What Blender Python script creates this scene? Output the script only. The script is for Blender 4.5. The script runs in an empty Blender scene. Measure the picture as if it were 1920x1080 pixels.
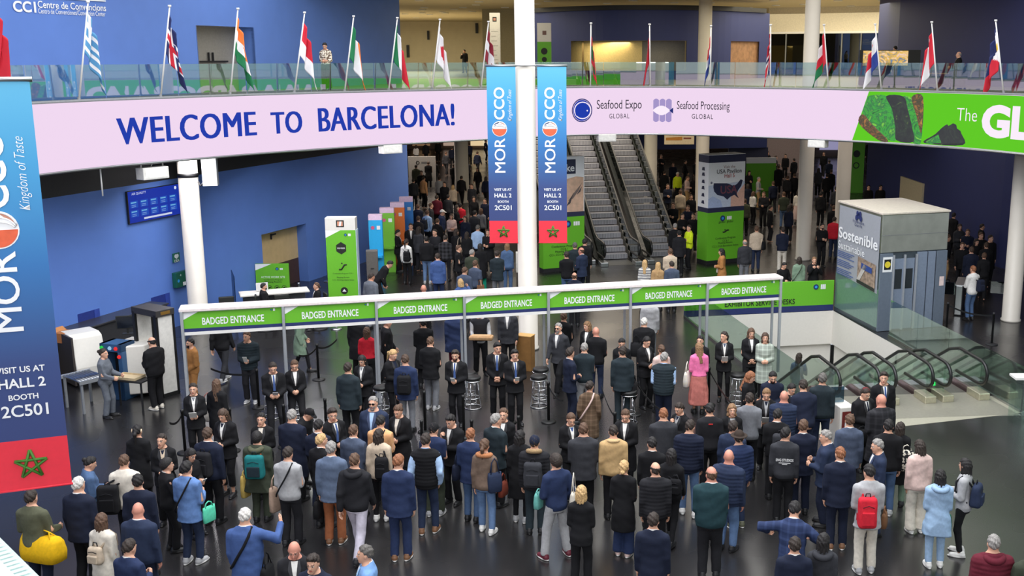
import bpy, bmesh, math, random
import numpy as np
from mathutils import Vector, Matrix, Euler
SC = bpy.context.scene
COL = SC.collection
R = math.radians
# ------------------------------------------------------------------ camera, world, lights, exposure
CAMH, FPX, PPX, PITCH = 8.3, 2040.0, 1110.0, R(12.04)
cd = bpy.data.cameras.new('camera')
cd.sensor_fit = 'HORIZONTAL'; cd.sensor_width = 36.0
cd.lens = FPX / 1920 * 36; cd.shift_x = (960 - PPX) / 1920
cd.clip_start = .1; cd.clip_end = 400
cam = bpy.data.objects.new('camera', cd); COL.objects.link(cam)
cam.location = (0, 0, CAMH); cam.rotation_euler = (R(90) - PITCH, 0, 0)
SC.camera = cam
SC.view_settings.view_transform = 'Standard'; SC.view_settings.look = 'None'
SC.view_settings.gamma = 1; SC.view_settings.use_curve_mapping = False
SC.view_settings.exposure = 0.0
cy = SC.cycles
cy.max_bounces = 7; cy.diffuse_bounces = 3; cy.glossy_bounces = 3; cy.transmission_bounces = 3; cy.transparent_max_bounces = 16
cy.caustics_reflective = False; cy.caustics_refractive = False; cy.sample_clamp_indirect = 4
cy.use_denoising = True
wd = bpy.data.worlds.new('overcast sky'); SC.world = wd; wd.use_nodes = True
nt = wd.node_tree; bg = nt.nodes['Background']
bg.inputs['Color'].default_value = (.86, .93, 1, 1); bg.inputs['Strength'].default_value = .84
def area(name, loc, rot, sx, sy, power, col=(1, 1, 1)):
    l = bpy.data.lights.new(name, 'AREA'); l.shape = 'RECTANGLE'; l.size = sx; l.size_y = sy; l.energy = power; l.color = col
    o = bpy.data.objects.new(name, l); COL.objects.link(o); o.location = loc; o.rotation_euler = rot
    return o
area('skylight daylight', (0, 20, 17), (R(8), 0, 0), 20, 22, 6400, (.98, .98, 1))  # added overhead lamp for even light; no skylight is built
area('glazed front daylight', (-6, -5, 11), (R(68), 0, R(-8)), 26, 7, 2600, (1, .98, .95))
for (x, y, e, c) in ((-3, 50, 330, (1, .88, .74)), (6, 54, 200, (1, .86, .68)), (-12, 72, 640, (1, .84, .7)), (2, 80, 240, (1, .84, .66)), (13, 72, 150, (1, .86, .7)), (13, 46, 100, (1, .88, .76))):
    area('hall ceiling lamps', (x, y, 5.2), (0, 0, 0), 9, 9, e * 1.7, c)
for (x, y) in ((-11.6, 31.6), (-9.2, 35.0), (-7.2, 38.6)):
    area('floodlights over the blue wall', (x, y, 5.42), (0, R(-24), R(18)), .9, 2.2, 190, (1, .97, 1))  # added lamps behind the ribbon to brighten the blue wall, not the hanging fittings
area('round hall rim lamps', (0, 39.5, 12.85), (0, 0, 0), 30, 5, 1500, (1, .98, .94))  # added lamp under the rim ceiling to lift the darkened gallery front
for (x, y, e) in ((-8, 62, 620), (-16, 88, 1500), (2, 86, 800), (13, 64, 900), (5, 52, 300), (15, 74, 260)):
    area('gallery ceiling lamps', (x, y, 11.0), (0, 0, 0), 10, 12, e * 1.5, (1, .9, .66))
# ------------------------------------------------------------------ camera geometry helpers
_c, _s = math.cos(PITCH), math.sin(PITCH)
def ray(px, py):
    b = -(py - 540) / FPX
    return (px - PPX) / FPX, _c + _s * b, -_s + _c * b
def G(px, py, z=0.0):
    r = ray(px, py); t = (z - CAMH) / r[2]
    return Vector((r[0] * t, r[1] * t, z))
def D(px, py, Y):
    r = ray(px, py); t = Y / r[1]
    return Vector((r[0] * t, Y, CAMH + r[2] * t))
# ------------------------------------------------------------------ materials
_M = {}
def lin(c):
    return tuple((v / 12.92 if v <= .04045 else ((v + .055) / 1.055) ** 2.4) for v in (x / 255 for x in c))
def mat(c, rough=.8, metal=0.0, emit=0.0, vary=.08, scale=14.0, bump=0.0, spec=.5, sheen=0.0):
    key = (tuple(c), rough, metal, emit, vary, scale, bump, spec)
    if key in _M: return _M[key]
    m = bpy.data.materials.new('surface_%02x%02x%02x' % tuple(int(x) for x in c)); m.use_nodes = True
    nt = m.node_tree; b = nt.nodes['Principled BSDF']; L = lin(c)
    b.inputs['Roughness'].default_value = rough; b.inputs['Metallic'].default_value = metal
    b.inputs['Specular IOR Level'].default_value = spec
    if emit:
        b.inputs['Emission Color'].default_value = (*L, 1); b.inputs['Emission Strength'].default_value = emit
        b.inputs['Base Color'].default_value = (.005, .005, .005, 1); b.inputs['Specular IOR Level'].default_value = .05
    else:
        tc = nt.nodes.new('ShaderNodeTexCoord'); n = nt.nodes.new('ShaderNodeTexNoise'); n.inputs['Scale'].default_value = scale; n.inputs['Detail'].default_value = 4
        rp = nt.nodes.new('ShaderNodeValToRGB'); nt.links.new(tc.outputs['Object'], n.inputs['Vector'])
        rp.color_ramp.elements[0].position = .3; rp.color_ramp.elements[1].position = .7
        rp.color_ramp.elements[0].color = tuple(v * (1 - vary) for v in L) + (1,); rp.color_ramp.elements[1].color = tuple(min(1, v * (1 + vary)) for v in L) + (1,)
        nt.links.new(n.outputs['Fac'], rp.inputs['Fac']); nt.links.new(rp.outputs['Color'], b.inputs['Base Color'])
        if bump:
            bp = nt.nodes.new('ShaderNodeBump'); bp.inputs['Strength'].default_value = bump; bp.inputs['Distance'].default_value = .01
            nt.links.new(n.outputs['Fac'], bp.inputs['Height']); nt.links.new(bp.outputs['Normal'], b.inputs['Normal'])
    _M[key] = m
    return m
def glass(c=(205, 228, 220), refl=.1, thru=.85):
    key = ('glass', c, refl, thru)
    if key in _M: return _M[key]
    m = bpy.data.materials.new('glass_sheet'); m.use_nodes = True; nt = m.node_tree; nt.nodes.clear()
    o = nt.nodes.new('ShaderNodeOutputMaterial'); mx = nt.nodes.new('ShaderNodeMixShader'); t = nt.nodes.new('ShaderNodeBsdfTransparent'); g = nt.nodes.new('ShaderNodeBsdfGlossy')
    t.inputs['Color'].default_value = tuple(v * thru for v in lin(c)) + (1,); g.inputs['Roughness'].default_value = .015; g.inputs['Color'].default_value = (.95, 1, .98, 1)
    lw = nt.nodes.new('ShaderNodeLayerWeight'); lw.inputs['Blend'].default_value = .3
    mr = nt.nodes.new('ShaderNodeMapRange'); mr.inputs['To Min'].default_value = refl; mr.inputs['To Max'].default_value = min(.9, refl + .35)
    nt.links.new(lw.outputs['Fresnel'], mr.inputs['Value']); nt.links.new(mr.outputs['Result'], mx.inputs['Fac'])
    nt.links.new(t.outputs[0], mx.inputs[1]); nt.links.new(g.outputs[0], mx.inputs[2]); nt.links.new(mx.outputs[0], o.inputs['Surface'])
    _M[key] = m
    return m
# ------------------------------------------------------------------ mesh helpers
class MB:
    def __init__(s): s.v = []; s.f = []; s.mi = []; s.cur = 0; s.sm = []; s.smooth = False
    def add(s, vs, fs):
        n = len(s.v); s.v.extend(tuple(v) for v in vs)
        for f in fs: s.f.append(tuple(n + i for i in f)); s.mi.append(s.cur); s.sm.append(s.smooth)
        return s
    def box(s, c, d, rz=0.0, M=None):
        x, y, z = (k / 2 for k in d); ca, sa = math.cos(rz), math.sin(rz); vs = []
        for a, b, e in ((-1, -1, -1), (1, -1, -1), (1, 1, -1), (-1, 1, -1), (-1, -1, 1), (1, -1, 1), (1, 1, 1), (-1, 1, 1)):
            p = Vector((a * x * ca - b * y * sa, a * x * sa + b * y * ca, e * z))
            if M is not None: p = M @ p
            vs.append((p[0] + c[0], p[1] + c[1], p[2] + c[2]))
        return s.add(vs, [(3, 2, 1, 0), (4, 5, 6, 7), (0, 1, 5, 4), (1, 2, 6, 5), (2, 3, 7, 6), (3, 0, 4, 7)])
    def prism(s, poly, z0, z1):
        n = len(poly); a = sum(poly[i][0] * poly[(i + 1) % n][1] - poly[(i + 1) % n][0] * poly[i][1] for i in range(n))
        if a < 0: poly = poly[::-1]
        vs = [(p[0], p[1], z0) for p in poly] + [(p[0], p[1], z1) for p in poly]
        return s.add(vs, [tuple(range(n - 1, -1, -1)), tuple(range(n, 2 * n))] + [(i, (i + 1) % n, n + (i + 1) % n, n + i) for i in range(n)])
    def tube(s, path, r, n=8, close=False):
        path = [Vector(p) for p in path]; m = len(path); rr = r if isinstance(r, (list, tuple)) else [r] * m; vs = []
        up = None
        for i, p in enumerate(path):
            if close: t = path[(i + 1) % m] - path[i - 1]
            else: t = path[min(i + 1, m - 1)] - path[max(i - 1, 0)]
            t.normalize()
            if up is None: up = Vector((0, 0, 1)) if abs(t.z) < .9 else Vector((1, 0, 0))
            a = t.cross(up)
            if a.length < 1e-4: a = t.cross(Vector((0, 1, .1)))
            a.normalize(); b = a.cross(t); up = b
            for k in range(n):
                q = 2 * math.pi * k / n; vs.append(p + a * (rr[i] * math.cos(q)) + b * (rr[i] * math.sin(q)))
        fs = []
        for i in range(m if close else m - 1):
            j = (i + 1) % m
            for k in range(n): fs.append((i * n + k, j * n + k, j * n + (k + 1) % n, i * n + (k + 1) % n))
        sm = s.smooth; s.smooth = True; s.add(vs, fs)
        s.smooth = False
        if not close:
            N = len(s.v) - len(vs); s.f.append(tuple(N + k for k in range(n))); s.f.append(tuple(N + (m - 1) * n + k for k in range(n - 1, -1, -1)))
            s.mi += [s.cur] * 2; s.sm += [False] * 2
        s.smooth = sm
        return s
    def lathe(s, prof, c=(0, 0, 0), n=20):
        vs = []; m = len(prof)
        for r, z in prof:
            for k in range(n): q = 2 * math.pi * k / n; vs.append((c[0] + r * math.cos(q), c[1] + r * math.sin(q), c[2] + z))
        sm = s.smooth; s.smooth = True
        s.add(vs, [(i * n + k, i * n + (k + 1) % n, (i + 1) * n + (k + 1) % n, (i + 1) * n + k) for i in range(m - 1) for k in range(n)]); s.smooth = False
        N = len(s.v) - len(vs); s.f.append(tuple(N + k for k in range(n - 1, -1, -1))); s.f.append(tuple(N + (m - 1) * n + k for k in range(n))); s.mi += [s.cur] * 2; s.sm += [False] * 2
        s.smooth = sm
        return s
    def mesh(s, name, mats):
        me = bpy.data.meshes.new(name); me.from_pydata(s.v, [], s.f); mats = mats if isinstance(mats, (list, tuple)) else [mats]
        for m in mats: me.materials.append(m)
        me.polygons.foreach_set('material_index', s.mi); me.polygons.foreach_set('use_smooth', s.sm); me.update()
        return me
    def build(s, name, mats, parent=None, bevel=0.0, **kw):
        return link(name, s.mesh(name, mats), parent, bevel, **kw)
def link(name, me, parent=None, bevel=0.0, **kw):
    o = bpy.data.objects.new(name, me); COL.objects.link(o)
    if parent is not None: o.parent = parent
    if bevel:
        b = o.modifiers.new('edges', 'BEVEL'); b.width = bevel; b.segments = 2; b.limit_method = 'ANGLE'
    for k, v in kw.items(): o[k] = v
    return o
def tag(o, label, cat, group=None):
    o['label'] = label; o['category'] = cat
    if group: o['group'] = group
    return o
def thing(name, label, cat, loc=(0, 0, 0), rz=0.0, group=None):
    o = bpy.data.objects.new(name, None); COL.objects.link(o); o.location = loc; o.rotation_euler = (0, 0, rz); o.empty_display_size = .1
    return tag(o, label, cat, group)
def struct(name, mb, m, bevel=0.0):
    o = mb.build(name, m, None, bevel); o['kind'] = 'structure'
    return o
def copy_tree(o, parent=None):
    c = o.copy(); COL.objects.link(c)
    if parent is not None: c.parent = parent
    for ch in list(o.children): copy_tree(ch, c)
    return c
# lettering: outline of the text as a flat mesh normalised to the unit box
_T = {}
def text_geo(t, bold=0.0, shear=0.0, space=1.0):
    key = (t, bold, shear, space)
    if key in _T: return _T[key]
    cu = bpy.data.curves.new('lettering', 'FONT'); cu.body = t; cu.size = 1; cu.offset = bold; cu.shear = shear; cu.space_character = space
    cu.resolution_u = 4; cu.align_x = 'CENTER'
    ob = bpy.data.objects.new('lettering', cu); COL.objects.link(ob)
    dg = bpy.context.evaluated_depsgraph_get(); me = bpy.data.meshes.new_from_object(ob.evaluated_get(dg))
    v = np.empty(len(me.vertices) * 3); me.vertices.foreach_get('co', v); v = v.reshape(-1, 3)[:, :2]
    me.calc_loop_triangles(); f = [tuple(p.vertices) for p in me.loop_triangles]
    bpy.data.objects.remove(ob); bpy.data.curves.remove(cu); bpy.data.meshes.remove(me)
    lo, hi = v.min(0), v.max(0); asp = (hi[0] - lo[0]) / max(1e-6, hi[1] - lo[1])
    _T[key] = ((v - lo) / (hi - lo), f, asp)
    return _T[key]
def lettering(t, parent, m, o, ex, ey, w=None, h=None, bold=0.0, shear=0.0, name='lettering', space=1.0, anchor='c', warp=None, mb=None):
    """writing as thin mesh: o is its centre (or its lower left corner), ex/ey unit directions in the parent's space"""
    thick = 0
    if bold > .008 and 'M' in t and not warp: thick, bold = bold * .75, 0.0
    uv, f, asp = text_geo(t, bold, shear, space)
    if w is None: w = h * asp
    if h is None: h = w / asp
    thick *= h
    ox, oy = (-.5, -.5) if anchor == 'c' else (0, 0) if anchor == 'll' else (-1, 0)
    if warp: vs = [warp((u + ox) * w, (v + oy) * h) for u, v in uv]
    else:
        o, ex, ey = Vector(o), Vector(ex), Vector(ey)
        vs = [o + ex * ((u + ox) * w) + ey * ((v + oy) * h) for u, v in uv]
    if mb is not None: mb.add(vs, f); return mb
    b = MB(); b.add(vs, f)
    if thick:
        nrm = ex.cross(ey); [b.add([q + ex * e + nrm * abs(e) * .12 * (1 if e > 0 else 2) for q in vs], f) for e in (-thick, thick)]
    return b.build(name, m, parent)
class Face:
    """a flat face with its own 2D axes, for artwork on signs: o lower left, ex right, ey up, w x h metres"""
    def __init__(s, o, ex, ey, w, h, parent=None, lift=.006):
        s.o, s.ex, s.ey, s.w, s.h, s.p = Vector(o), Vector(ex).normalized(), Vector(ey).normalized(), w, h, parent
        s.n = s.ex.cross(s.ey).normalized(); s.lift = lift
    def at(s, u, v, k=1): return s.o + s.ex * (u * s.w) + s.ey * (v * s.h) + s.n * (s.lift * k)
    def poly(s, name, pts, m, k=1):
        b = MB(); b.add([s.at(u, v, k) for u, v in pts], [tuple(range(len(pts)))]); return b.build(name, m, s.p)
    def disc(s, name, u, v, r, m, k=1, ry=None, n=24, r0=0.0, a0=0.0, a1=360.0):
        ry = ry or r; b = MB(); c = s.at(u, v, k); full = a1 - a0 >= 360
        q = [R(a0 + (a1 - a0) * i / n) for i in range(n + (0 if full else 1))]
        P = [c + s.ex * (r * math.cos(a)) + s.ey * (ry * math.sin(a)) for a in q]
        if r0:
            I = [c + s.ex * (r0 * math.cos(a)) + s.ey * (r0 * ry / r * math.sin(a)) for a in q]; N = len(P)
            b.add(P + I, [(i, (i + 1) % N, N + (i + 1) % N, N + i) for i in range(N if full else N - 1)])
        else: b.add(P, [tuple(range(len(P)))])
        return b.build(name, m, s.p)
    def text(s, t, u, v, m, w=None, h=None, k=2, bold=0.0, shear=0.0, name='lettering', up=False, **kw):
        ex, ey = (s.ey, -s.ex) if up else (s.ex, s.ey)
        return lettering(t, s.p, m, s.at(u, v, k), ex, ey, w, h, bold, shear, name, **kw)
# ================================================================== THE SETTING
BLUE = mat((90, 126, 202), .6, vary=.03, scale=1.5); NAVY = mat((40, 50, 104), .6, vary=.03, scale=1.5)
WHITE = mat((232, 230, 226), .5, vary=.02); CREAM = mat((226, 212, 176), .7, vary=.03, scale=2); DARK = mat((30, 30, 33), .6)
GREY = mat((120, 122, 124), .5); STEEL = mat((178, 180, 182), .3, 1.0, vary=.03); BLACK = mat((14, 14, 15), .5); CHROME = mat((215, 215, 218), .12, 1.0, vary=.02)
COLM = mat((204, 198, 188), .45, vary=.02, scale=3)
# opening in the floor for the escalators that go down
WA, WB, WC, WD = (3.0, 34.4), (8.04, 35.35), (10.15, 24.5), (5.1, 24.0)
fm = mat((33, 32, 33), .2, vary=.3, scale=.35, spec=1.0)
fnt = fm.node_tree; fb = fnt.nodes['Principled BSDF']
fn = fnt.nodes.new('ShaderNodeTexNoise'); fn.inputs['Scale'].default_value = .5; fn.inputs['Detail'].default_value = 1.5
ftc = fnt.nodes.new('ShaderNodeTexCoord'); fr = fnt.nodes.new('ShaderNodeMapRange'); fr.inputs['To Min'].default_value = .17; fr.inputs['To Max'].default_value = .36
fnt.links.new(ftc.outputs['Object'], fn.inputs['Vector']); fnt.links.new(fn.outputs['Fac'], fr.inputs['Value']); fnt.links.new(fr.outputs['Result'], fb.inputs['Roughness'])
b = MB(); O = [(-45, -9), (45, -9), (45, 112), (-45, 112)]
for q in ((O[0], O[1], WC, WD), (O[1], O[2], WB, WC), (O[2], O[3], WA, WB), (O[3], O[0], WD, WA)):
    b.add([(x, y, 0) for x, y in q], [(0, 1, 2, 3)])
struct('floor', b, fm)
# lower wall on the left, with a dark band along its top and two small slot windows
def lw(Y): return -24.17 + .337 * Y
def wallseg(name, p, q, z0, z1, m, t=.25, side=1):
    p, q = Vector((*p, 0)), Vector((*q, 0)); d = (q - p).normalized(); n = Vector((-d.y, d.x, 0)) * t * side
    return struct(name, MB().prism([p.xy, q.xy, (q + n).xy, (p + n).xy], z0, z1), m)
WN = Vector((2.967, -1, 0)).normalized(); WT = Vector((.337, 1, 0)).normalized()
# doorway at px 492..565
def YL(px, k=-24.17): return -k / (.337 - (px - PPX) / FPX / 1.0) if False else k / ((px - PPX) / FPX * 1.0 / .978 - .337)
yd0, yd1 = 37.5, 40.2
for (a, c, z0, z1) in ((8, yd0, 0, 4.6), (yd1, 47.7, 0, 4.6), (yd0, yd1, 2.2, 4.6)):
    wallseg('wall_left', (lw(a), a), (lw(c), c), z0, z1, BLUE)
wallseg('wall_left', (lw(yd1), yd1), (lw(yd1) - .9, yd1 + .3), 0, 2.2, BLUE, .1)
b = MB(); a = Vector((lw(yd0), yd0, 0)) - WN * .4; c = Vector((lw(yd1), yd1, 0)) - WN * .4
b.prism([a.xy, c.xy, (c - WN * .1).xy, (a - WN * .1).xy], .9, 2.2); struct('wall_door_recess', MB().prism([a.xy, c.xy, (c - WN * .1).xy, (a - WN * .1).xy], 0, .9), mat((74, 52, 46), .6)); d = struct('door_1', b, mat((205, 178, 130), .5, vary=.06, scale=4))
h = MB().box((a + c) / 2 + WN * .04 + Vector((0, 0, 1.95)) - WT * .35, (.05, .05, .2), 0).box((a + c) / 2 + WN * .08 + Vector((0, 0, 2.02)) - WT * .25, (.04, .24, .05), -.33); h.build('door_handle', BLACK, d)
wallseg('trim_1', (lw(8), 8), (lw(47.7), 47.7), 4.6, 5.5, mat((44, 43, 46), .7), .25)
wallseg('wall_return', (lw(47.7) - .02, 47.95), (-16, 50), 0, 5.5, BLUE)
# gallery floor slab with the round opening, gallery walls, ceilings
RC = [(-13.7, 22.5), (-13.3, 25.6), (-12.4, 27.9), (-11.1, 29.9), (-9.7, 31.8), (-7.75, 33.9), (-5.4, 35.9), (-3.5, 37.4), (-.9, 39.2), (1.75, 39.9), (3.65, 39.4), (5.45, 38.6), (7.1, 37.6), (8.7, 36.4), (10.2, 35.0), (11.5, 33.4), (12.6, 31.2), (13.5, 28), (14, 24), (14, 19), (13.2, 13), (10.6, 6.5), (6, 1), (0, -1.2), (-6, 1), (-10.6, 6.5), (-13, 12.5), (-13.9, 17.5)]
def catmull(P, n=8, close=True):
    out = []; N = len(P)
    for i in range(N if close else N - 1):
        g = lambda k: Vector(P[k % N]) if close else Vector(P[max(0, min(N - 1, k))])
        p0, p1, p2, p3 = g(i - 1), g(i), g(i + 1), g(i + 2)
        for j in range(n):
            t = j / n; out.append(.5 * ((2 * p1) + (p2 - p0) * t + (2 * p0 - 5 * p1 + 4 * p2 - p3) * t * t + (3 * p1 - p0 - 3 * p2 + p3) * t ** 3))
    if not close: out.append(Vector(P[-1]))
    return out
RING = catmull(RC); NR = len(RING)
RS = [0.0]
for i in range(NR): RS.append(RS[-1] + (RING[(i + 1) % NR] - RING[i]).length)
def ring(s):
    """point and inward normal on the rim of the gallery at arc length s"""
    s %= RS[-1]; i = max(0, int(np.searchsorted(RS, s, side='right')) - 1); i = min(i, NR - 1)
    a, c = RING[i], RING[(i + 1) % NR]; t = (s - RS[i]) / (RS[i + 1] - RS[i]); p = a.lerp(c, t)
    tg = (RING[(i + 2) % NR] - RING[i - 1]).normalized()
    return p, Vector((tg.y, -tg.x))
def ring_px(px, off=0.0):
    k = (px - PPX) / FPX; best = None
    for i in range(0, 150):
        s = RS[-1] * .62 * i / 150; p, n = ring(s); p = p - n * off
        if p.y < 20: continue
        d = abs(p.x / (.978 * p.y + .40) - k)
        if best is None or d < best[0]: best = (d, s)
    s0 = best[1]; st = RS[-1] * .62 / 150
    for i in range(41):
        s = s0 + st * (i - 20) / 20; p, n = ring(s); p = p - n * off; d = abs(p.x / (.978 * p.y + .40) - k)
        if d < best[0]: best = (d, s)
    return best[1]
RZ0, RZ1, MZ = 5.55, 7.18, 7.02
front = [p - ring(RS[i])[1] * .02 for i, p in enumerate(RING)]
i0, i1 = 0, next(i for i in range(NR) if RING[i].y < 20 and RING[i].x > 5)
rimL = front[:i1]
b = MB()
b.prism([tuple(p) for p in rimL] + [(24, rimL[-1].y), (24, 50), (-24, 50), (-24, rimL[0].y)], 6.3, MZ)
for (x0, x1, y0, y1) in ((-40, -5, 50, 112), (3.6, 40, 50, 112), (-5, 3.6, 62, 112)): b.prism([(x0, y0), (x1, y0), (x1, y1), (x0, y1)], 6.3, MZ)
struct('floor_gallery', b, mat((150, 142, 126), .35, vary=.15, scale=1))
b = MB()
b.prism([tuple(p * 1.0 - ring(RS[i])[1] * .6) for i, p in enumerate(RING[:i1])] + [(24, 20), (24, 50), (-24, 50), (-24, 20)], 5.5, 5.6)
for (x0, x1, y0, y1) in ((-40, -5, 50, 112), (3.6, 40, 50, 112), (-5, 3.6, 62, 112)): b.prism([(x0, y0), (x1, y0), (x1, y1), (x0, y1)], 5.5, 5.6)
struct('ceiling_hall', b, mat((86, 84, 86), .8))
def uw(Y): return -26.96 + .337 * Y
_yd = lambda px: (lambda r: r[1] * -26.96 / (r[0] - .337 * r[1]))(ray(px, 110))
YD0, YD1 = _yd(373), _yd(478)
for (a, c, z0, z1) in ((14, YD0, MZ, 15), (YD1, 53, MZ, 15), (YD0, YD1, 9.35, 15)):
    wallseg('wall_gallery_left', (uw(a), a), (uw(c), c), z0, z1, BLUE)
a = Vector((uw(YD0), YD0)); c = Vector((uw(YD1), YD1)); n2 = Vector((WN.x, WN.y)); t2 = Vector((WT.x, WT.y))
wallseg('wall_doorway', c, c - n2 * .8, MZ, 9.35, BLUE, .05, -1); wallseg('wall_doorway', a, a - n2 * .8, MZ, 9.35, mat((205, 200, 190), .6), .05)
d = wallseg('door_2', a - n2 * .8, c - n2 * .8, MZ, 9.35, mat((140, 137, 130), .5), .06)
h = MB()
for k in (-.12, .12):
    q = (a + c) / 2 - n2 * .74 + t2 * k; h.box((q.x, q.y, 8.25), (.06, .05, .35))
q = (a + c) / 2 - n2 * .73; h.box((q.x, q.y, 8.1), (.04, 1.9, .06), -.33); h.build('door_bar', BLACK, d)
b = MB().prism([(a - n2 * .1), (c - n2 * .1), (c - n2 * .8), (a - n2 * .8)], 9.36, 9.45); struct('ceiling_doorway', b, WHITE)
wallseg('wall_gallery_return', (uw(53), 53.02), (-22, 57), MZ, 11.4, BLUE, .2)
# gallery: back wall and ceiling with round lamps
b = MB().box((0, 104, 9.2), (90, .4, 4.6)); struct('wall_back', b, CREAM)
p = [D(x, 60, 76) for x in (905, 1003)]
b = MB().box(((p[0].x + p[1].x) / 2, 76, 9.2), (p[1].x - p[0].x, .3, 4.4)).box((p[0].x + .1, 90, 9.2), (.2, 28, 4.4)); struct('wall_partition', b, mat((176, 164, 128), .7))
struct('ceiling_gallery', MB().box((0, 78, 11.55), (90, 68, .3)), mat((214, 200, 166), .8, vary=.02))
for (px, py, w, h) in ((765, 96, 5, 22), (803, 66, 4, 16), (894, 53, 5, 18), (939, 150, 8, 40)):
    q = D(px, py, 103.7 if px < 905 else 75.7); k = q.y / FPX
    tag(MB().box(q, (w * k, .12, h * k)).build('wall_speaker', BLACK), 'narrow black box on the cream gallery wall, ' + {765: 'beside the blue corner', 803: 'above the black-coated visitor', 894: 'highest near the notice tower', 939: 'tall one low by the centre column'}[px], 'loudspeaker')
for i, (px, py, w) in enumerate(((722, 140, 40), (667, 117, 26))):
    q = D(px, 0, 90); q.z = MZ
LAMP = mat((255, 220, 120), emit=7)
lam = MB().lathe([(0, 0), (.2, 0), (.2, -.02), (0, -.02)], n=14).mesh('downlight', LAMP)
rim = MB().lathe([(.2, .01), (.26, .01), (.26, -.03), (.2, -.03)], n=14).mesh('ring', WHITE)
for (px, py) in ((786, 1), (795, 14), (792, 18), (898, 3), (893, 9), (868, 14), (851, 17), (830, 22), (835, 24), (792, 24), (806, 27), (886, 21), (947, 14), (944, 19), (780, 33), (759, 26), (1007, 7), (1028, 2), (1187, 1), (1139, 6), (1264, 5), (1332, 5), (1404, 14), (1455, 10), (1451, 1), (1507, 8), (1508, 15), (1571, 1), (1595, 11), (1655, 1), (1672, 10)):
    q = G(px, py, 11.39)
    o = thing('downlight', 'round warm downlight set in the cream gallery ceiling', 'ceiling light', q, 0, 'gallery downlights')
    link('lamp', lam, o); link('ring', rim, o)
# round blue block on the gallery, right of the centre column
DR = [(1003, 65), (1060, 63), (1130, 61.5), (1220, 61), (1300, 61.6), (1370, 63), (1441, 66)]
dp = [D(x, 100, y) for x, y in DR]; dpts = catmull([(q.x, q.y) for q in dp], 6, False)
def drum_px(px):
    k = (px - PPX) / FPX
    return min(dpts, key=lambda q: abs(q.x / q.y / 1.0 - k))
def drumwall(name, x0, x1, z0, z1, m, t=.3, off=0.0):
    pts = [q for q in dpts if (x0 - PPX) / FPX - .004 <= q.x / q.y <= (x1 - PPX) / FPX + .004]
    b = MB().prism([(q.x, q.y + off) for q in pts] + [(q.x, q.y + t + off) for q in reversed(pts)], z0, z1)
    return struct(name, b, m)
ZW = 9.12
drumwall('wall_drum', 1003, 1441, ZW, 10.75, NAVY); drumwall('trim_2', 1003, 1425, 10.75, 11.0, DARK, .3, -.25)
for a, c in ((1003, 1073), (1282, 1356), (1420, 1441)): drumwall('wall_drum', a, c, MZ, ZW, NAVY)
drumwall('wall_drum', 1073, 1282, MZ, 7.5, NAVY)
drumwall('wall_inner', 1073, 1196, 7.4, ZW, mat((240, 212, 140), .6), .1, .9); drumwall('wall_inner', 1196, 1285, 7.4, ZW, mat((150, 146, 136), .6), .1, 1.2)
q0, q1 = drum_px(1092), drum_px(1096)
struct('trim_3', MB().box((q0.x, q0.y + .3, 8.2), (.12, .1, 1.8)), mat((120, 100, 60)))
area('meeting room light', (drum_px(1130).x, drum_px(1130).y + .45, 9.05), (0, 0, 0), 3.0, .5, 45, (1, .85, .55))
for i, (x0, x1) in enumerate(((1357, 1384), (1396, 1420))):
    o = drumwall('door_%d' % (3 + i), x0, x1, MZ, ZW, mat((150, 112, 82), .6, vary=.25, scale=5), .1, .25)
drumwall('wall_inner', 1380, 1400, MZ, ZW, DARK, .1, .35)
# right of the drum: cream wall over a dark glazed room, then the navy wall of the gallery
a, c = D(1441, 40, 74), D(1690, 40, 70)
b = MB().prism([(a.x, a.y), (c.x, c.y), (c.x, c.y + .3), (a.x, a.y + .3)], 9.85, 11.4); struct('wall_glazed_room', b, mat((222, 212, 190), .7))
b = MB().prism([(a.x, a.y - .06), (c.x, c.y - .06), (c.x, c.y + .2), (a.x, a.y + .2)], 9.72, 9.85); struct('trim_4', b, WHITE)
b = MB().prism([(a.x, a.y + 5), (c.x, c.y + 5), (c.x, c.y + 5.2), (a.x, a.y + 5.2)], MZ, 9.9); struct('wall_room_back', b, mat((112, 104, 80), .7))
w = struct('window_1', MB().prism([(a.x, a.y + .05), (c.x, c.y + .05), (c.x, c.y + .1), (a.x, a.y + .1)], MZ, 9.72), glass((150, 150, 130), .08, .7))
f = MB()
for i in range(8):
    t = i / 7; f.box((a.x + (c.x - a.x) * t, a.y + (c.y - a.y) * t, 8.4), (.07, .1, 2.7))
f.build('window_frame', GREY, w)
a, c = D(1684, 80, 56), D(1990, 80, 43)
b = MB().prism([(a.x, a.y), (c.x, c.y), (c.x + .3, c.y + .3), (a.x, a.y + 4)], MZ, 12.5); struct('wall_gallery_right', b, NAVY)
dx = D(1755, 120, 53.4); o = struct('door_5', MB().box((dx.x - .1, dx.y - .45, 8.1), (.75, .06, 2.1), -.9), mat((46, 50, 74), .6))
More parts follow.
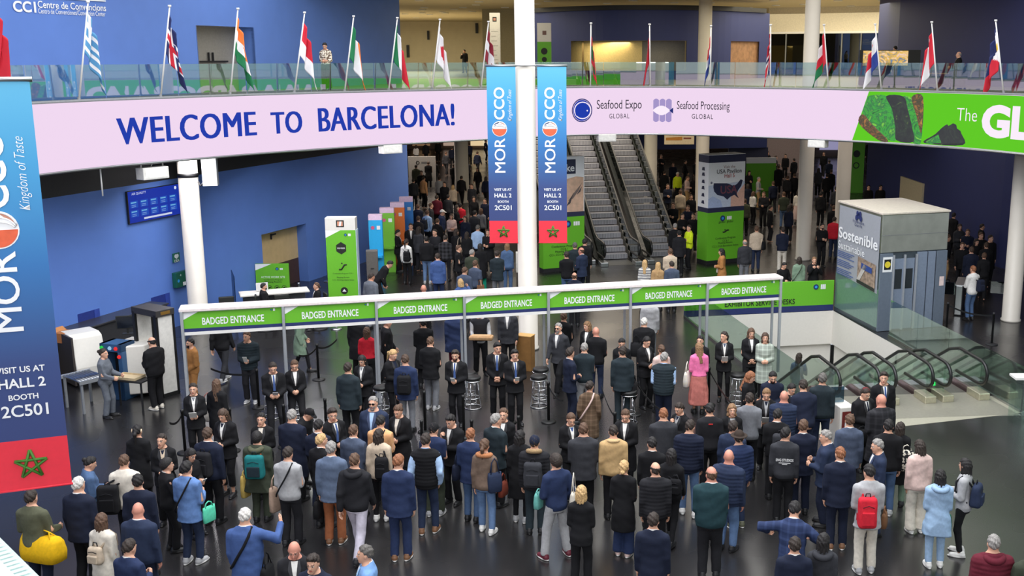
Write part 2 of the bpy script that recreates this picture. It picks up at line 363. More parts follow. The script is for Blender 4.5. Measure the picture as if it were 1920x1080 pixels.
# hall below the gallery
b = MB().box((-6, 100, 2.75), (50, .4, 5.5)); struct('wall_hall_back', b, mat((120, 104, 92), .7))
for i, (px, w, c, e) in enumerate(((897, 1.4, (255, 226, 176), .75), (915, .9, (250, 232, 200), .8), (842, 1.0, (220, 190, 170), .5), (790, 1.6, (190, 150, 110), .35))):
    q = D(px, 280, 99.7); struct('window_%d' % (2 + i), MB().box((q.x, 99.7, 2.1), (w, .1, 3.6)), mat(c, emit=e))  # glowing panels stand in for far lit doorways; the dimmer pair is added glow
struct('wall_hall_left', MB().box((-22, 75, 2.75), (.3, 52, 5.5)), mat((90, 92, 110), .7))
a, c = D(1322, 300, 70), D(1437, 300, 72)
struct('wall_hall_blue', MB().prism([(a.x - 9, 69), (c.x, c.y), (c.x, c.y + .3), (a.x - 9, 69.3)], 2.4, 5.5), NAVY)
b = MB().box((c.x - 1.2, c.y + .2, 1.2), (2.6, .3, 2.4)); struct('wall_hall_blue', b, mat((40, 44, 70), .7))
a, c = D(1437, 300, 79), D(1512, 300, 79)
struct('wall_hall_grey', MB().box(((a.x + c.x) / 2, 79, 2.75), (c.x - a.x, .3, 5.5)), mat((168, 150, 146), .7))
a, c = D(1626, 300, 62), D(1885, 300, 43)
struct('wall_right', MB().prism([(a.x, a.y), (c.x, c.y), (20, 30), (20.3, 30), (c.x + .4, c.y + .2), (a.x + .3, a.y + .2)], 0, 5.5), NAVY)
u_ = next(k / 200 for k in range(200) if (lambda v: v.x / (.978 * v.y + 1.3))(a.lerp(c, k / 200)) > (1711 - PPX) / FPX); q = a.lerp(c, u_); w_ = (c - a).xy.normalized(); struct('door_6', MB().box((q.x - .06, q.y, 1.15), (3.4, .1, 2.3), math.atan2(w_.y, w_.x)), mat((200, 190, 160), .5))
struct('wall_hall_far', MB().box((20, 92, 2.75), (16, .3, 5.5)), mat((96, 84, 80), .7))
q = D(1575, 290, 91); struct('window_6', MB().box((q.x, 91.6, 2.2), (3.2, .1, 3.2)), mat((190, 186, 230), emit=.5))  # glowing panel stands in for the bright area past the opening
# pillars
def pillar(name, x, y, z0, z1, r=.28):
    return struct(name, MB().lathe([(r + .03, z0), (r + .03, z0 + .06), (r, z0 + .08), (r, z1)], (x, y, 0), 32), COLM)
pillar('pillar_1', -12.15, 32.7, 0, 5.6, .29)
pillar('pillar_2', -1.84, 30.5, 0, 15, .275)
pillar('pillar_3', 8.78, 44.6, 0, 14, .3)
pillar('pillar_4', 13.42, 33.9, 0, 7, .28)
pillar('pillar_5', 10.75, 46.4, 0, 5.6, .3)
pillar('pillar_6', -7.5, 62.6, 0, 5.6, .4)
pillar('pillar_7', 6.0, 59.3, 0, 11.5, .36)
pillar('pillar_8', 3.25, 60.5, 0, 5.6, .36)
# stairwell of the down escalators
ww = mat((226, 222, 214), .6, vary=.02)
b = MB()
b.prism([WA, WB, (WB[0], WB[1] + .3), (WA[0], WA[1] + .3)], -1.15, -.012)
b.prism([(WA[0], WA[1] + .12), (WB[0], WB[1] + .12), (WB[0], WB[1] + .4), (WA[0], WA[1] + .4)], -2.9, -1.15)
b.prism([WB, WC, (WC[0] + .3, WC[1]), (WB[0] + .3, WB[1])], -1.15, -.012)
b.prism([(WB[0] + .1, WB[1]), (WC[0] + .1, WC[1]), (WC[0] + .4, WC[1]), (WB[0] + .4, WB[1])], -5.5, -1.15)
b.prism([WA, WD, (WD[0] - .3, WD[1]), (WA[0] - .3, WA[1])], -5.5, -.012)
b.prism([WD, WC, (WC[0], WC[1] - .2), (WD[0], WD[1] - .2)], -5.5, -.3)
struct('wall_stairwell', b, ww)
struct('floor_lower', MB().box((6.5, 32, -5.6), (26, 26, .2)), mat((96, 92, 56), .35))
struct('wall_lower_back', MB().box((6.5, 41, -4.2), (26, .3, 2.9)), mat((128, 116, 60), .6))
struct('ceiling_lower', MB().prism([(0, 35.6), (14, 35.6), (14, 41), (0, 41)], -2.9, -2.7), ww)
area('lower level lamps', (5, 38, -3.0), (0, 0, 0), 5, 3, 260, (1, .9, .6))
struct('floor_landing', MB().prism([(5.3, 24.05), (10.1, 24.55), (9.72, 26.3), (4.85, 25.8)], -.2, .008), mat((150, 146, 134), .35, .3, vary=.06))
q = [G(1690, 800), G(1920, 774), Vector((10.0, 26.2, 0)), Vector((7.0, 25.6, 0))]
struct('floor_landing_mat', MB().prism([(5.0, 23.15), (q[0].x, q[0].y), (q[1].x, q[1].y), (10.35, 24.3), (10.1, 26.0), (5.0, 25.4)], .001, .006), mat((172, 168, 152), .4, .2, vary=.05))
# rim ceiling over the round hall with its lamps (above the picture, seen in the polished floor)
struct('ceiling_atrium', MB().box((0, 38.5, 13.1), (50, 12, .3)), mat((232, 228, 220), .7))
for i, (x, y) in enumerate(((-12, 41), (-7, 38), (-2.5, 42), (2.5, 39), (7, 42), (11, 39), (15, 41), (-4.5, 35.5), (5, 35), (12.5, 35))):
    o = thing('ceiling_lamp', 'round bright lamp set in the white ceiling over the round hall', 'ceiling light', (x, y, 12.94), 0, 'lamps over the round hall')
    MB().lathe([(0, 0), (.45, 0), (.45, -.03), (0, -.03)], n=18).build('diffuser', mat((255, 246, 232), emit=9.0), o); MB().lathe([(.45, .005), (.52, .005), (.52, -.05), (.45, -.05)], n=18).build('ring', WHITE, o)
# ================================================================== LED RIBBON, GLASS, FLAGS, BANNERS
def rw(s, z, lift=.0):
    p, n = ring(s); p = p + n * lift
    return (p.x, p.y, z)
PINK = mat((243, 218, 243), emit=.97); LGREEN = mat((96, 205, 30), emit=.95); LBLUE = mat((24, 56, 170), emit=1.0); LWHITE = mat((250, 236, 250), emit=1.0)
LBLACK = mat((30, 30, 44), emit=1.0); LLILAC = mat((164, 148, 200), emit=1.0); LNAVY = mat((24, 40, 110), emit=1.0)
led = thing('led_ribbon_screen', 'long curved LED ribbon screen with a pink ground round the gallery edge', 'LED screen')
b = MB(); N = 220
for i in range(N):
    s = RS[-1] * i / N
    b.v += [rw(s, RZ0), rw(s, RZ1), rw(s, RZ1, -.14), rw(s, RZ0, -.14)]
for i in range(N):
    j = (i + 1) % N
    for k in range(4): b.f.append((i * 4 + k, i * 4 + (k + 1) % 4, j * 4 + (k + 1) % 4, j * 4 + k)); b.mi.append(0 if k == 0 else 1); b.sm.append(False)
b.build('screen_panel', [PINK, mat((150, 140, 150), .5)], led)
b = MB(); b.tube([rw(RS[-1] * i / N, RZ0 - .03, .02) for i in range(N)], .035, 6, True); b.build('lower_rail', STEEL, led)
b = MB(); b.tube([rw(RS[-1] * i / N, RZ1 + .02, -.05) for i in range(N)], .05, 6, True); b.build('upper_ledge', GREY, led)
def SZ(px, py):
    s = ring_px(px); p, n = ring(s)
    return s, D(px, py, p.y).z
def rib(s0, s1, lo, hi, name, m, k=.012, n=24, parent=led):
    b = MB()
    for i in range(n + 1):
        t = i / n; s = s0 + (s1 - s0) * t; b.v += [rw(s, lo(t), k), rw(s, hi(t), k)]
    for i in range(n): b.f.append((2 * i, 2 * i + 2, 2 * i + 3, 2 * i + 1)); b.mi.append(0); b.sm.append(False)
    return b.build(name, m, parent)
def rpoly(pts, name, m, k=.014):
    b = MB(); b.add([rw(s, z, k) for s, z in pts], [tuple(range(len(pts)))]); return b.build(name, m, led)
def rdisc(s, z, r, name, m, k=.014, ry=None, n=28, r0=0, a0=0, a1=360):
    ry = ry or r; b = MB(); q = [R(a0 + (a1 - a0) * i / n) for i in range(n + 1)]
    o = [rw(s + r * math.cos(a), z + ry * math.sin(a), k) for a in q]; q2 = [rw(s + r0 * math.cos(a), z + ry * r0 / r * math.sin(a), k) for a in q]
    b.add(o + q2, [(i, i + 1, n + 2 + i, n + 1 + i) for i in range(n)]) if r0 else b.add(o[:-1], [tuple(range(n))])
    return b.build(name, m, led)
def rtext(t, x0, x1, y0, y1, m, bold=0.0, **kw):
    """y0/y1: lower and upper picture rows of the line at its middle"""
    s0, _ = SZ(x0, 200); s1, _ = SZ(x1, 200); xm = (x0 + x1) / 2; z0 = SZ(xm, y0)[1]; z1 = SZ(xm, y1)[1]; sm, zm = (s0 + s1) / 2, (z0 + z1) / 2
    return lettering(t, led, m, None, None, None, abs(s1 - s0), z1 - z0, bold, warp=lambda u, v: rw(sm + u, zm + v, .018), **kw)
for t_, x0, x1, y0, y1 in (('WELCOME', 220, 478, 263, 215), ('TO', 509, 565, 250, 209), ('BARCELONA!', 598, 850, 241, 198)):
    s0, s1, xm = SZ(x0, 200)[0], SZ(x1, 200)[0], (x0 + x1) / 2; z0, z1 = SZ(xm, y0)[1], SZ(xm, y1)[1]; sm, zm = (s0 + s1) / 2, (z0 + z1) / 2; mb = MB()
    for e in (-.028, 0, .028): lettering(t_, led, LBLUE, None, None, None, abs(s1 - s0), z1 - z0, 0.0, warp=lambda u, v: rw(sm + u + e, zm + v, .018 + e * .05), space=1.06, mb=mb)
    mb.build('lettering', LBLUE, led)
rtext('Seafood Expo', 1119, 1203, 209, 187, LBLACK, .0); rtext('GLOBAL', 1142, 1180, 222, 213, LBLACK, 0, space=1.2)
rtext('Seafood Processing', 1269, 1368, 210, 190, LBLACK, .0); rtext('GLOBAL', 1298, 1337, 223, 214, LBLACK, 0, space=1.2)
s, z = SZ(1091, 207)
rdisc(s, z, .39, 'logo', LNAVY, .014, .42, r0=.355); rdisc(s, z, .34, 'logo', LBLUE, .014, .37)
rdisc(s + .02, z, .33, 'logo', LWHITE, .017, .31, r0=.29); rdisc(s + .2, z - .01, .028, 'logo', LWHITE, .02)
s, z = SZ(1242, 207)
for k in (-1, 0, 1):
    rib(s + k * .235 - .105, s + k * .235 + .105, lambda t: z - .36 - .06 * math.sin(math.pi * t), lambda t: z + .36 + .06 * math.sin(math.pi * t), 'logo', LLILAC, .014, 10)
rib(s - .37, s + .3, lambda t: z - .17 * math.sin(math.pi * t), lambda t: z + .17 * math.sin(math.pi * t), 'logo', LWHITE, .018, 16)
rpoly([(s + .26, z), (s + .4, z - .11), (s + .4, z + .11)], 'logo', LNAVY, .02)
# green advertisement
sa, sb = SZ(1600, 263)[0], SZ(1627, 178)[0]
sE = sb + 27
b = MB(); n = 80
for i in range(n + 1):
    t = i / n; b.v += [rw(sa + (sE - sa) * t, RZ0 + .01, .006), rw(sb + (sE - sb) * t, RZ1 - .01, .006)]
for i in range(n): b.f.append((2 * i, 2 * i + 2, 2 * i + 3, 2 * i + 1)); b.mi.append(0); b.sm.append(False)
b.build('green_panel', LGREEN, led)
def artmat(cols, sc, dist, name):
    m = bpy.data.materials.new(name); m.use_nodes = True; nt = m.node_tree; p = nt.nodes['Principled BSDF']; p.inputs['Base Color'].default_value = (.01, .01, .01, 1)
    tc = nt.nodes.new('ShaderNodeTexCoord'); w = nt.nodes.new('ShaderNodeTexNoise'); w.inputs['Scale'].default_value = sc; w.inputs['Distortion'].default_value = dist; w.inputs['Detail'].default_value = 5; w.inputs['Roughness'].default_value = .6
    r = nt.nodes.new('ShaderNodeValToRGB'); e = r.color_ramp.elements
    while len(e) < len(cols): e.new(.5)
    for i, c in enumerate(cols): e[i].position = .22 + .56 * i / (len(cols) - 1); e[i].color = (*lin(c), 1)
    nt.links.new(tc.outputs['Object'], w.inputs['Vector']); nt.links.new(w.outputs['Fac'], r.inputs['Fac']); nt.links.new(r.outputs[0], p.inputs['Emission Color']); p.inputs['Emission Strength'].default_value = .9
    return m
AR1 = artmat(((14, 40, 24), (24, 100, 44), (60, 176, 50), (30, 110, 60), (130, 220, 60), (20, 80, 60)), 1.5, 3.5, 'swirled green print'); AR2 = artmat(((22, 24, 28), (28, 32, 34), (34, 38, 38), (44, 60, 44), (150, 180, 60)), 3.5, 1.5, 'speckled dark print'); AR3 = artmat(((50, 34, 24), (140, 84, 44), (50, 60, 34), (170, 110, 50), (210, 170, 60)), 2.2, 2.5, 'brown swirled print')
PS = lambda *q: [(v.x, v.y) for v in catmull([SZ(x, y) for x, y in q], 4, True)]
rpoly(PS((1624, 188), (1631, 179), (1660, 180), (1672, 205), (1680, 240), (1684, 262), (1668, 262), (1640, 238), (1618, 216)), 'print', AR1, .012)
rpoly(PS((1618, 214), (1640, 236), (1668, 264), (1648, 262), (1612, 232)), 'print', AR3, .013)
rpoly(PS((1660, 180), (1692, 181), (1702, 205), (1712, 240), (1716, 266), (1684, 263), (1680, 240), (1672, 205)), 'print', AR2, .014)
rpoly(PS((1692, 181), (1708, 182), (1729, 182), (1730, 267), (1714, 266), (1710, 236), (1702, 205)), 'print', AR1, .013)
rpoly(PS((1708, 182), (1729, 182), (1730, 250), (1718, 216)), 'print', AR3, .016)
rpoly(PS((1736, 268), (1755, 252), (1772, 236), (1785, 231), (1797, 236), (1805, 250), (1809, 272)), 'print', AR2, .012)
rpoly(PS((1740, 268), (1762, 252), (1776, 243), (1786, 246), (1792, 258), (1795, 271)), 'print', AR1, .014)
rtext('The', 1794, 1832, 227, 203, LWHITE, -.01)
sg, zg = SZ(1839, 235); lettering('GLOBAL', led, LWHITE, None, None, None, 5.6, .98, .05, warp=lambda u, v: rw(sg + 2.85 + u, 6.4 + v, .018))
# glass balustrade behind the ribbon
gr = thing('glass_railing', 'curved clear glass balustrade standing above the LED ribbon', 'railing')
GG = glass((232, 244, 239), .20, .955); s = 0.0; k = 0
while s < RS[-1] * .62:
    b = MB(); n = 4
    for i in range(n + 1):
        q = s + 2.12 * i / n; b.v += [rw(q, MZ, -.95), rw(q, 8.08, -.95), rw(q, 8.08, -.966), rw(q, MZ, -.966)]
    for i in range(n):
        for e in range(4): b.f.append((i * 4 + e, i * 4 + (e + 1) % 4, i * 4 + 4 + (e + 1) % 4, i * 4 + 4 + e)); b.mi.append(0); b.sm.append(False)
    b.f += [(0, 3, 2, 1), (4 * n, 4 * n + 1, 4 * n + 2, 4 * n + 3)]; b.mi += [0, 0]; b.sm += [False, False]
    b.build('glass_panel', GG, gr); s += 2.14; k += 1
# flags on poles
W_, B_, R_, G_, O_, Y_ = (236, 234, 236), (38, 62, 140), (206, 34, 54), (22, 116, 70), (240, 130, 60), (232, 190, 50)
LB = (86, 150, 196); DB = (30, 40, 92); DG = (24, 92, 52); MR = (140, 34, 52)
def cross(u, v, c, cw, w1, w2, ux=.36):
    a, e = abs(u - ux) * 1.5, abs(v - .5)
    return c[1] if min(a, e) < w1 else c[2] if min(a, e) < w2 else c[0]
FL = [
 (-4, 6, -12, 196, 'plain red', lambda u, v: R_, 'red flag cut off at the edge above the tall blue banner'),
 (165, 5, 155, 188, 'greek', lambda u, v: (W_ if abs(u - .19) < .05 or abs(v - .28) < .06 else LB) if u < .38 and v < .55 else (LB if int(v * 9) % 2 == 0 else W_), 'light blue and white striped flag on a pole, next to the gallery lettering'),
 (318, 13, 306, 182, 'ice', lambda u, v: cross(u, v, (DB, R_, W_), 0, .075, .15), 'dark blue flag with red and white cross on a pole'),
 (446, 18, 435, 178, 'ind', lambda u, v: O_ if v < .36 else W_ if v < .66 else G_, 'orange, white and green flag on a pole before the doorway'),
 (571, 25, 555, 175, 'indo', lambda u, v: R_ if v < .55 else W_, 'red over white flag on a pole beside the woman in printed blouse'),
 (663, 32, 648, 172, 'ire', lambda u, v: G_ if u < .34 else W_ if u < .67 else O_, 'green, white and orange flag on a pole'),
 (745, 35, 731, 170, 'ita', lambda u, v: G_ if u < .34 else W_ if u < .62 else R_, 'green, white and red flag at the end of the blue gallery wall'),
 (825, 38, 811, 168, 'jap', lambda u, v: R_ if (u - .5) ** 2 * 2.2 + (v - .5) ** 2 < .075 else W_, 'white flag with red disc on a pole'),
 (916, 42, 903, 166, 'lat', lambda u, v: W_ if abs(v - .5) < .13 or abs(u - .42) < .07 else MR, 'dark red flag with white band beside the white notice tower'),
 (1108, 45, 1107, 163, 'mald', lambda u, v: DG if .18 < u < .82 and .2 < v < .8 else R_, 'red flag with dark green field in front of the lit meeting room'),
 (1218, 47, 1218, 164, 'mor', lambda u, v: (190, 36, 56), 'all red flag hanging limp before the meeting room window'),
 (1333, 50, 1331, 165, 'ned', lambda u, v: R_ if v < .36 else W_ if v < .66 else B_, 'red, white and blue striped flag next to the cream pillar'),
 (1445, 48, 1443, 166, 'nor', lambda u, v: cross(u, v, (R_, DB, W_), 0, .07, .14), 'red flag with blue and white cross at the edge of the round blue block'),
 (1545, 48, 1551, 168, 'oman', lambda u, v: R_ if u < .3 else W_ if v < .36 else R_ if v < .66 else G_, 'red flag with white and green stripes beside the tall white pillar'),
 (1641, 47, 1650, 170, 'pan', lambda u, v: (W_ if v < .5 else B_) if u < .5 else (R_ if v < .5 else W_), 'white, blue and red quartered flag before the coloured screen'),
 (1747, 43, 1755, 175, 'per', lambda u, v: R_ if u < .34 or u > .67 else W_, 'red flag with white middle on a pole near the seated man'),
 (1867, 40, 1878, 181, 'phi', lambda u, v: (Y_ if u < .12 and .4 < v < .6 else W_) if u < .42 - abs(v - .5) * .84 else (DB if v < .5 else R_), 'dark blue and red flag with white triangle on a pole'),
]
for xt, yt, xb, yb, nm, fn, lab in FL:
    pr_, nr_ = ring(ring_px(xb, .5)); pr_ = pr_ - nr_ * .5; base = Vector((pr_.x, pr_.y, 7.2)); top = D(xt, yt, base.y)
    t = thing('flag', lab, 'flag', base, 0, 'flags along the gallery rim')
    d = (top - base); L = d.length; ax = d.normalized()
    MB().tube([(0, 0, 0), d], [.026, .02], 8).build('pole', WHITE, t)
    MB().lathe([(0, 0), (.045, 0), (.045, .05), (0, .05)], d, 10).build('pole_cap', WHITE, t)
    MB().lathe([(.07, -.19), (.07, -.15), (.04, -.14), (.04, .08)], (0, 0, 0), 10).build('socket', GREY, t)
    sg_ = 1 if xb < 1000 else (-1 if xb > 1500 else .8 if xb < 1200 else -.8); rnd = random.Random(nm); tgv = ring(ring_px(xb))[1]; tgv = Vector((-tgv.y, tgv.x, 0)) * (1.15 if xb < 1000 or xb > 1500 else 1.0)
    nu, nv = 22, 20; cols = []; b = MB(); H_, Wf = 1.05, 1.45; ph = rnd.random() * 6
    for j in range(nv + 1):
        for i in range(nu + 1):
            u, v = i / nu, j / nv
            p = d - ax * (.16 + v * H_)
            drop = u * Wf * (.60 + .16 * v); side = u * (.13 + .38 * v ** 1.2) * (1.0 if xb < 1000 or xb > 1500 else .62)
            fold = .075 * math.sin(u * 13 + ph + v * 2) * min(1, u * 4); 
            k_ = sg_ * (side + .04 * math.sin(u * 9 + ph) * u); p = p + Vector((tgv.x * k_ - tgv.y * fold, tgv.y * k_ + tgv.x * fold, -drop)); b.v.append(tuple(p))
    for j in range(nv):
        for i in range(nu):
            a = j * (nu + 1) + i; b.f.append((a, a + 1, a + nu + 2, a + nu + 1)); c = fn((i + .5) / nu, (j + .5) / nv)
            if c not in cols: cols.append(c)
            b.mi.append(cols.index(c)); b.sm.append(True)
    o = b.build('flag_cloth', [mat(c, .75, vary=.05, scale=3) for c in cols], t)
    m = o.modifiers.new('cloth', 'SOLIDIFY'); m.thickness = .006
# hanging banners
def gradmat(stops, axis_len, name):
    m = bpy.data.materials.new(name); m.use_nodes = True; nt = m.node_tree; p = nt.nodes['Principled BSDF']; p.inputs['Roughness'].default_value = .6
    tc = nt.nodes.new('ShaderNodeTexCoord'); sx = nt.nodes.new('ShaderNodeSeparateXYZ'); r = nt.nodes.new('ShaderNodeValToRGB'); e = r.color_ramp.elements
    while len(e) < len(stops): e.new(.5)
    for i, (q, c) in enumerate(stops): e[i].position = q; e[i].color = (*lin(c), 1)
    nt.links.new(tc.outputs['Generated'], sx.inputs[0]); nt.links.new(sx.outputs['Z'], r.inputs['Fac']); nt.links.new(r.outputs[0], p.inputs['Base Color'])
    return m
BAN = gradmat(((0, (52, 66, 118)), (.22, (52, 72, 126)), (.5, (46, 112, 176)), (.78, (62, 152, 204)), (1, (88, 174, 214))), 1, 'blue printed cloth')
SIGNW = mat((240, 242, 244), .6, vary=.02); REDC = mat((232, 48, 66), .6, vary=.03); STAR = mat((64, 122, 40), .6); ORNG = mat((222, 96, 60), .6); SALM = mat((196, 140, 120), .6); SNAVY = mat((34, 46, 100), .6)
def banner(label, BL, BR, z0, z1):
    BL, BR = Vector(BL), Vector(BR); w = (BR - BL).length; h = z1 - z0; ang = math.atan2(BR.y - BL.y, BR.x - BL.x)
    t = thing('hanging_banner', label, 'banner', (BL.x, BL.y, z0), ang, 'tall blue hanging banners'); n = 24
    def bow(v): return .03 * math.sin(v * 2.2)
    b = MB()
    b.box((w / 2, 0, h * .127 + h * .873 / 2), (w, .012, h * .873)); b.build('banner_cloth', BAN, t)
    MB().box((w / 2, 0, h * .127 / 2), (w, .012, h * .127)).build('red_panel', REDC, t)
    MB().tube([(-.03, 0, h + .02), (w + .03, 0, h + .02)], .03, 8).build('top_rod', STEEL, t)
    MB().tube([(-.01, 0, -.01), (w + .01, 0, -.01)], .015, 8).build('bottom_rod', REDC, t)
    F = Face((0, -.007, 0), (1, 0, 0), (0, 0, 1), w, h, t, .004)
    for s_, e, v0, v1 in (('MOR', .37, .405, .60), ('CCO', .37, .705, .885)): F.text(s_, .42, (v0 + v1) / 2, SIGNW, w=(v1 - v0) * h, h=w * e, bold=.02, up=True)
    F.text('Kingdom of Taste', .80, .785, SIGNW, w=h * .175, h=w * .17, shear=.35, up=True, bold=-.012)
    c, r = .653, w * .245
    F.disc('emblem', .42, c, r * 1.08, SIGNW, 1); F.disc('emblem', .42, c, r, ORNG, 2, a0=180, a1=360); F.disc('emblem', .42, c, r, SNAVY, 2, a0=88, a1=180, n=14); F.disc('emblem', .42, c, r, SALM, 2, a0=10, a1=88, n=12)
    for q in (.0, .28, .52):
        pts = [F.at(.42 + (r / w) * math.cos(R(178 - k * 9)) * (1 - q * .2), c + (r / h) * (math.sin(R(178 - k * 9)) * (1 - q) - .05 * q), 3) for k in range(19)]
        MB().tube(pts, w * .013, 5).build('emblem', SIGNW, t)
    F.text('VISIT US AT', .5, .308, SIGNW, w=w * .62, bold=.02); F.text('HALL 2', .5, .274, SIGNW, w=w * .60, bold=.02); F.text('BOOTH', .5, .238, SIGNW, w=w * .38, bold=.02); F.text('2C501', .5, .203, SIGNW, w=w * .60, bold=.015)
    P = [(math.cos(R(90 + 72 * k)), math.sin(R(90 + 72 * k))) for k in range(5)]; rr = w * .22
    for k in range(5):
        a, c2 = P[k], P[(k + 2) % 5]
        MB().tube([F.at(.5 + rr / w * a[0], .062 + rr / h * a[1], 2), F.at(.5 + rr / w * c2[0], .062 + rr / h * c2[1], 2)], w * .022, 4).build('star', STAR, t)
    return t
banner('tall blue banner hanging close by, cut off at the edge, red foot with green star', G(-9, 923, 3.16), G(135, 905, 3.16), 3.16, 8.02)
banner('narrow blue banner hanging between the white notice tower and the centre column', (-2.875, 30.2), (-2.085, 30.2), 3.17, 8.02)
banner('narrow blue banner hanging between the centre column and the up escalators', (-1.49, 30.2), (-.7, 30.2), 3.17, 8.02)
tag(MB().tube([(-2.9, 30.2, 8.05), (-.68, 30.2, 8.05)], .025, 8).build('banner_bracket', STEEL), 'thin steel bar across the centre column that carries two banners', 'bracket')
# projectors and loudspeakers under the ribbon
for px, py, w, lab in ((286, 324, 54, 'white floodlight hanging under the ribbon above the wall screen'), (732, 279, 40, 'white floodlight hanging under the ribbon by the blue wall corner'), (1137, 258, 34, 'white floodlight hanging before the up escalators'), (1534, 269, 34, 'white floodlight hanging beside the tall white pillar')):
    p, n = ring(ring_px(px)); q = D(px, py, p.y + .10); k = w * q.y / FPX
    t = thing('floodlight', lab, 'floodlight', q, math.atan2(n.y, n.x) + R(90) if True else 0, 'floodlights under the ribbon')
    MB().box((0, 0, 0), (k, .35, k * .42)).build('housing', mat((226, 224, 218), .4), t, .02)
    MB().box((0, -.178, 0), (k * .86, .01, k * .3)).build('front_lens', mat((238, 236, 230), .2), t)
    MB().tube([(-k * .42, 0, k * .2), (-k * .42, 0, k * .42), (k * .42, 0, k * .42), (k * .42, 0, k * .2)], .022, 6).tube([(0, 0, k * .42), (0, 0, RZ0 - q.z + .01)], .025, 6).build('bracket', mat((226, 224, 218), .4), t)
    MB().tube([(0, .05, k * .21), (.05, .06, k * .3), (.02, .05, k * .4)], .012, 5).build('cable', mat((220, 220, 215)), t)
q = D(394, 322, 32.35)
t = thing('wall_loudspeaker', 'white box loudspeaker strapped to the pillar at the top of the blue wall', 'loudspeaker', q, R(12))
MB().box((0, 0, 0), (.42, .38, .82)).build('cabinet', mat((206, 208, 212), .5), t, .015); MB().tube([(-.2, 0, -.3), (-.3, 0, -.42), (-.36, .05, -.3)], .03, 6).build('bracket', DARK, t)
tag(MB().lathe([(.3, -.06), (.305, -.06), (.305, .06), (.3, .06)], (-12.15, 32.7, D(360, 330, 32.4).z), 24).build('pillar_strap', BLACK), 'black strap around the pillar by the white loudspeaker', 'strap')
p, n = ring(ring_px(188)); q = D(188, 318, p.y + .3)
tag(MB().tube([(q.x, q.y, RZ0), (q.x, q.y, 4.75)], .02, 6).box((q.x, q.y, RZ0 - .03), (.3, .1, .05)).build('hanging_rod', WHITE), 'thin white rod hanging from the ribbon over the blue wall', 'rod')
# writing on the gallery wall
def wall_pt(px, py, k, off=.0):
    r = ray(px, py); t = k / (r[0] - .337 * r[1]); return Vector((r[0] * t, r[1] * t, CAMH + r[2] * t)) + WN * off
def on_wall(name, t, x0, x1, y0, y1, k, m, off, parent=None, **kw):
    a, c = wall_pt(x0, (y0 + y1) / 2, k, off), wall_pt(x1, (y0 + y1) / 2, k, off); e = wall_pt((x0 + x1) / 2, y0, k, off); f = wall_pt((x0 + x1) / 2, y1, k, off)
    w = ((c - a).xy).length; h = f.z - e.z; ctr = (e + f) / 2
    return lettering(t, parent, m, ctr, WT, (0, 0, 1), w, h, name=name, **kw)
t = thing('wall_lettering', 'white lettering of the convention centre on the blue gallery wall', 'sign', (0, 0, 0))
on_wall('lettering', 'CC1', 23, 66, 23, 2, -26.96, SIGNW, .03, t, bold=.03); on_wall('lettering', 'Centre de Convencions', 72, 199, 18, 5, -26.96, SIGNW, .03, t, bold=.01)
on_wall('lettering', 'Centro de Convenciones/Convention Center', 73, 198, 28, 19, -26.96, SIGNW, .03, t)
a, c = wall_pt(72, 0.5, -26.96, .03), wall_pt(196, 2, -26.96, .03); MB().prism([a.xy, c.xy, (c + WN * .02).xy, (a + WN * .02).xy], c.z - .02, c.z + .02).build('line', SIGNW, t)
# ================================================================== GATE, DESKS, TOWERS, ESCALATORS
SGREEN = mat((104, 184, 40), .55, vary=.02); SBLACK = mat((26, 28, 24), .6); SKY = mat((46, 150, 222), .5, vary=.03); SDARK = mat((40, 44, 72), .55, vary=.03)
ALU = mat((196, 200, 206), .35, .6, vary=.03)
def logos(F, u, v, w, h, txt=True):
    F.disc('logo', u - w * .27, v, w * .2 * F.w, SNAVY, 2, n=16); F.disc('logo', u - w * .27, v, w * .1 * F.w, SKY, 3, n=12)
    for k in (-1, 0, 1): F.poly('logo', [(u + w * .27 + k * w * .13 - w * .055, v - h / 2), (u + w * .27 + k * w * .13 + w * .055, v - h / 2), (u + w * .27 + k * w * .13 + w * .055, v + h / 2), (u + w * .27 + k * w * .13 - w * .055, v + h / 2)], SIGNW, 2)
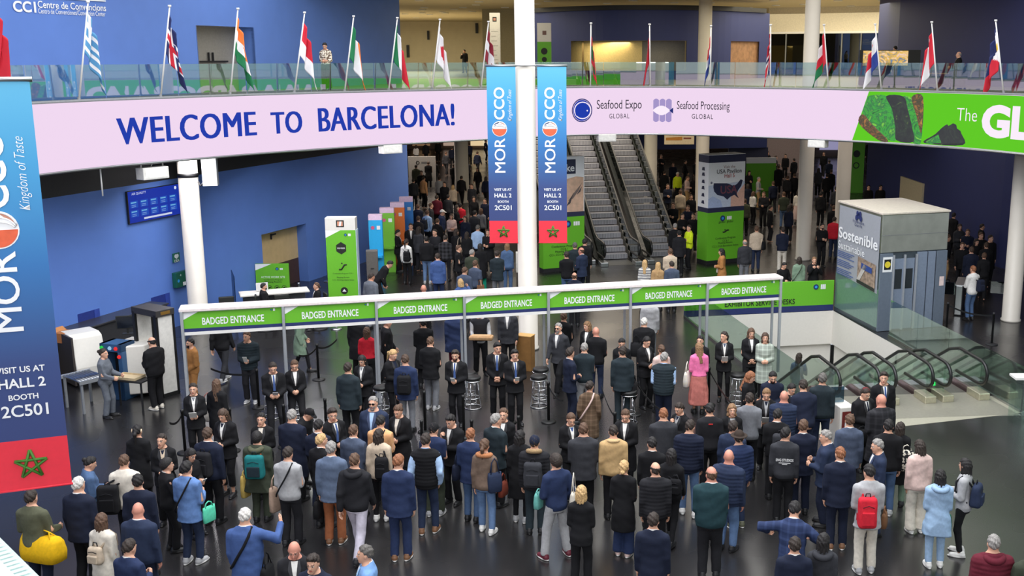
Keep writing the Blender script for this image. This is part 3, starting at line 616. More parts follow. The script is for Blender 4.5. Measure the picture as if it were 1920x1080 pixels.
# --- the badged entrance gate
gA, gB = Vector((-9.45, 24.37, 0)), Vector((4.97, 28.13, 0)); gL = (gB - gA).length; gx = (gB - gA).normalized(); ga = math.atan2(gx.y, gx.x)
t = thing('entrance_gate', 'long white entrance gate carrying a row of green BADGED ENTRANCE signs', 'gate', gA, ga)
ts = [0, .151, .2955, .4376, .579, .7226, .862, 1.0]; xs = [k * gL for k in ts]; ZG0, ZG1 = 1.98, 2.56
MB().box((gL / 2, .17, ZG1 + .02), (gL + .1, .5, .07)).build('top_beam', mat((236, 224, 222), .5), t, .01)
MB().box((gL / 2, .4, 2.3), (gL, .03, .5)).build('rear_panel', WHITE, t)
for i, x in enumerate(xs):
    MB().box((x, -.045, ZG1 / 2), (.065, .07, ZG1)).build('post', ALU, t, .008)
    MB().box((x - .03, .38, ZG1 / 2), (.06, .06, ZG1)).build('post', ALU, t, .008)
    if i == 7: break
    x0, x1 = x + .035, xs[i + 1] - .035; w = x1 - x0; h = ZG1 - ZG0
    sp = MB().box(((x0 + x1) / 2, 0, (ZG0 + ZG1) / 2), (w, .03, h)).build('sign_panel', SGREEN, t)
    F = Face((x0, -.016, ZG0), (1, 0, 0), (0, 0, 1), w, h, sp, .003)
    F.poly('lower_strip', [(0, 0), (1, 0), (1, .13), (0, .13)], WHITE, 1); F.poly('navy_strip', [(0, .13), (1, .13), (1, .27), (0, .27)], SNAVY, 1)
    F.poly('white_corner', [(0, .94), (0, .64), (.15, .94)], SIGNW, 1); F.poly('upper_strip', [(0, .94), (1, .94), (1, 1), (0, 1)], WHITE, 1)
    F.text('BADGED ENTRANCE', .5, .54, SIGNW, w=w * .63, h=h * .3, bold=.02); logos(F, .91, .86, .05, .1)
# --- counter along the wall with hatches
wang = math.atan2(WT.y, WT.x)
t = thing('security_counter', 'long dark counter running along the blue wall under two small hatches', 'counter', (lw(22.5), 22.5, 0), wang)
MB().box((5.05, -.35, 1.03), (10.1, .7, .05)).build('worktop', mat((52, 52, 56), .35), t, .01); MB().box((5.05, -.33, .5), (10.1, .6, 1.0)).build('front_panel', mat((40, 40, 44), .6), t)
for i, (x0, x1, y0, y1) in enumerate(((148, 188, 617, 583), (285, 319, 583, 553))):
    a, c, e, f = (wall_pt(x0, y0, -24.17, .012), wall_pt(x1, y0 - 10, -24.17, .012), wall_pt((x0 + x1) / 2, y0 - 5, -24.17), wall_pt((x0 + x1) / 2, y1, -24.17))
    o = MB().prism([a.xy, c.xy, (c - WN * .05).xy, (a - WN * .05).xy], e.z, f.z).build('window_%d' % (8 + i), mat((30, 48, 124), .6)); o['kind'] = 'structure'  # shaded recess put in as a darker blue panel on the wall face
    MB().prism([(c - WT * .2).xy, c.xy, (c + WN * .012).xy, (c + WN * .012 - WT * .2).xy], e.z, f.z).build('window_reveal', mat((44, 66, 150), .6), o)  # flat lighter strip imitates the inner side of the recess
q = G(124, 640, 1.06); t = thing('cardboard_box', 'small brown cardboard box at the near end of the dark counter', 'box', (q.x, q.y, 1.06), wang)
MB().box((0, 0, .13), (.42, .32, .26)).build('box_body', mat((168, 106, 58), .8), t, .006); MB().add([(-.21, .16, .26), (.21, .16, .26), (.23, .3, .34), (-.23, .3, .34)], [(0, 1, 2, 3)]).build('box_flap', mat((186, 124, 72), .8), t); MB().lathe([(0, 0), (.06, 0), (.06, .004), (0, .004)], (0, -.162, .13), 16).build('label_spot', SIGNW, t)
# --- wall screen, heart sign and first-aid cabinet
a, c = wall_pt(236, 388, -24.17, .05), wall_pt(336, 374, -24.17, .05); z0, z1 = wall_pt(288, 411, -24.17).z, wall_pt(284, 351, -24.17).z
t = thing('wall_screen', 'blue information screen on the upper blue wall showing ten tiles', 'screen', (a.x, a.y, z0), wang); w = (c - a).xy.length; h = z1 - z0
MB().box((w / 2, .0, h / 2), (w, .06, h)).build('casing', SBLACK, t, .006)
F = Face((.02, -.031, .02), (1, 0, 0), (0, 0, 1), w - .04, h - .04, t, .003)
F.poly('display', [(0, 0), (1, 0), (1, 1), (0, 1)], mat((30, 56, 176), emit=.8))
for r_ in range(2):
    for k in range(5):
        u, v = .1 + k * .185, .58 - r_ * .29
        F.poly('tile', [(u - .07, v - .11), (u + .07, v - .11), (u + .07, v + .11), (u - .07, v + .11)], mat((40, 90, 210), emit=.7), 2); F.poly('tile_head', [(u - .06, v + .04), (u + .04, v + .04), (u + .04, v + .08), (u - .06, v + .08)], mat((120, 190, 240), emit=.8), 3)
        for e in range(2): F.poly('tile_line', [(u - .05, v - .03 - e * .05), (u + .03, v - .03 - e * .05), (u + .03, v - .015 - e * .05), (u - .05, v - .015 - e * .05)], mat((150, 190, 250), emit=.7), 3)
F.poly('caption_bar', [(.26, .06), (.8, .06), (.8, .12), (.26, .12)], mat((220, 230, 255), emit=.8), 2); F.text('AIR QUALITY', .2, .91, mat((220, 230, 255), emit=.9), w=w * .26); F.disc('logo', .9, .9, .05, mat((220, 230, 255), emit=.9), 2)
SAFE = mat((20, 92, 76), .5)
def wallsign(name, lab, cat, x0, x1, y0, y1, m, dep=.03):
    a, c = wall_pt(x0, (y0 + y1) / 2, -24.17, .02), wall_pt(x1, (y0 + y1) / 2, -24.17, .02); e, f = wall_pt((x0 + x1) / 2, y0, -24.17), wall_pt((x0 + x1) / 2, y1, -24.17)
    t = thing(name, lab, cat, (a.x, a.y, e.z), wang); w, h = (c - a).xy.length, f.z - e.z
    MB().box((w / 2, -dep / 2, h / 2), (w, dep, h)).build('plate', m, t, .006)
    return Face((0, -dep - .001, 0), (1, 0, 0), (0, 0, 1), w, h, t, .003)
F = wallsign('heart_sign', 'small dark green sign with white heart, above the first-aid cabinet', 'sign', 322, 335, 491, 474, SAFE)
F.disc('heart', .38, .66, .06, SIGNW); F.disc('heart', .62, .66, .06, SIGNW); F.poly('heart', [(.2, .62), (.5, .32), (.8, .62)], SIGNW); F.text('DEA', .5, .14, SIGNW, w=F.w * .7)
F = wallsign('first_aid_cabinet', 'green wall cabinet with white panel below the heart sign', 'cabinet', 322, 350, 536, 508, SAFE, .15)
F.poly('white_panel', [(.42, .05), (.95, .05), (.95, .62), (.62, .3), (.42, .3)], SIGNW); F.disc('emblem', .14, .45, .05, SKY); F.text('+', .3, .8, SIGNW, w=F.w * .1)
# --- x-ray scanner, roller table, tray, monitors, detector
q0, q1 = G(209, 742), G(249, 746); ang = math.atan2(q1.y - q0.y, q1.x - q0.x)
WSH = mat((226, 222, 214), .45, vary=.02); XB = mat((52, 88, 128), .4, vary=.05)
t = thing('baggage_scanner', 'x-ray baggage scanner with a blue tunnel front and white body by the counter', 'scanner', q0, ang)
w = (q1 - q0).length; h = 1.42
b = MB(); b.box((.06, 0, h / 2), (.12, .5, h)).box((w - .06, 0, h / 2), (.12, .5, h)).box((w / 2, 0, h - .1), (w, .5, .2)).box((w / 2, 0, .28), (w, .5, .56)); b.build('tunnel_front', XB, t, .01)
MB().box((w / 2, .12, .95), (w - .2, .02, .7)).build('curtain', BLACK, t); b = MB()
b.prism([(w - .02, -.1), (w + .34, .15), (w + .34, .85), (.1, .8), (.1, .25)], .1, 1.34); b.build('machine_body', WSH, t, .03)
for k, (x, c) in enumerate(((.08, (40, 200, 80)), (w / 2, (150, 190, 220)), (w - .14, (230, 50, 50)), (w - .06, (230, 50, 50)))):
    MB().lathe([(0, 0), (.05, 0), (.04, .03), (0, .035)], (0, 0, 0), 12).build('indicator_lamp', mat(c, emit=1.0), t).location = (x, -.27, h - .1 - (.2 if k == 3 else 0))
for o in t.children:
    if o.name.startswith('indicator'): o.rotation_euler = (R(90), 0, 0)
MB().box((w * .55, -.45, .66), (w * 1.0, .5, .05)).build('belt_end', BLACK, t)
q2 = G(148, 728); q3 = G(206, 716)
t = thing('hooded_conveyor', 'white sloping conveyor hood with a dark end, left of the blue scanner front', 'conveyor', q2, math.atan2(q3.y - q2.y, q3.x - q2.x)); w = (q3 - q2).length
b = MB(); pr = [(0, .12), (.0, .5), (.22, 1.25), (.4, 1.32), (1.0, 1.32), (1.0, .12)]
vs = [(x, y, z) for x in (0, w) for y, z in pr]; n = len(pr); b.add(vs, [tuple(range(n - 1, -1, -1)), tuple(range(n, 2 * n))] + [(i, (i + 1) % n, n + (i + 1) % n, n + i) for i in range(n)])
b.build('hood', WSH, t, .03); MB().box((-.03, .55, .68), (.05, .98, 1.26)).build('end_panel', mat((58, 52, 50), .6), t)
MB().box((w / 2, .5, .06), (w * .9, .8, .12)).build('plinth', DARK, t)
q = G(165, 764); t = thing('roller_table', 'grey metal roller table in front of the white conveyor hood', 'table', q, R(-38))
b = MB()
for k in range(9): b.tube([(-.42, -.3 + k * .075, .78), (.42, -.3 + k * .075, .78)], .028, 8)
b.build('roller_bed', STEEL, t); MB().box((-.44, 0, .77), (.04, .72, .09)).box((.44, 0, .77), (.04, .72, .09)).build('side_rail', ALU, t)
for x in (-.4, .4):
    for y in (-.3, .3): MB().box((x, y, .37), (.05, .05, .74)).build('leg', ALU, t)
q = G(242, 706, .82); t = thing('inspection_table', 'narrow black inspection table between the guard and the man in black', 'table', (q.x, q.y, 0), ang)
MB().box((0, 0, .76), (1.0, .45, .04)).build('table_top', DARK, t, .006)
for x in (-.46, .46):
    for y in (-.18, .18): MB().box((x, y, .37), (.035, .035, .74)).build('leg', DARK, t)
t = thing('tray', 'beige plastic tray lying on the black inspection table', 'tray', (q.x, q.y, .785), ang)
MB().box((0, 0, .012), (.62, .4, .024)).build('tray_base', mat((206, 186, 150), .6), t, .006)
MB().box((0, .195, .04), (.62, .015, .05)).box((0, -.195, .04), (.62, .015, .05)).box((.305, 0, .04), (.015, .4, .05)).box((-.305, 0, .04), (.015, .4, .05)).build('tray_rim', mat((206, 186, 150), .6), t)
for px, py, lab in ((240, 622, 'black computer monitor above the white conveyor hood'), (271, 614, 'black computer monitor beside the metal detector')):
    q = G(px, py + 4, 1.34 if px < 250 else 1.30); t = thing('monitor', lab, 'monitor', q, R(14), 'security monitors')
    MB().box((0, 0, .31), (.52, .05, .34)).build('screen_casing', SBLACK, t, .008); MB().box((0, -.027, .31), (.47, .004, .29)).build('display', mat((22, 26, 34), .15), t); MB().box((0, .02, .08), (.05, .04, .16)).build('stem', SBLACK, t); MB().box((0, 0, .01), (.26, .18, .02)).build('foot', SBLACK, t)
q0, q1 = G(302, 747), G(336, 737); ang2 = math.atan2(q1.y - q0.y, q1.x - q0.x); w = (q1 - q0).length
t = thing('metal_detector', 'white walk-through metal detector beside the gate end', 'metal detector', q0, ang2)
for y, e in ((0, 0), (.85, .0)):
    p = MB().box((w / 2, y, 1.05), (w - .1, .07, 2.1)).build('side_panel', mat((214, 212, 206), .5), t, .01)
    MB().box((.03, y, 1.05), (.06, .1, 2.12)).box((w - .03, y, 1.05), (.06, .1, 2.12)).box((w / 2, y, .05), (w, .1, .1)).build('edge_trim', BLACK, t)
MB().box((w / 2, .42, 2.14), (w, 1.0, .16)).build('cross_bar', mat((52, 50, 50), .5), t, .01); MB().box((w / 2, -.083, 2.14), (w * .5, .006, .08)).build('display', mat((120, 90, 40), .3), t)
# --- reception desk with its glass screen and chairs
q = G(514, 546, 1.05); t = thing('reception_desk', 'white reception desk in front of the green work-site board', 'desk', (q.x, q.y, 0), R(22))
MB().box((0, 0, 1.03), (2.1, .7, .05)).build('desk_top', WSH, t, .01); MB().box((0, .05, .5), (1.9, .04, .9)).build('desk_body', mat((90, 92, 98), .6), t); MB().box((-.35, .1, 1.2), (.36, .04, .26)).build('monitor_back', mat((205, 205, 205), .5), t)
MB().box((-1.2, .1, .85), (.02, 1.2, 1.7)).build('glass_screen', glass((120, 160, 190), .06, .7), t)
for px, py, lab in ((424, 556, 'black office chair at the glass end of the reception desk'), (527, 552, 'black office chair between the two desk staff')):
    q = G(px, py, 1.05); t = thing('office_chair', lab, 'chair', (q.x, q.y, 0), R(20), 'chairs at the reception desk')
    MB().box((0, 0, .48), (.46, .46, .08)).build('seat', SBLACK, t, .03); MB().box((0, -.23, .82), (.46, .07, .56)).build('backrest', SBLACK, t, .03); MB().tube([(0, 0, .1), (0, 0, .45)], .03, 8).build('stem', DARK, t)
    b = MB()
    for k in range(5): b.tube([(0, 0, .1), (.28 * math.cos(k * 1.257), .28 * math.sin(k * 1.257), .05)], .02, 6)
    b.build('base', DARK, t)
# --- green boards and towers
def board(name, lab, BL, ang, w, d, levels, cat='sign tower'):
    """levels: list of (z0, z1, part name, material)"""
    t = thing(name, lab, cat, BL, ang)
    for z0, z1, pn, m in levels: MB().box((w / 2, d / 2, (z0 + z1) / 2), (w, d, z1 - z0)).build(pn, m, t, .004)
    return t
q = D(478, 495, 37); r_ = D(540, 497, 37); w = r_.x - q.x
t = board('notice_board', 'green ACTIVE WORK SITE board with a white corner, standing behind the reception desk', (q.x, 37, 0), R(2), w, .08, [(0, q.z, 'panel', SGREEN)], 'notice board')
F = Face((0, -.001, 0), (1, 0, 0), (0, 0, 1), w, q.z, t, .004); F.poly('white_corner', [(0, 1), (0, .82), (.5, 1)], SIGNW); logos(F, .72, .86, .24, .05)
F.text('ACTIVE WORK SITE', .52, .63, SIGNW, w=w * .72); F.text('Conference Program', .52, .55, SBLACK, w=w * .56); F.text('Meeting Rooms', .52, .49, SBLACK, w=w * .5)
for u in (.4, .62, .84): F.disc('pictogram', u, .33, .085, SBLACK, 2, r0=.07); F.poly('pictogram', [(u - .05, .30), (u + .05, .33), (u + .02, .36), (u - .02, .35)], SBLACK, 2)
a, c = D(618, 590, 35), D(673, 590, 35); w = c.x - a.x; zt, zg = D(618, 409, 35).z, D(617, 432, 35).z
t = board('sign_tower', 'tall green sign tower with white head standing beside the blue wall', (a.x, 35, 0), R(3), w, .42, [(0, zg, 'green_body', SGREEN), (zg, zt, 'white_head', WSH)])
MB().box((w + .012, .21, zg / 2), (.02, .40, zg)).build('side_light', mat((196, 214, 230), .4), t)  # white-blue edge panel in its own colour
F = Face((0, -.001, 0), (1, 0, 0), (0, 0, 1), w, zg, t, .005); F.poly('white_corner', [(0, 1), (0, .91), (.5, 1)], SIGNW); logos(F, .73, .945, .24, .03)
F.text('', .5, .5, SIGNW) if False else None
hx = [(.5 + .19 * math.cos(R(30 + 60 * k)), .785 + .075 * math.sin(R(30 + 60 * k))) for k in range(6)]; F.poly('hexagon', hx, SBLACK, 1); F.text('MEMBER', .5, .785, SIGNW, w=w * .26)
def esc_icon(F, u, v, s, m):
    MB().tube([F.at(u - s * .5, v - s * .12, 2), F.at(u - s * .2, v - s * .12, 2), F.at(u + s * .2, v + s * .1, 2), F.at(u + s * .5, v + s * .1, 2)], s * F.w * .1, 5).build('escalator_icon', m, F.p); F.disc('escalator_icon', u - s * .12, v + s * .16, s * F.w * .1, m, 2, n=12); 
esc_icon(F, .53, .56, .26, SBLACK)
for s_, v, e in (('Conference Program CC4.1', .478, .68), ('Meeting Rooms', .43, .42), ('CC1, CC4 Barcelona Suites', .40, .72), ('Halls 1, 2, 3, 4 & 5', .19, .62), ('Meeting Rooms', .145, .6), ('Exhibitor Service Desks', .1, .8), ('Press Office', .055, .5)): F.text(s_, .52, v, SBLACK, w=w * e)
F.disc('arrow_disc', .54, .27, w * .12, SBLACK, 2); F.poly('arrow', [(.47, .258), (.54, .29), (.61, .258)], SIGNW, 3)
F2 = Face((0, -.001, zg), (1, 0, 0), (0, 0, 1), w, zt - zg, t, .005); F2.poly('square_emblem', [(.37, .25), (.63, .25), (.63, .82), (.37, .82)], SBLACK); F2.poly('square_emblem', [(.41, .35), (.59, .35), (.59, .72), (.41, .72)], mat((214, 150, 120), .6), 2); F2.poly('square_emblem', [(.46, .35), (.52, .35), (.55, .72), (.49, .72)], SIGNW, 3)
for i, (px, py, w, c, lab) in enumerate(((690, 403, .50, (40, 176, 236), 'bright blue kiosk nearest to the grey case'), (711, 390, .55, (122, 194, 60), 'green kiosk second along the blue wall'), (731, 380, .55, (236, 124, 50), 'orange kiosk third along the blue wall'), (748, 370, .55, (50, 140, 224), 'blue kiosk farthest along the blue wall'))):
    q = G(px, py, 2.55); t = board('registration_kiosk', lab + ', with a pink head strip', (q.x, q.y, 0), R(6), w, .3, [(0, 2.35, 'body', mat(c, .5, vary=.03)), (2.35, 2.55, 'head_strip', mat((236, 206, 232), .4))], 'kiosk'); t['group'] = 'registration kiosks'
    F = Face((0, -.001, 0), (1, 0, 0), (0, 0, 1), w, 2.35, t, .004); F.disc('logo', .3, .88, .07, mat((220, 90, 130), .5), 2, n=14); F.poly('logo', [(.6, .85), (.85, .85), (.85, .91), (.6, .91)], SIGNW, 2)
    MB().box((w / 2, -.12, 1.0), (w * .9, .22, .06)).build('shelf', mat(c, .5), t)
q = G(700, 540); t = thing('equipment_case', 'grey upright case standing in front of the bright blue kiosk', 'case', (q.x, q.y, 0), R(10)); MB().box((0, 0, .72), (.42, .32, 1.38)).build('case_body', mat((104, 100, 96), .6), t, .03); MB().box((0, -.17, .75), (.12, .02, .03)).build('latch', DARK, t); MB().box((0, 0, .02), (.4, .3, .04)).build('base', DARK, t)
# USA tower
bl, br = G(1325, 497), G(1392, 490); w = (br - bl).length; ang = math.atan2(br.y - bl.y, br.x - bl.x); Yt = (bl.y + br.y) / 2
zz = lambda y: D(1360, y, Yt).z
zt = zz(290)
t = board('sign_tower', 'green and white sign tower inviting to the USA Pavilion, by the escalator foot', bl, ang, w, .75, [(0, .16, 'plinth', DARK), (.16, zz(397), 'green_body', SGREEN), (zz(397), zz(388), 'navy_band', SDARK), (zz(388), zz(304), 'poster_panel', SIGNW), (zz(304), zt, 'navy_head', SDARK)])
MB().box((w / 2, .375, zt + .01), (w, .75, .02)).build('top_cover', WHITE, t)
F = Face((0, -.001, zz(388)), (1, 0, 0), (0, 0, 1), w, zz(304) - zz(388), t, .005); TXT = mat((60, 50, 58), .6)
F.text('Visit the', .56, .90, mat((150, 110, 100), .6), w=w * .32); F.text('USA Pavilion', .56, .80, TXT, w=w * .68, bold=.012); F.text('Hall 5', .57, .70, mat((170, 70, 60), .6), w=w * .28, bold=.008)
F.poly('map_ground', [(0, 0), (1, 0), (1, .56), (.0, .5)], mat((198, 208, 226), .6), .6); F.poly('map_ground', [(.62, 0), (1, .0), (1, .5), (.8, .3), (.62, .22)], mat((226, 180, 160), .6), .9)
US = [(.14, .55), (.5, .53), (.6, .5), (.68, .46), (.78, .5), (.88, .6), (.94, .58), (.9, .45), (.82, .36), (.78, .28), (.84, .18), (.8, .2), (.72, .26), (.6, .22), (.52, .16), (.42, .24), (.25, .28), (.16, .36), (.13, .46)]
F.poly('map', US, SDARK, 1.4); F.text('USA', .55, .39, mat((52, 56, 70), .6), w=w * .46, bold=.04, k=2.4); F.text('USA', .56, .392, mat((120, 66, 84), .6), w=w * .46, k=3, bold=.01); F.disc('map_spot', .08, .56, .05, mat((110, 112, 130), .6))
F.poly('print', [(0, .0), (.4, 0), (.34, .16), (.12, .26), (0, .2)], mat((170, 186, 220), .6), 1.2)
F = Face((0, -.001, .16), (1, 0, 0), (0, 0, 1), w, zz(397) - .16, t, .005); logos(F, .5, .87, .34, .07); F.text('global  global', .5, .79, SBLACK, w=w * .4); esc_icon(F, .5, .60, .16, SBLACK)
for s_, v, e in (('Conference Program', .45, .56), ('CC4.1', .40, .16), ('Meeting Rooms', .35, .40), ('CC1, CC4 Barcelona Suites', .29, .72)): F.text(s_, .5, v, SBLACK, w=w * e)
F = Face((0, .75, zz(388)), (0, -1, 0), (0, 0, 1), .75, zz(304) - zz(388), t, .005)
for k, v in enumerate((.86, .74, .58, .44, .28, .12)): F.poly('pictogram', [(.35, v - .035), (.65, v - .04), (.6, v + .04), (.4, v + .03)], SDARK)
# fish-picture tower next to the centre column
bl, br = Vector((-1.9, 41.7, 0)), Vector((-.3, 42.45, 0)); w = (br - bl).length; ang = math.atan2(br.y - bl.y, br.x - bl.x); zz = lambda y: D(1060, y, 42.1).z
t = board('sign_tower', 'green sign tower with a fish picture on top, between the banner and the escalators', bl, ang, w, .42, [(0, .16, 'plinth', DARK), (.16, zz(407), 'green_body', SGREEN), (zz(407), zz(398), 'navy_band', SDARK), (zz(398), zz(294), 'poster_panel', SIGNW)])
zp0, zp1 = zz(398), zz(294); F = Face((0, -.001, zp0), (1, 0, 0), (0, 0, 1), w, zp1 - zp0, t, .005)
F.poly('picture', [(0, 0), (.98, 0), (.98, .62), (.8, .64), (0, .5)], mat((214, 178, 152), .6, vary=.2, scale=4)); F.poly('navy_box', [(.2, .69), (.79, .69), (.79, .95), (.2, .95)], SDARK); F.text('ke', .66, .8, SIGNW, w=w * .2, bold=.02)
F.poly('fish', [(.6, .2), (.74, .34), (.92, .5), (.95, .54), (.86, .38), (.72, .24)], mat((120, 106, 100), .6), 2); F.poly('fish', [(.55, .1), (.7, .3), (.74, .36), (.66, .16)], mat((70, 66, 70), .6), 2); F.poly('fish', [(.8, .3), (.9, .42), (.94, .46), (.9, .36)], mat((80, 76, 80), .6), 3)
F = Face((0, -.001, .16), (1, 0, 0), (0, 0, 1), w, zz(407) - .16, t, .005); logos(F, .7, .86, .4, .08)
for s_, v, e in (('Conference Program', .42, .6), ('CC4.1', .37, .16), ('Meeting Rooms', .32, .42), ('CC1, CC4 Barcelona Suites', .26, .7)): F.text(s_, .5, v, SBLACK, w=w * e)
# far green boards and hall sign
q = D(1274, 258, 57); t = board('hall_sign', 'cream hall sign hanging above the dark hall beside a pillar', (q.x - .78, 57, q.z - .36), R(4), 1.56, .06, [(0, .72, 'panel', mat((214, 196, 160), .6))], 'sign'); F = Face((0, -.001, 0), (1, 0, 0), (0, 0, 1), 1.56, .72, t, .005)
F.poly('print', [(.05, .3), (.6, .3), (.6, .55), (.05, .5)], mat((180, 120, 40), .6)); F.poly('print', [(.64, .38), (.9, .38), (.9, .5), (.64, .5)], mat((130, 70, 50), .6)); MB().tube([(.2, .03, .72), (.2, .03, 5.5 - q.z + .36)], .012, 5).tube([(1.36, .03, .72), (1.36, .03, 5.5 - q.z + .36)], .012, 5).build('hanging_wire', DARK, t)
q = G(1603, 362); t = board('sign_tower', 'dark green sign tower with white head far behind the white pillars', (q.x - .5, q.y, 0), R(4), 1.0, .5, [(0, 3.1, 'green_body', SGREEN), (3.1, 3.9, 'white_head', WSH)]); F = Face((0, -.001, 0), (1, 0, 0), (0, 0, 1), 1.0, 3.1, t, .005); F.disc('pictogram', .5, .78, .22, SBLACK); F.disc('pictogram', .5, .55, .2, SBLACK, 2, r0=.14)
q = D(1424, 296, 68); t = board('sign_wall', 'low white and green sign far back beside the grey hall wall', (q.x - .8, 68, 0), R(6), 1.9, .1, [(0, q.z - .35, 'green_body', SGREEN), (q.z - .35, q.z, 'white_head', SIGNW)], 'sign')
q = G(793, 352); t = board('catalogue_wall', 'pale grey display wall in the far crowd past the blue corner', (q.x - .9, q.y, 0), R(4), 1.75, .1, [(0, 2.0, 'panel', mat((190, 188, 184), .6))], 'display'); F = Face((0, -.001, 0), (1, 0, 0), (0, 0, 1), 1.75, 2.0, t, .005); F.disc('logo', .35, .8, .12, SBLACK, 2, r0=.07); F.poly('print', [(.48, .77), (.8, .77), (.8, .83), (.48, .83)], GREY)
q = G(986, 536); t = board('leaflet_rack', 'white leaflet rack half hidden behind the centre column', (q.x - .35, q.y, 0), R(5), .55, .4, [(0, .5, 'base_box', mat((92, 84, 78), .7)), (.5, 1.22, 'white_panel', WSH)], 'rack'); MB().box((.3, .1, 1.3), (.3, .2, .14)).build('leaflets', mat((150, 150, 140), .7), t)
# gallery towers
q = D(927, 24, 60); r_ = D(927, 118, 60); t = board('sign_tower', 'white notice tower on the gallery left of the centre column', (q.x - .27, 60, MZ), 0, .54, .4, [(0, 2.7, 'white_body', mat((222, 218, 212), .6)), (2.7, q.z - MZ, 'white_head', WSH)]); F = Face((0, -.001, 0), (1, 0, 0), (0, 0, 1), .54, q.z - MZ, t, .005); F.poly('emblem', [(.3, .87), (.7, .87), (.7, .94), (.3, .94)], SBLACK); F.poly('emblem', [(.38, .885), (.62, .885), (.62, .925), (.38, .925)], SALM, 2)
for k in range(7): F.poly('print', [(.15, .3 + k * .07), (.8 - (k % 3) * .1, .3 + k * .07), (.8 - (k % 3) * .1, .31 + k * .07), (.15, .31 + k * .07)], mat((180, 176, 170), .6))
q = D(1020, 43, 58); t = board('sign_tower', 'green notice tower on the gallery just right of the centre column', (q.x - .36, 58, MZ), 0, .72, .4, [(0, 2.0, 'green_body', SGREEN), (2.0, q.z - MZ, 'white_head', WSH)]); F = Face((0, -.001, 0), (1, 0, 0), (0, 0, 1), .72, 2.0, t, .005); F.disc('pictogram', .5, .76, .17, SBLACK); F.disc('pictogram', .5, .55, .13, SBLACK)
for k in range(4): F.poly('print', [(.25, .2 + k * .07), (.75, .2 + k * .07), (.75, .22 + k * .07), (.25, .22 + k * .07)], mat((50, 90, 20), .6))
F2 = Face((0, -.001, 2.0), (1, 0, 0), (0, 0, 1), .72, .7, t, .005); F2.poly('emblem', [(.38, .5), (.66, .5), (.66, .8), (.38, .8)], mat((120, 90, 84), .6))
q = D(1664, 122, 50.5); t = thing('video_wall', 'bright multicoloured video wall over a black counter on the gallery', 'screen', (q.x, 50.5, MZ), R(-6)); MB().box((.1, .1, 1.12), (2.7, .1, .85)).build('casing', SBLACK, t)
vm = artmat(((220, 60, 40), (250, 220, 200), (240, 190, 60), (60, 120, 170), (230, 230, 220)), 1.7, 4, 'coloured screen picture'); MB().box((-.1, .04, 1.18), (2.0, .02, .66)).build('display', vm, t); MB().box((.1, -.5, .35), (2.8, .4, .7)).build('counter', mat((34, 34, 36), .5), t); MB().box((.1, -.5, .72), (2.9, .5, .05)).build('counter_top', SBLACK, t)
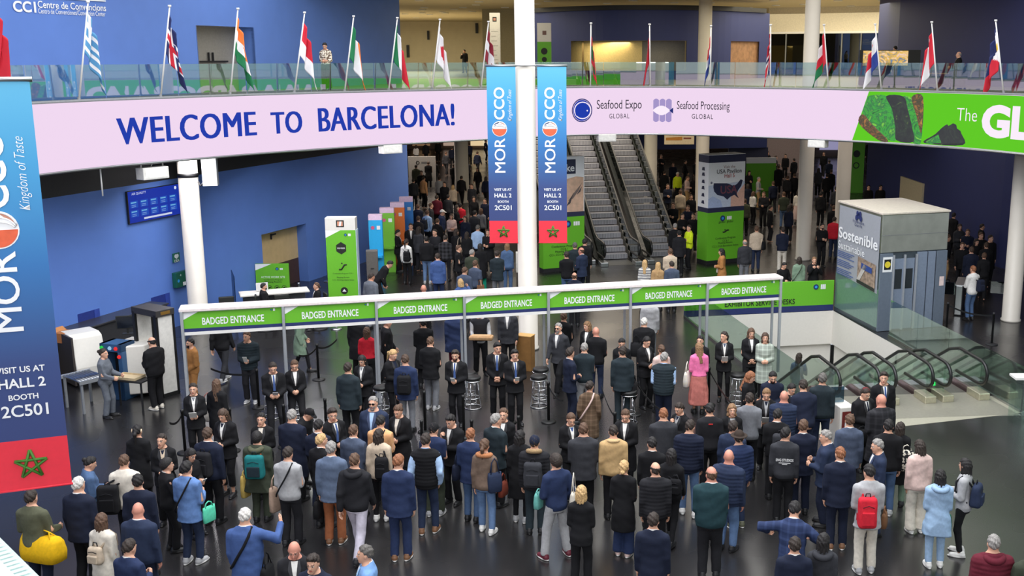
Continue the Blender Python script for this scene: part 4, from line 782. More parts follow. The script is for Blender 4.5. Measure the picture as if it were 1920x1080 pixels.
# --- escalators
def escalator(lab, foot, ang, rise, w, drop=False, nst=40, land=1.0):
    """foot: centre of the comb at the near end; local +y runs along the escalator; rise > 0 climbs away, < 0 descends away"""
    t = thing('escalator', lab, 'escalator', foot, ang, 'escalators going down' if rise < 0 else 'escalators going up'); sl = math.tan(R(30)) * (1 if rise > 0 else -1); Ln = abs(rise / math.tan(R(30))); n = nst; tr = .4; sw = w - .42
    y0 = land
    for k in range(int(Ln / tr)):
        y = y0 + k * tr; z = (k + 1) * tr * sl if rise > 0 else k * tr * sl
        o = MB().box((0, 0, 0), (sw, .44, .2)) if k == 0 else None
        if k == 0:
            b = MB(); b.box((0, 0, -.1), (sw, .42, .2)); b.cur = 1
            for j in range(-8, 9): b.box((j * sw / 17.5, -.212, -.1), (.012, .01, .18))
            stm = b.mesh('step', [mat((176, 176, 182), .45, .3, vary=.06), mat((96, 96, 100), .5, .3)])
        s_ = link('step', stm, t); s_.location = (0, y + .21, z)
    MB().box((0, y0 / 2 - .15, -.03), (sw, y0 + .2, .07)).build('comb_plate', mat((120, 118, 112), .35, .7), t)
    hz = .95; top = y0 + Ln
    for sx in (-1, 1):
        X = sx * (w / 2 - .1)
        prof = [(y0 * .1, 0)] + [(y0 + .25, 0), (y0 + .25 + Ln, Ln * sl)]
        b = MB()
        def band(o0, o1, x, th):
            vs = []
            for e in (-th, th):
                for (y, z) in ((-.3, 0), (y0 + .1, 0), (y0 + .1 + Ln, Ln * sl)): vs += [(x + e, y, z + o0), (x + e, y, z + o1)]
            fs = []
            for i in range(2):
                a = i * 2; fs += [(a, a + 2, a + 3, a + 1), (6 + a, 6 + a + 1, 6 + a + 3, 6 + a + 2), (a + 1, a + 3, 6 + a + 3, 6 + a + 1), (a, 6 + a, 6 + a + 2, a + 2)]
            fs += [(0, 1, 7, 6), (4, 10, 11, 5)]
            return vs, fs
        b.add(*band(-.5 if rise > 0 else -.5, .12, X + sx * .03, .07)); b.build('skirt', mat((46, 47, 49), .35, .6) if rise > 0 else mat((150, 128, 128), .3, .8), t)
        b = MB(); b.add(*band(.12, hz - .06, X, .008)); b.build('balustrade_glass', GE if rise > 0 else GD, t)
        # moving handrail: a closed loop round the near end
        p = []; zt = hz; yc = -.25; r_ = .30
        p += [(X, y0 + .1 + Ln, Ln * sl + zt), (X, y0 + .35, sl * .25 * 1.0 + zt - (.0)), (X, y0 - .2, zt - (.0 if rise > 0 else -.02)), (X, yc, zt)]
        for k in range(1, 8): a = R(90 + k * 180 / 8); p.append((X, yc + .36 * math.cos(a), zt - r_ + r_ * math.sin(a)))
        p += [(X, yc, zt - 2 * r_), (X, y0 - .1, zt - 2 * r_)]
        MB().tube(p, .042, 8).build('handrail', mat((20, 20, 21), .4), t)
        b = MB(); q = [(X, yc, .12)] + [(X, yc + .33 * math.cos(R(a)), zt - r_ + .28 * math.sin(R(a))) for a in range(270, 89, -20)]
        vs = [(X - .008, y, z) for _, y, z in q] + [(X + .008, y, z) for _, y, z in q]; m_ = len(q); b.add(vs, [tuple(range(m_)), tuple(range(2 * m_ - 1, m_ - 1, -1))] + [(i, m_ + i, m_ + (i + 1) % m_, (i + 1) % m_) for i in range(m_)]); b.build('end_glass', GE if rise > 0 else GD, t)
        MB().box((X, -.25, .09), (.3, .62, .18)).build('end_cap', mat((206, 200, 176), .28, .75) if rise < 0 else STEEL, t, .02)
    return t
GE = glass((180, 186, 180), .05, .8); GD = glass((240, 250, 244), .07, .985)
ea = math.atan2(1.73, 8.2)
for (x, y), lab in (((-.8, 43.9), 'up escalator half hidden behind the fish-picture tower'), ((1.1, 43.6), 'middle up escalator with dark steps climbing to the gallery'), ((3.0, 44.2), 'up escalator closest to the USA Pavilion tower')):
    escalator(lab, (x, y, 0), ea, 6.6, 1.62)
da = math.atan2(-1.7, 10.2) * 1.0
for (x, y), w, lab in (((6.30, 25.5), 1.2, 'down escalator next to the white podium and the queue'), ((7.70, 25.85), 1.15, 'middle down escalator between two others'), ((9.1, 26.1), 1.15, 'down escalator at the outer side of the stairwell, by the lift')):
    t = escalator(lab, (x, y, 0), -da * .35 + R(6), -5.3, w)
    if x > 7: MB().lathe([(.06, 0), (.06, .02), (.05, .03), (.05, .14), (.03, .17), (0, .18)], (0, 0, 0), 12).build('green_lamp', mat((60, 230, 110), emit=1.2), t).location = (-w / 2 + .1, .25, .2)
# stairwell glass
def glasswall(lab, p, q, h, n, m, z=0.0, name='glass_barrier'):
    p, q = Vector(p), Vector(q); L = (q - p).length; t = thing(name, lab, 'glass barrier', (p.x, p.y, z), math.atan2(q.y - p.y, q.x - p.x))
    for k in range(n): MB().box((L * (k + .5) / n, 0, h / 2 + .03), (L / n - .02, .014, h)).build('glass_panel', m, t)
    MB().box((L / 2, 0, .03), (L, .06, .06)).build('base_rail', STEEL, t)
GW = glass((236, 247, 242), .08, .98)
glasswall('glass barrier along the near-side edge of the stairwell, behind the gate', WA, (4.95, 24.9), 1.1, 5, GW); glasswall('glass barrier between the stairwell and the lift', (8.98, 31.9), (10.2, 24.7), 1.1, 4, GW)
p0, p1 = G(1918, 775), G(1880, 770); glasswall('glass barrier at the outer edge of the landing, cut off by the frame', (10.2, 24.65), (12.6, 23.6), 1.1, 2, GW)
# --- exhibitor service desk sign on the far edge
a, c = Vector((*WA, 0)), Vector((*WB, 0)); L = (c - a).length; t = board('desk_sign_wall', 'long low green EXHIBITOR SERVICE DESKS board behind the stairwell', (a.x, a.y, 0), math.atan2(c.y - a.y, c.x - a.x), L, .08, [(0, .2, 'navy_base', SNAVY), (.2, 1.02, 'green_panel', SGREEN)], 'sign')
F = Face((0, -.001, .2), (1, 0, 0), (0, 0, 1), L, .82, t, .006); F.text('EXHIBITOR SERVICE DESKS', .50, .2, SBLACK, w=L * .47, h=.18, bold=.015); F.disc('smile', .61, .72, .1, SIGNW, 2, r0=.08); F.disc('smile', .61, .7, .05, SIGNW, 2, a0=190, a1=350, r0=.035); logos(F, .9, .76, .09, .2)
# --- lift
P1, P2, P3 = Vector((8.09, 35.4, 0)), Vector((8.75, 32.46, 0)), Vector((10.98, 33.14, 0)); P4 = P1 + P3 - P2; zt = 3.62
BR = mat((188, 190, 178), .28, .85, vary=.1, scale=2.5); BG = mat((118, 130, 146), .4, .35, vary=.05); BL_ = mat((150, 164, 186), .3, .5, vary=.05)
t = thing('lift', 'free-standing metal lift with a grey Sostenible poster on its side', 'lift', P2, math.atan2((P3 - P2).y, (P3 - P2).x)); wf = (P3 - P2).length; M_ = t.matrix_basis.inverted(); loc = lambda p: (Matrix.Rotation(-math.atan2((P3 - P2).y, (P3 - P2).x), 3, 'Z') @ (p - P2))
l1, l4 = loc(P1), loc(P4)
MB().prism([(0, 0), (wf, 0), (l4.x, l4.y), (l1.x, l1.y)], 2.45, zt).build('upper_cladding', BR, t, .02); MB().prism([(-.03, -.03), (wf + .03, -.03), (l4.x + .03, l4.y + .03), (l1.x - .03, l1.y + .03)], zt, zt + .06).build('roof', mat((214, 204, 190), .5), t, .01)
MB().prism([(0, .04), (wf, .04), (l4.x, l4.y), (l1.x, l1.y)], 0, 2.45).build('shaft', mat((74, 84, 92), .4, .3), t)
MB().box((wf / 2, .0, 2.99), (wf + .01, .02, .015)).build('seam', GREY, t)
for x0, x1, m, nm in ((0, .42, BG, 'side_panel'), (1.28, 1.62, BL_, 'side_panel'), (1.66, 1.92, BL_, 'side_panel'), (1.96, wf, BG, 'side_panel')): MB().box(((x0 + x1) / 2, -.0, 1.22), (x1 - x0, .06, 2.42)).build(nm, m, t, .005)
for x0, x1 in ((.46, .82), (.84, 1.2)):
    d = MB().box(((x0 + x1) / 2, .01, 1.15), (x1 - x0, .04, 2.2)).build('door', BL_, t, .005); MB().box(((x0 + x1) / 2, -.012, 1.62), (x1 - x0 - .12, .01, .62)).build('window_pane', mat((40, 46, 50), .15), d)
for x in (.44, .83, 1.24): MB().box((x, -.04, 1.2), (.05, .06, 2.35)).build('door_frame', ALU, t)
F = Face((0, -.031, 0), (1, 0, 0), (0, 0, 1), wf, 2.45, t, .004); F.poly('yellow_sign', [(.03, .76), (.17, .76), (.17, .95), (.03, .95)], SIGNW); F.poly('yellow_sign', [(.05, .79), (.15, .79), (.15, .92), (.05, .92)], SBLACK, 2); F.disc('yellow_sign', .1, .855, .1, mat((226, 206, 60), .5), 3); F.poly('notice', [(.9, .54), (.97, .54), (.97, .66), (.9, .66)], mat((236, 214, 210), .5))
wl = l1.length; F = Face(l1 + Vector((0, 0, .12)), (-l1), (0, 0, 1), wl, zt - .12, t, .012)
F.poly('glass_side', [(0, 0), (1, 0), (1, .34), (0, .34)], mat((116, 146, 136), .12, .3, vary=.06), .5)
PG = mat((158, 162, 170), .5, vary=.03); F.poly('poster', [(.03, .34), (.97, .3), (.97, .98), (.03, .98)], PG, 1)
F.text('Sostenible', .5, .73, SIGNW, w=wl * .9, h=.36, bold=.02, k=3); F.text('Sustainable', .36, .615, SIGNW, w=wl * .62, h=.24, k=3)
for dx, dy in ((0, 0), (-.05, -.02), (.05, -.02), (-.03, .02), (.03, .02)): F.disc('tree_emblem', .5 + dx, .93 + dy, .09, SNAVY, 3, n=14)
F.text('Fira Barcelona', .5, .875, SNAVY, w=wl * .26, k=3); F.text('Gran Via', .5, .845, SNAVY, w=wl * .17, k=3)
for k in range(14):
    if k % 5 == 4: continue
    v = .55 - k * .0165; F.poly('print_line', [(.04, v), (.44 - (k % 3) * .05, v), (.44 - (k % 3) * .05, v + .008), (.04, v + .008)], mat((70, 96, 150), .6), 3)
F.poly('photo_print', [(.53, .36), (.93, .34), (.93, .55), (.53, .57)], mat((150, 130, 114), .6, vary=.5, scale=9), 3); F.poly('photo_print', [(.62, .47), (.86, .46), (.86, .51), (.62, .525)], mat((44, 70, 140), .6), 4); F.poly('photo_print', [(.53, .36), (.6, .36), (.74, .5), (.68, .52)], mat((190, 186, 180), .6), 4); F.poly('photo_print', [(.53, .33), (.93, .31), (.93, .34), (.53, .36)], mat((40, 40, 40), .6, vary=.9, scale=30), 4)
# --- turnstiles by the right wall
for px, py, lab in ((1795, 592, 'black turnstile beside the lift'), (1886, 590, 'black turnstile next to the outer white pillar')):
    q = G(px, py); t = thing('turnstile', lab, 'turnstile', q, R(-22), 'turnstiles'); MB().box((0, .7, .5), (.26, 1.4, 1.0)).build('cabinet', mat((36, 36, 40), .4), t, .02); MB().box((0, -.005, .52), (.2, .03, .96)).build('steel_front', STEEL, t, .01); MB().box((0, .7, 1.01), (.28, 1.42, .03)).build('steel_top', STEEL, t, .005); MB().box((-.3, .7, .75), (.5, .05, .4)).build('barrier_flap', glass((150, 160, 170), .1, .7), t)
# --- belt posts
STP = {}
def post(px, py, lab, z=.97, m=None, y=None):
    q = G(px, py, z); t = thing('belt_post', lab, 'belt barrier post', (q.x, q.y, 0), 0, None); m = m or BLACK
    MB().lathe([(.17, 0), (.17, .02), (.12, .035), (.03, .05)], n=20).build('base', m, t); MB().lathe([(.032, .03), (.032, .9), (.036, .9), (.036, .97), (.0, .975)], n=12).build('pole', m, t)
    return t
PST = [(481, 692, 'behind the seated young man with blue tie'), (594, 645, 'standing alone in front of the pale parka'), (341, 768, 'beside the woman in black with white papers'), (430, 765, 'behind the long-haired woman looking at cards'), (531, 758, 'at the foot of the second gate post'), (609, 747, 'by the young man leaning at the queue'), (795, 733, 'between the navy backpack and the bearded man'), (790, 788, 'behind the black-capped man'), (884, 787, 'behind the grey-haired man in dark suit'), (954, 717, 'between the two young men with blue ties'), (972, 780, 'behind the woman with tied hair'), (1028, 716, 'with round base left of the navy-suited young man'), (1153, 773, 'beside the plaid brown coat'), (1189, 704, 'behind the man in dark teal suit'), (1330, 688, 'beside the pink and red skirt'), (1389, 766, 'behind the wavy-haired blonde'), (868, 741, 'at the foot of the gate post by the bearded man')]
PO = [post(x, y, 'black belt barrier post ' + l) for x, y, l in PST]
for px, py, l in ((1778, 567, 'before the turnstile beside the lift'), (1864, 586, 'near the outer white pillar')): PO.append(post(px, py, 'thin dark belt barrier post ' + l, m=DARK))
for px, py, l in ((613, 480, 'steel belt post with pale base beside the blue wall'), (545, 542, 'steel belt post next to the work-site board'), (560, 530, 'steel belt post in front of the beige door'), (628, 560, 'steel belt post with pale base behind the gate')): PO.append(post(px, py, l, m=STEEL))
def belt(i, j, k=.88, parent=None):
    a, c = PO[i].location, (PO[j].location if isinstance(j, int) else Vector(j)); d = c - a; L = d.length
    b = MB(); n = 8
    for e in range(n + 1):
        u = e / n; p = d * u; z = k - .1 * 4 * u * (1 - u); b.v += [(p.x, p.y, z - .025), (p.x, p.y, z + .025)]
    for e in range(n): b.f.append((2 * e, 2 * e + 2, 2 * e + 3, 2 * e + 1)); b.mi.append(0); b.sm.append(False)
    o = b.build('belt', BLACK, PO[i]); m = o.modifiers.new('t', 'SOLIDIFY'); m.thickness = .004
belt(2, tuple(G(318, 800, .8))); belt(11, tuple(G(1056, 758, .8))); belt(12, tuple(G(1128, 724, .88))); belt(14, 15); belt(13, tuple(G(1243, 770, .9))); belt(17, 18); belt(1, tuple(G(632, 635, .9))); belt(0, tuple(G(395, 690, .9))); belt(1, tuple(G(560, 665, .9)))
# --- bar stools
def stool(px, py, lab, z=.78):
    q = G(px, py, z); t = thing('bar_stool', lab, 'bar stool', (q.x, q.y, 0), px * .7, 'bar stools behind the queue')
    MB().lathe([(0, .70), (.18, .70), (.2, .73), (.2, .76), (.18, .785), (0, .79)], n=24).build('seat', BLACK, t)
    b = MB(); b.tube([(.2 * math.cos(a), .2 * math.sin(a), .69) for a in [k * .262 for k in range(24)]], .012, 6, True); b.build('seat_ring', CHROME, t)
    for k in range(4): a = k * 1.5708; MB().tube([(.12 * math.cos(a), .12 * math.sin(a), .70), (.20 * math.cos(a), .20 * math.sin(a), .02)], .012, 6).build('leg', CHROME, t)
    MB().tube([(.2 * math.cos(a), .2 * math.sin(a), .015) for a in [k * .262 for k in range(24)]], .013, 6, True).build('base_ring', CHROME, t)
    MB().tube([(.165 * math.cos(a), .165 * math.sin(a), .26) for a in [k * .262 for k in range(24)]], .011, 6, True).build('foot_ring', CHROME, t)
for px, py, l in ((1010, 704, 'in front of the brown box, front one of two'), (1014, 690, 'in front of the brown box, rear one of two'), (886, 706, 'beside the gate post by the bearded man'), (877, 697, 'half hidden by the gate post'), (716, 724, 'behind the fair-haired woman in black'), (507, 722, 'under the seated young man with blue tie'), (552, 724, 'under the seated woman by the second gate post'), (1179, 732, 'half hidden by the dark teal suit'), (1384, 700, 'behind the red-haired woman')): stool(px, py, 'black and chrome bar stool ' + l)
# --- small furniture
q = G(986, 693); t = thing('upright_box', 'tall light brown box standing by the foot of the centre column', 'box', q, R(-20)); MB().box((0, 0, .48), (.42, .3, .96)).build('box_body', mat((150, 108, 58), .6, vary=.15, scale=6), t, .008); MB().box((0, 0, .965), (.44, .32, .02)).build('box_top', mat((206, 160, 96), .6), t)
q = G(1580, 757, 1.12); t = thing('podium', 'white podium with a red pictogram panel beside the down escalators', 'podium', (q.x, q.y, 0), R(14)); MB().box((0, 0, .56), (.34, .5, 1.12)).build('podium_body', WSH, t, .015); F = Face((-.17, .25, 0), (0, -1, 0), (0, 0, 1), .5, 1.12, t, .004); F = Face((-.17, -.252, 0), (1, 0, 0), (0, 0, 1), .34, 1.12, t, .004)
F.poly('red_panel', [(.12, .5), (.72, .5), (.72, .92), (.12, .92)], mat((112, 40, 36), .5)); F.disc('pictogram', .42, .83, .03, SIGNW, 2, n=12); F.poly('pictogram', [(.3, .6), (.54, .6), (.5, .79), (.34, .79)], SIGNW, 2)
MB().box((-.08, .1, 1.3), (.3, .02, .34)).build('glass_top', glass((140, 180, 200), .1, .75), t)
q = G(4, 1010, 2.2); r_ = G(80, 1085, 2.2); t = thing('glass_display_stand', 'corner of a white and pale green glass-edged stand at the frame corner', 'display stand', (q.x, q.y, 0), math.atan2(r_.y - q.y, r_.x - q.x)); L = (r_ - q).length
MB().box((L / 2 - .2, -.55, 2.17), (L + .6, 1.1, .05)).build('glass_top', mat((196, 220, 210), .15), t, .01); MB().box((L / 2 - .2, -.62, 2.2), (L + .3, .8, .03)).build('white_sheet', mat((236, 236, 246), .4), t); MB().box((L / 2, -.5, 1.08), (L + .4, 1.0, 2.14)).build('stand_body', mat((150, 156, 152), .5), t)
for k in range(12): MB().box((L * k / 12, -.3, 2.222), (.03, .5, .014)).build('fin', mat((250, 250, 252), .4), t)
q = D(1915, 612, 24.0); t = thing('white_ledge_stand', 'white-topped glass stand cut off by the frame beside the landing', 'stand', (q.x + .15, 24.0, 0), 0); MB().box((0, 0, 1.1), (.5, .4, .05)).build('top', WHITE, t); MB().box((0, 0, .54), (.44, .34, 1.08)).build('glass_body', GW, t)
# ================================================================== PEOPLE: one continuous body each, hair and clothing as children
def smin(a, b, k):
    h = np.clip(.5 + .5 * (b - a) / k, 0, 1)
    return b + (a - b) * h - k * h * (1 - h)
def capsule(P, a, b, ra, rb):
    a = np.array(a, np.float32); b = np.array(b, np.float32); d = b - a; L = float(d @ d) + 1e-9
    t = np.clip(((P[0] - a[0]) * d[0] + (P[1] - a[1]) * d[1] + (P[2] - a[2]) * d[2]) / L, 0, 1)
    return np.sqrt((P[0] - a[0] - t * d[0]) ** 2 + (P[1] - a[1] - t * d[1]) ** 2 + (P[2] - a[2] - t * d[2]) ** 2) - (ra + (rb - ra) * t)
def ellip(P, c, r):
    q = np.sqrt(((P[0] - c[0]) / r[0]) ** 2 + ((P[1] - c[1]) / r[1]) ** 2 + ((P[2] - c[2]) / r[2]) ** 2)
    return (q - 1) * min(r)
def surface_nets(xs, ys, zs, F):
    ins = F < 0; nx, ny, nz = F.shape
    cnt = np.zeros((nx - 1, ny - 1, nz - 1), np.int8); sl = lambda i, n: slice(i, n - 1 + i)
    for i in (0, 1):
        for j in (0, 1):
            for k in (0, 1): cnt += ins[sl(i, nx), sl(j, ny), sl(k, nz)]
    act = (cnt > 0) & (cnt < 8); I, J, K = np.nonzero(act); n = len(I); idx = -np.ones(act.shape, np.int64); idx[I, J, K] = np.arange(n)
    acc = np.zeros((n, 3)); num = np.zeros(n); ax = (np.asarray(xs, float), np.asarray(ys, float), np.asarray(zs, float))
    C = [(i, j, k) for i in (0, 1) for j in (0, 1) for k in (0, 1)]
    for a in C:
        for d in range(3):
            if a[d]: continue
            b = list(a); b[d] = 1
            fa = F[I + a[0], J + a[1], K + a[2]]; fb = F[I + b[0], J + b[1], K + b[2]]; m = (fa < 0) != (fb < 0)
            t = np.where(m, fa / np.where(m, fa - fb, 1), 0); pa = [ax[0][I + a[0]], ax[1][J + a[1]], ax[2][K + a[2]]]; pb = [ax[0][I + b[0]], ax[1][J + b[1]], ax[2][K + b[2]]]
            for e in range(3): acc[:, e] += np.where(m, pa[e] + (pb[e] - pa[e]) * t, 0)
            num += m
    V = acc / num[:, None]; Q = []
    for d, (o1, o2) in enumerate(((1, 2), (2, 0), (0, 1))):
        s0 = [slice(None)] * 3; s1 = [slice(None)] * 3; s0[d] = slice(0, -1); s1[d] = slice(1, None); A, B = ins[tuple(s0)], ins[tuple(s1)]
        e = A != B; lim = [slice(None)] * 3; m = np.zeros_like(e); lim[o1] = slice(1, F.shape[o1] - 1); lim[o2] = slice(1, F.shape[o2] - 1); m[tuple(lim)] = True; e &= m
        g = list(np.nonzero(e)); flip = A[tuple(g)]
        def cell(u, v):
            h = [x.copy() for x in g]; h[o1] = h[o1] - u; h[o2] = h[o2] - v; return idx[h[0], h[1], h[2]]
        q = np.stack([cell(1, 1), cell(0, 1), cell(0, 0), cell(1, 0)], 1); q = np.where(flip[:, None], q, q[:, ::-1]); Q.append(q)
    return V, np.concatenate(Q)
def npmesh(name, V, Q, nm=1, mi=None):
    me = bpy.data.meshes.new(name); me.from_pydata(V.tolist(), [], Q.tolist())
    for _ in range(nm): me.materials.append(None)
    if mi is not None: me.polygons.foreach_set('material_index', mi)
    me.polygons.foreach_set('use_smooth', np.ones(len(me.polygons), bool)); me.update()
    return me
def grid(xs, ys, zs): return np.meshgrid(np.asarray(xs, np.float32), np.asarray(ys, np.float32), np.asarray(zs, np.float32), indexing='ij', sparse=True)
# torso tables: height, half width, half depth, centre y
TOR = {
 'm': ([.80, .92, 1.02, 1.10, 1.22, 1.34, 1.42, 1.47, 1.53], [.145, .168, .158, .152, .168, .182, .172, .11, .06], [.095, .118, .108, .102, .112, .118, .10, .078, .058], [-.005, -.012, 0, .004, .004, -.002, -.012, -.012, -.005]),
 'f': ([.80, .92, 1.02, 1.10, 1.22, 1.34, 1.42, 1.47, 1.53], [.15, .17, .145, .124, .138, .152, .145, .092, .05], [.10, .118, .098, .088, .112, .108, .088, .066, .05], [-.01, -.015, -.005, 0, .018, .01, -.008, -.01, -.005]),
 'h': ([.80, .92, 1.02, 1.10, 1.22, 1.34, 1.42, 1.47, 1.53], [.17, .20, .205, .208, .208, .205, .188, .125, .068], [.115, .145, .158, .165, .155, .14, .118, .09, .066], [-.005, -.005, .012, .02, .012, 0, -.012, -.012, -.005]),
}
SW = {'m': .192, 'f': .160, 'h': .212}
NK = {'m': .056, 'f': .046, 'h': .066}
# arms: right (+x) then left; each = upper arm direction, forearm direction; legs: foot (x, y), knee forward
POSES = {
 'stand': dict(R=((.14, -.02, -1), (.02, .18, -1)), L=((.14, -.02, -1), (.02, .16, -1)), f=((.10, .02), (-.10, -.01))),
 'relax': dict(R=((.16, .02, -1), (.0, .3, -1)), L=((.12, -.05, -1), (.04, .1, -1)), f=((.13, -.05), (-.10, .08))),
 'phone': dict(R=((.12, .10, -1), (-.42, .85, .12)), L=((.12, .08, -1), (-.45, .85, .02)), f=((.10, .03), (-.11, -.02)), hand='grip'),
 'hold': dict(R=((.16, .02, -1), (-.62, .75, -.12)), L=((.16, .02, -1), (-.62, .75, -.14)), f=((.09, 0), (-.10, .04)), hand='grip'),
 'clasp': dict(R=((.2, .05, -1), (-.7, .55, -.62)), L=((.2, .05, -1), (-.7, .55, -.62)), f=((.11, 0), (-.11, .0))),
 'pocket': dict(R=((.30, -.18, -1), (-.18, .38, -.9)), L=((.30, -.18, -1), (-.18, .38, -.9)), f=((.12, .04), (-.10, -.05))),
 'cross': dict(R=((.2, .22, -1), (-.95, .38, .16)), L=((.2, .22, -1), (-.95, .42, .06)), f=((.10, .0), (-.12, .03))),
 'chin': dict(R=((.10, .35, -.9), (-.45, .45, .85)), L=((.14, .2, -1), (-.8, .6, .1)), f=((.10, .03), (-.10, .0)), hand='grip'),
 'strap': dict(R=((.30, .25, -.85), (-.45, .42, .8)), L=((.14, .0, -1), (.02, .2, -1)), f=((.11, .05), (-.10, -.06)), hand='grip'),
 'walk': dict(R=((.12, .26, -1), (.0, .5, -1)), L=((.12, -.34, -1), (.02, -.1, -1)), f=((.08, -.24), (-.08, .28))),
 'stride': dict(R=((.14, -.2, -1), (.0, .25, -1)), L=((.14, .2, -1), (.0, .6, -.9)), f=((.07, .22), (-.08, -.2))),
 'wide': dict(R=((.34, -.1, -1), (-.35, .45, -.8)), L=((.2, .05, -1), (-.5, .75, .0)), f=((.2, .0), (-.2, .05)), hand='grip'),
 'raise': dict(R=((.75, .35, -.45), (-.05, .8, .5)), L=((.14, .05, -1), (-.1, .3, -1)), f=((.12, .04), (-.12, -.04))),
 'elbows': dict(R=((.72, .1, -.55), (-.55, .8, .0)), L=((.9, -.1, -.12), (-.3, .9, -.35)), f=((.13, .1), (-.13, -.1)), lean=14),
 'photo': dict(R=((.25, .55, -.6), (-.5, .45, .75)), L=((.25, .55, -.6), (-.5, .45, .75)), f=((.11, .02), (-.11, -.03)), hand='grip'),
 'lift': dict(R=((.2, .2, -1), (-.1, .95, -.25)), L=((.2, .2, -1), (-.1, .95, -.25)), f=((.12, .0), (-.12, .04)), hand='grip'),
 'bend': dict(R=((.15, .35, -1), (-.2, .75, -.6)), L=((.15, .35, -1), (-.2, .7, -.7)), f=((.11, .12), (-.11, -.1)), lean=38),
 'lean': dict(R=((.15, .15, -1), (-.45, .8, -.1)), L=((.14, .1, -1), (-.4, .8, -.1)), f=((.10, .02), (-.10, -.03)), lean=14, hand='grip'),
 'sit': dict(R=((.14, .12, -1), (-.45, .85, -.2)), L=((.14, .12, -1), (-.5, .8, -.2)), f=((.14, .40), (-.15, .30)), sit=.74, hand='grip'),
 'desk': dict(R=((.18, .3, -1), (-.25, .9, -.05)), L=((.18, .3, -1), (-.25, .9, -.05)), f=((.12, .45), (-.12, .42)), sit=.50, hand='grip'),
}
def V3(a): return np.array(a, float)
def unit(a): a = V3(a); return a / np.linalg.norm(a)
class Fig:
    def __init__(s, build, pose):
        p = POSES[pose]; s.b, s.p = build, p; s.lean = R(p.get('lean', 0)); sit = p.get('sit'); s.dz = 0.0; s.sw = SW[build]
        s.hipz = .90 if not sit else sit + .08
        s.dz = s.hipz - .90
        s.piv = np.array((0, 0, .95)); c, q = math.cos(s.lean), math.sin(s.lean)
        s.Rl = np.array(((1, 0, 0), (0, c, q), (0, -q, c)))       # local upper body -> figure (leans towards +y)
        s.legs = []
        for sx, (fx, fy) in ((1, p['f'][0]), (-1, p['f'][1])):
            hip = V3((sx * .092, 0, s.hipz)); an = V3((fx, fy, .085 if fy > -.15 else .12)); up = min(s.hipz, .90)
            L1, L2 = .42, .405; d = an - hip; D_ = np.linalg.norm(d); D_ = min(D_, L1 + L2 - .004); a_ = (L1 ** 2 - L2 ** 2 + D_ ** 2) / (2 * D_); h_ = math.sqrt(max(0, L1 ** 2 - a_ ** 2)); u = d / np.linalg.norm(d); fw = V3((0, 1, .0)); fw = fw - u * (fw @ u); fw /= np.linalg.norm(fw)
            kn = hip + u * a_ + fw * h_; s.legs.append((hip, kn, an))
        s.arms = []
        for sx, k in ((1, 'R'), (-1, 'L')):
            du, df = unit(p[k][0]), unit(p[k][1]); du = du * V3((sx, 1, 1)); df = df * V3((sx, 1, 1)); S = V3((sx * (s.sw - .014), -.008, 1.39)); E_ = S + du * .285; W = E_ + df * .245; s.arms.append((S, E_, W, df))
    def up(s, P):
        """figure space -> upright upper body space (arrays)"""
        x, y, z = P; z = z - s.dz; c, q = math.cos(s.lean), math.sin(s.lean); zz = z - .95
        if s.lean == 0: return x, y, z
        return x, c * y - q * zz, q * y + c * zz + .95
    def mat(s):
        M = Matrix.Translation((0, 0, s.dz)) @ Matrix.Translation((0, 0, .95)) @ Matrix.Rotation(-s.lean, 4, 'X') @ Matrix.Translation((0, 0, -.95)); return M
    def torso(s, Q, off=0.0, box=0.0, flare=None, extra=None):
        z, w, d, yc = TOR[s.b]; w = np.array(w); d = np.array(d); z = np.array(z); yc = np.array(yc)
        if box:
            ch = w[5]; w = np.where((z > .85) & (z < 1.36), w + (np.maximum(w, ch * .97) - w) * box, w); d = np.where((z > .85) & (z < 1.3), d + (np.maximum(d, d[5] * 1.02) - d) * box, d); yc = yc.copy()
        if flare:
            z = np.concatenate(([flare[0]], z)); w = np.concatenate(([flare[1]], w)); d = np.concatenate(([flare[2]], d)); yc = np.concatenate(([0], yc)); w[1] = max(w[1], (flare[1] + w[2]) / 2); d[1] = max(d[1], (flare[2] + d[2]) / 2)
        x, y, Z = Q; W = np.interp(Z, z, w).astype(np.float32) + off; Dp = np.interp(Z, z, d).astype(np.float32) + off; Y = np.interp(Z, z, yc).astype(np.float32)
        q = np.sqrt((x / W) ** 2 + ((y - Y) / Dp) ** 2); f = (q - 1) * np.minimum(W, Dp)
        f = np.maximum(f, (z[0] - .0 if flare else .80) - Z); f = np.maximum(f, Z - 1.525)
        for sx in (-1, 1): f = smin(f, capsule(Q, (sx * .04, -.008, 1.46), (sx * (s.sw - .018), -.008, 1.385), .045 + off * .8, .046 + off * .8), .05)
        return f
def axis(lo, hi, h, fine=None):
    if not fine: return np.arange(lo, hi + h, h)
    a, b, hf = fine; return np.unique(np.round(np.concatenate((np.arange(a, b, hf), np.arange(a - h, lo - h, -h), np.arange(b, hi + h, h))), 5))
def bounds(fg, m=.09):
    M = np.array(fg.mat()); pts = []
    for S, E_, W, df in fg.arms: pts += [(M @ np.append(q, 1))[:3] for q in (S, E_, W + df * .19)]
    hd = (M @ np.array((0, 0, 1.66, 1)))[:3]; pts += [hd, hd + V3((.0, .1, 0)), hd - V3((0, .1, 0))]
    for l in fg.legs: pts += [l[0], l[1], l[2], l[2] + V3((0, .18, 0))]
    pts += [(.2, .14, .9), (-.2, -.14, .9)]; p = np.array(pts); return p.min(0) - m, p.max(0) + m
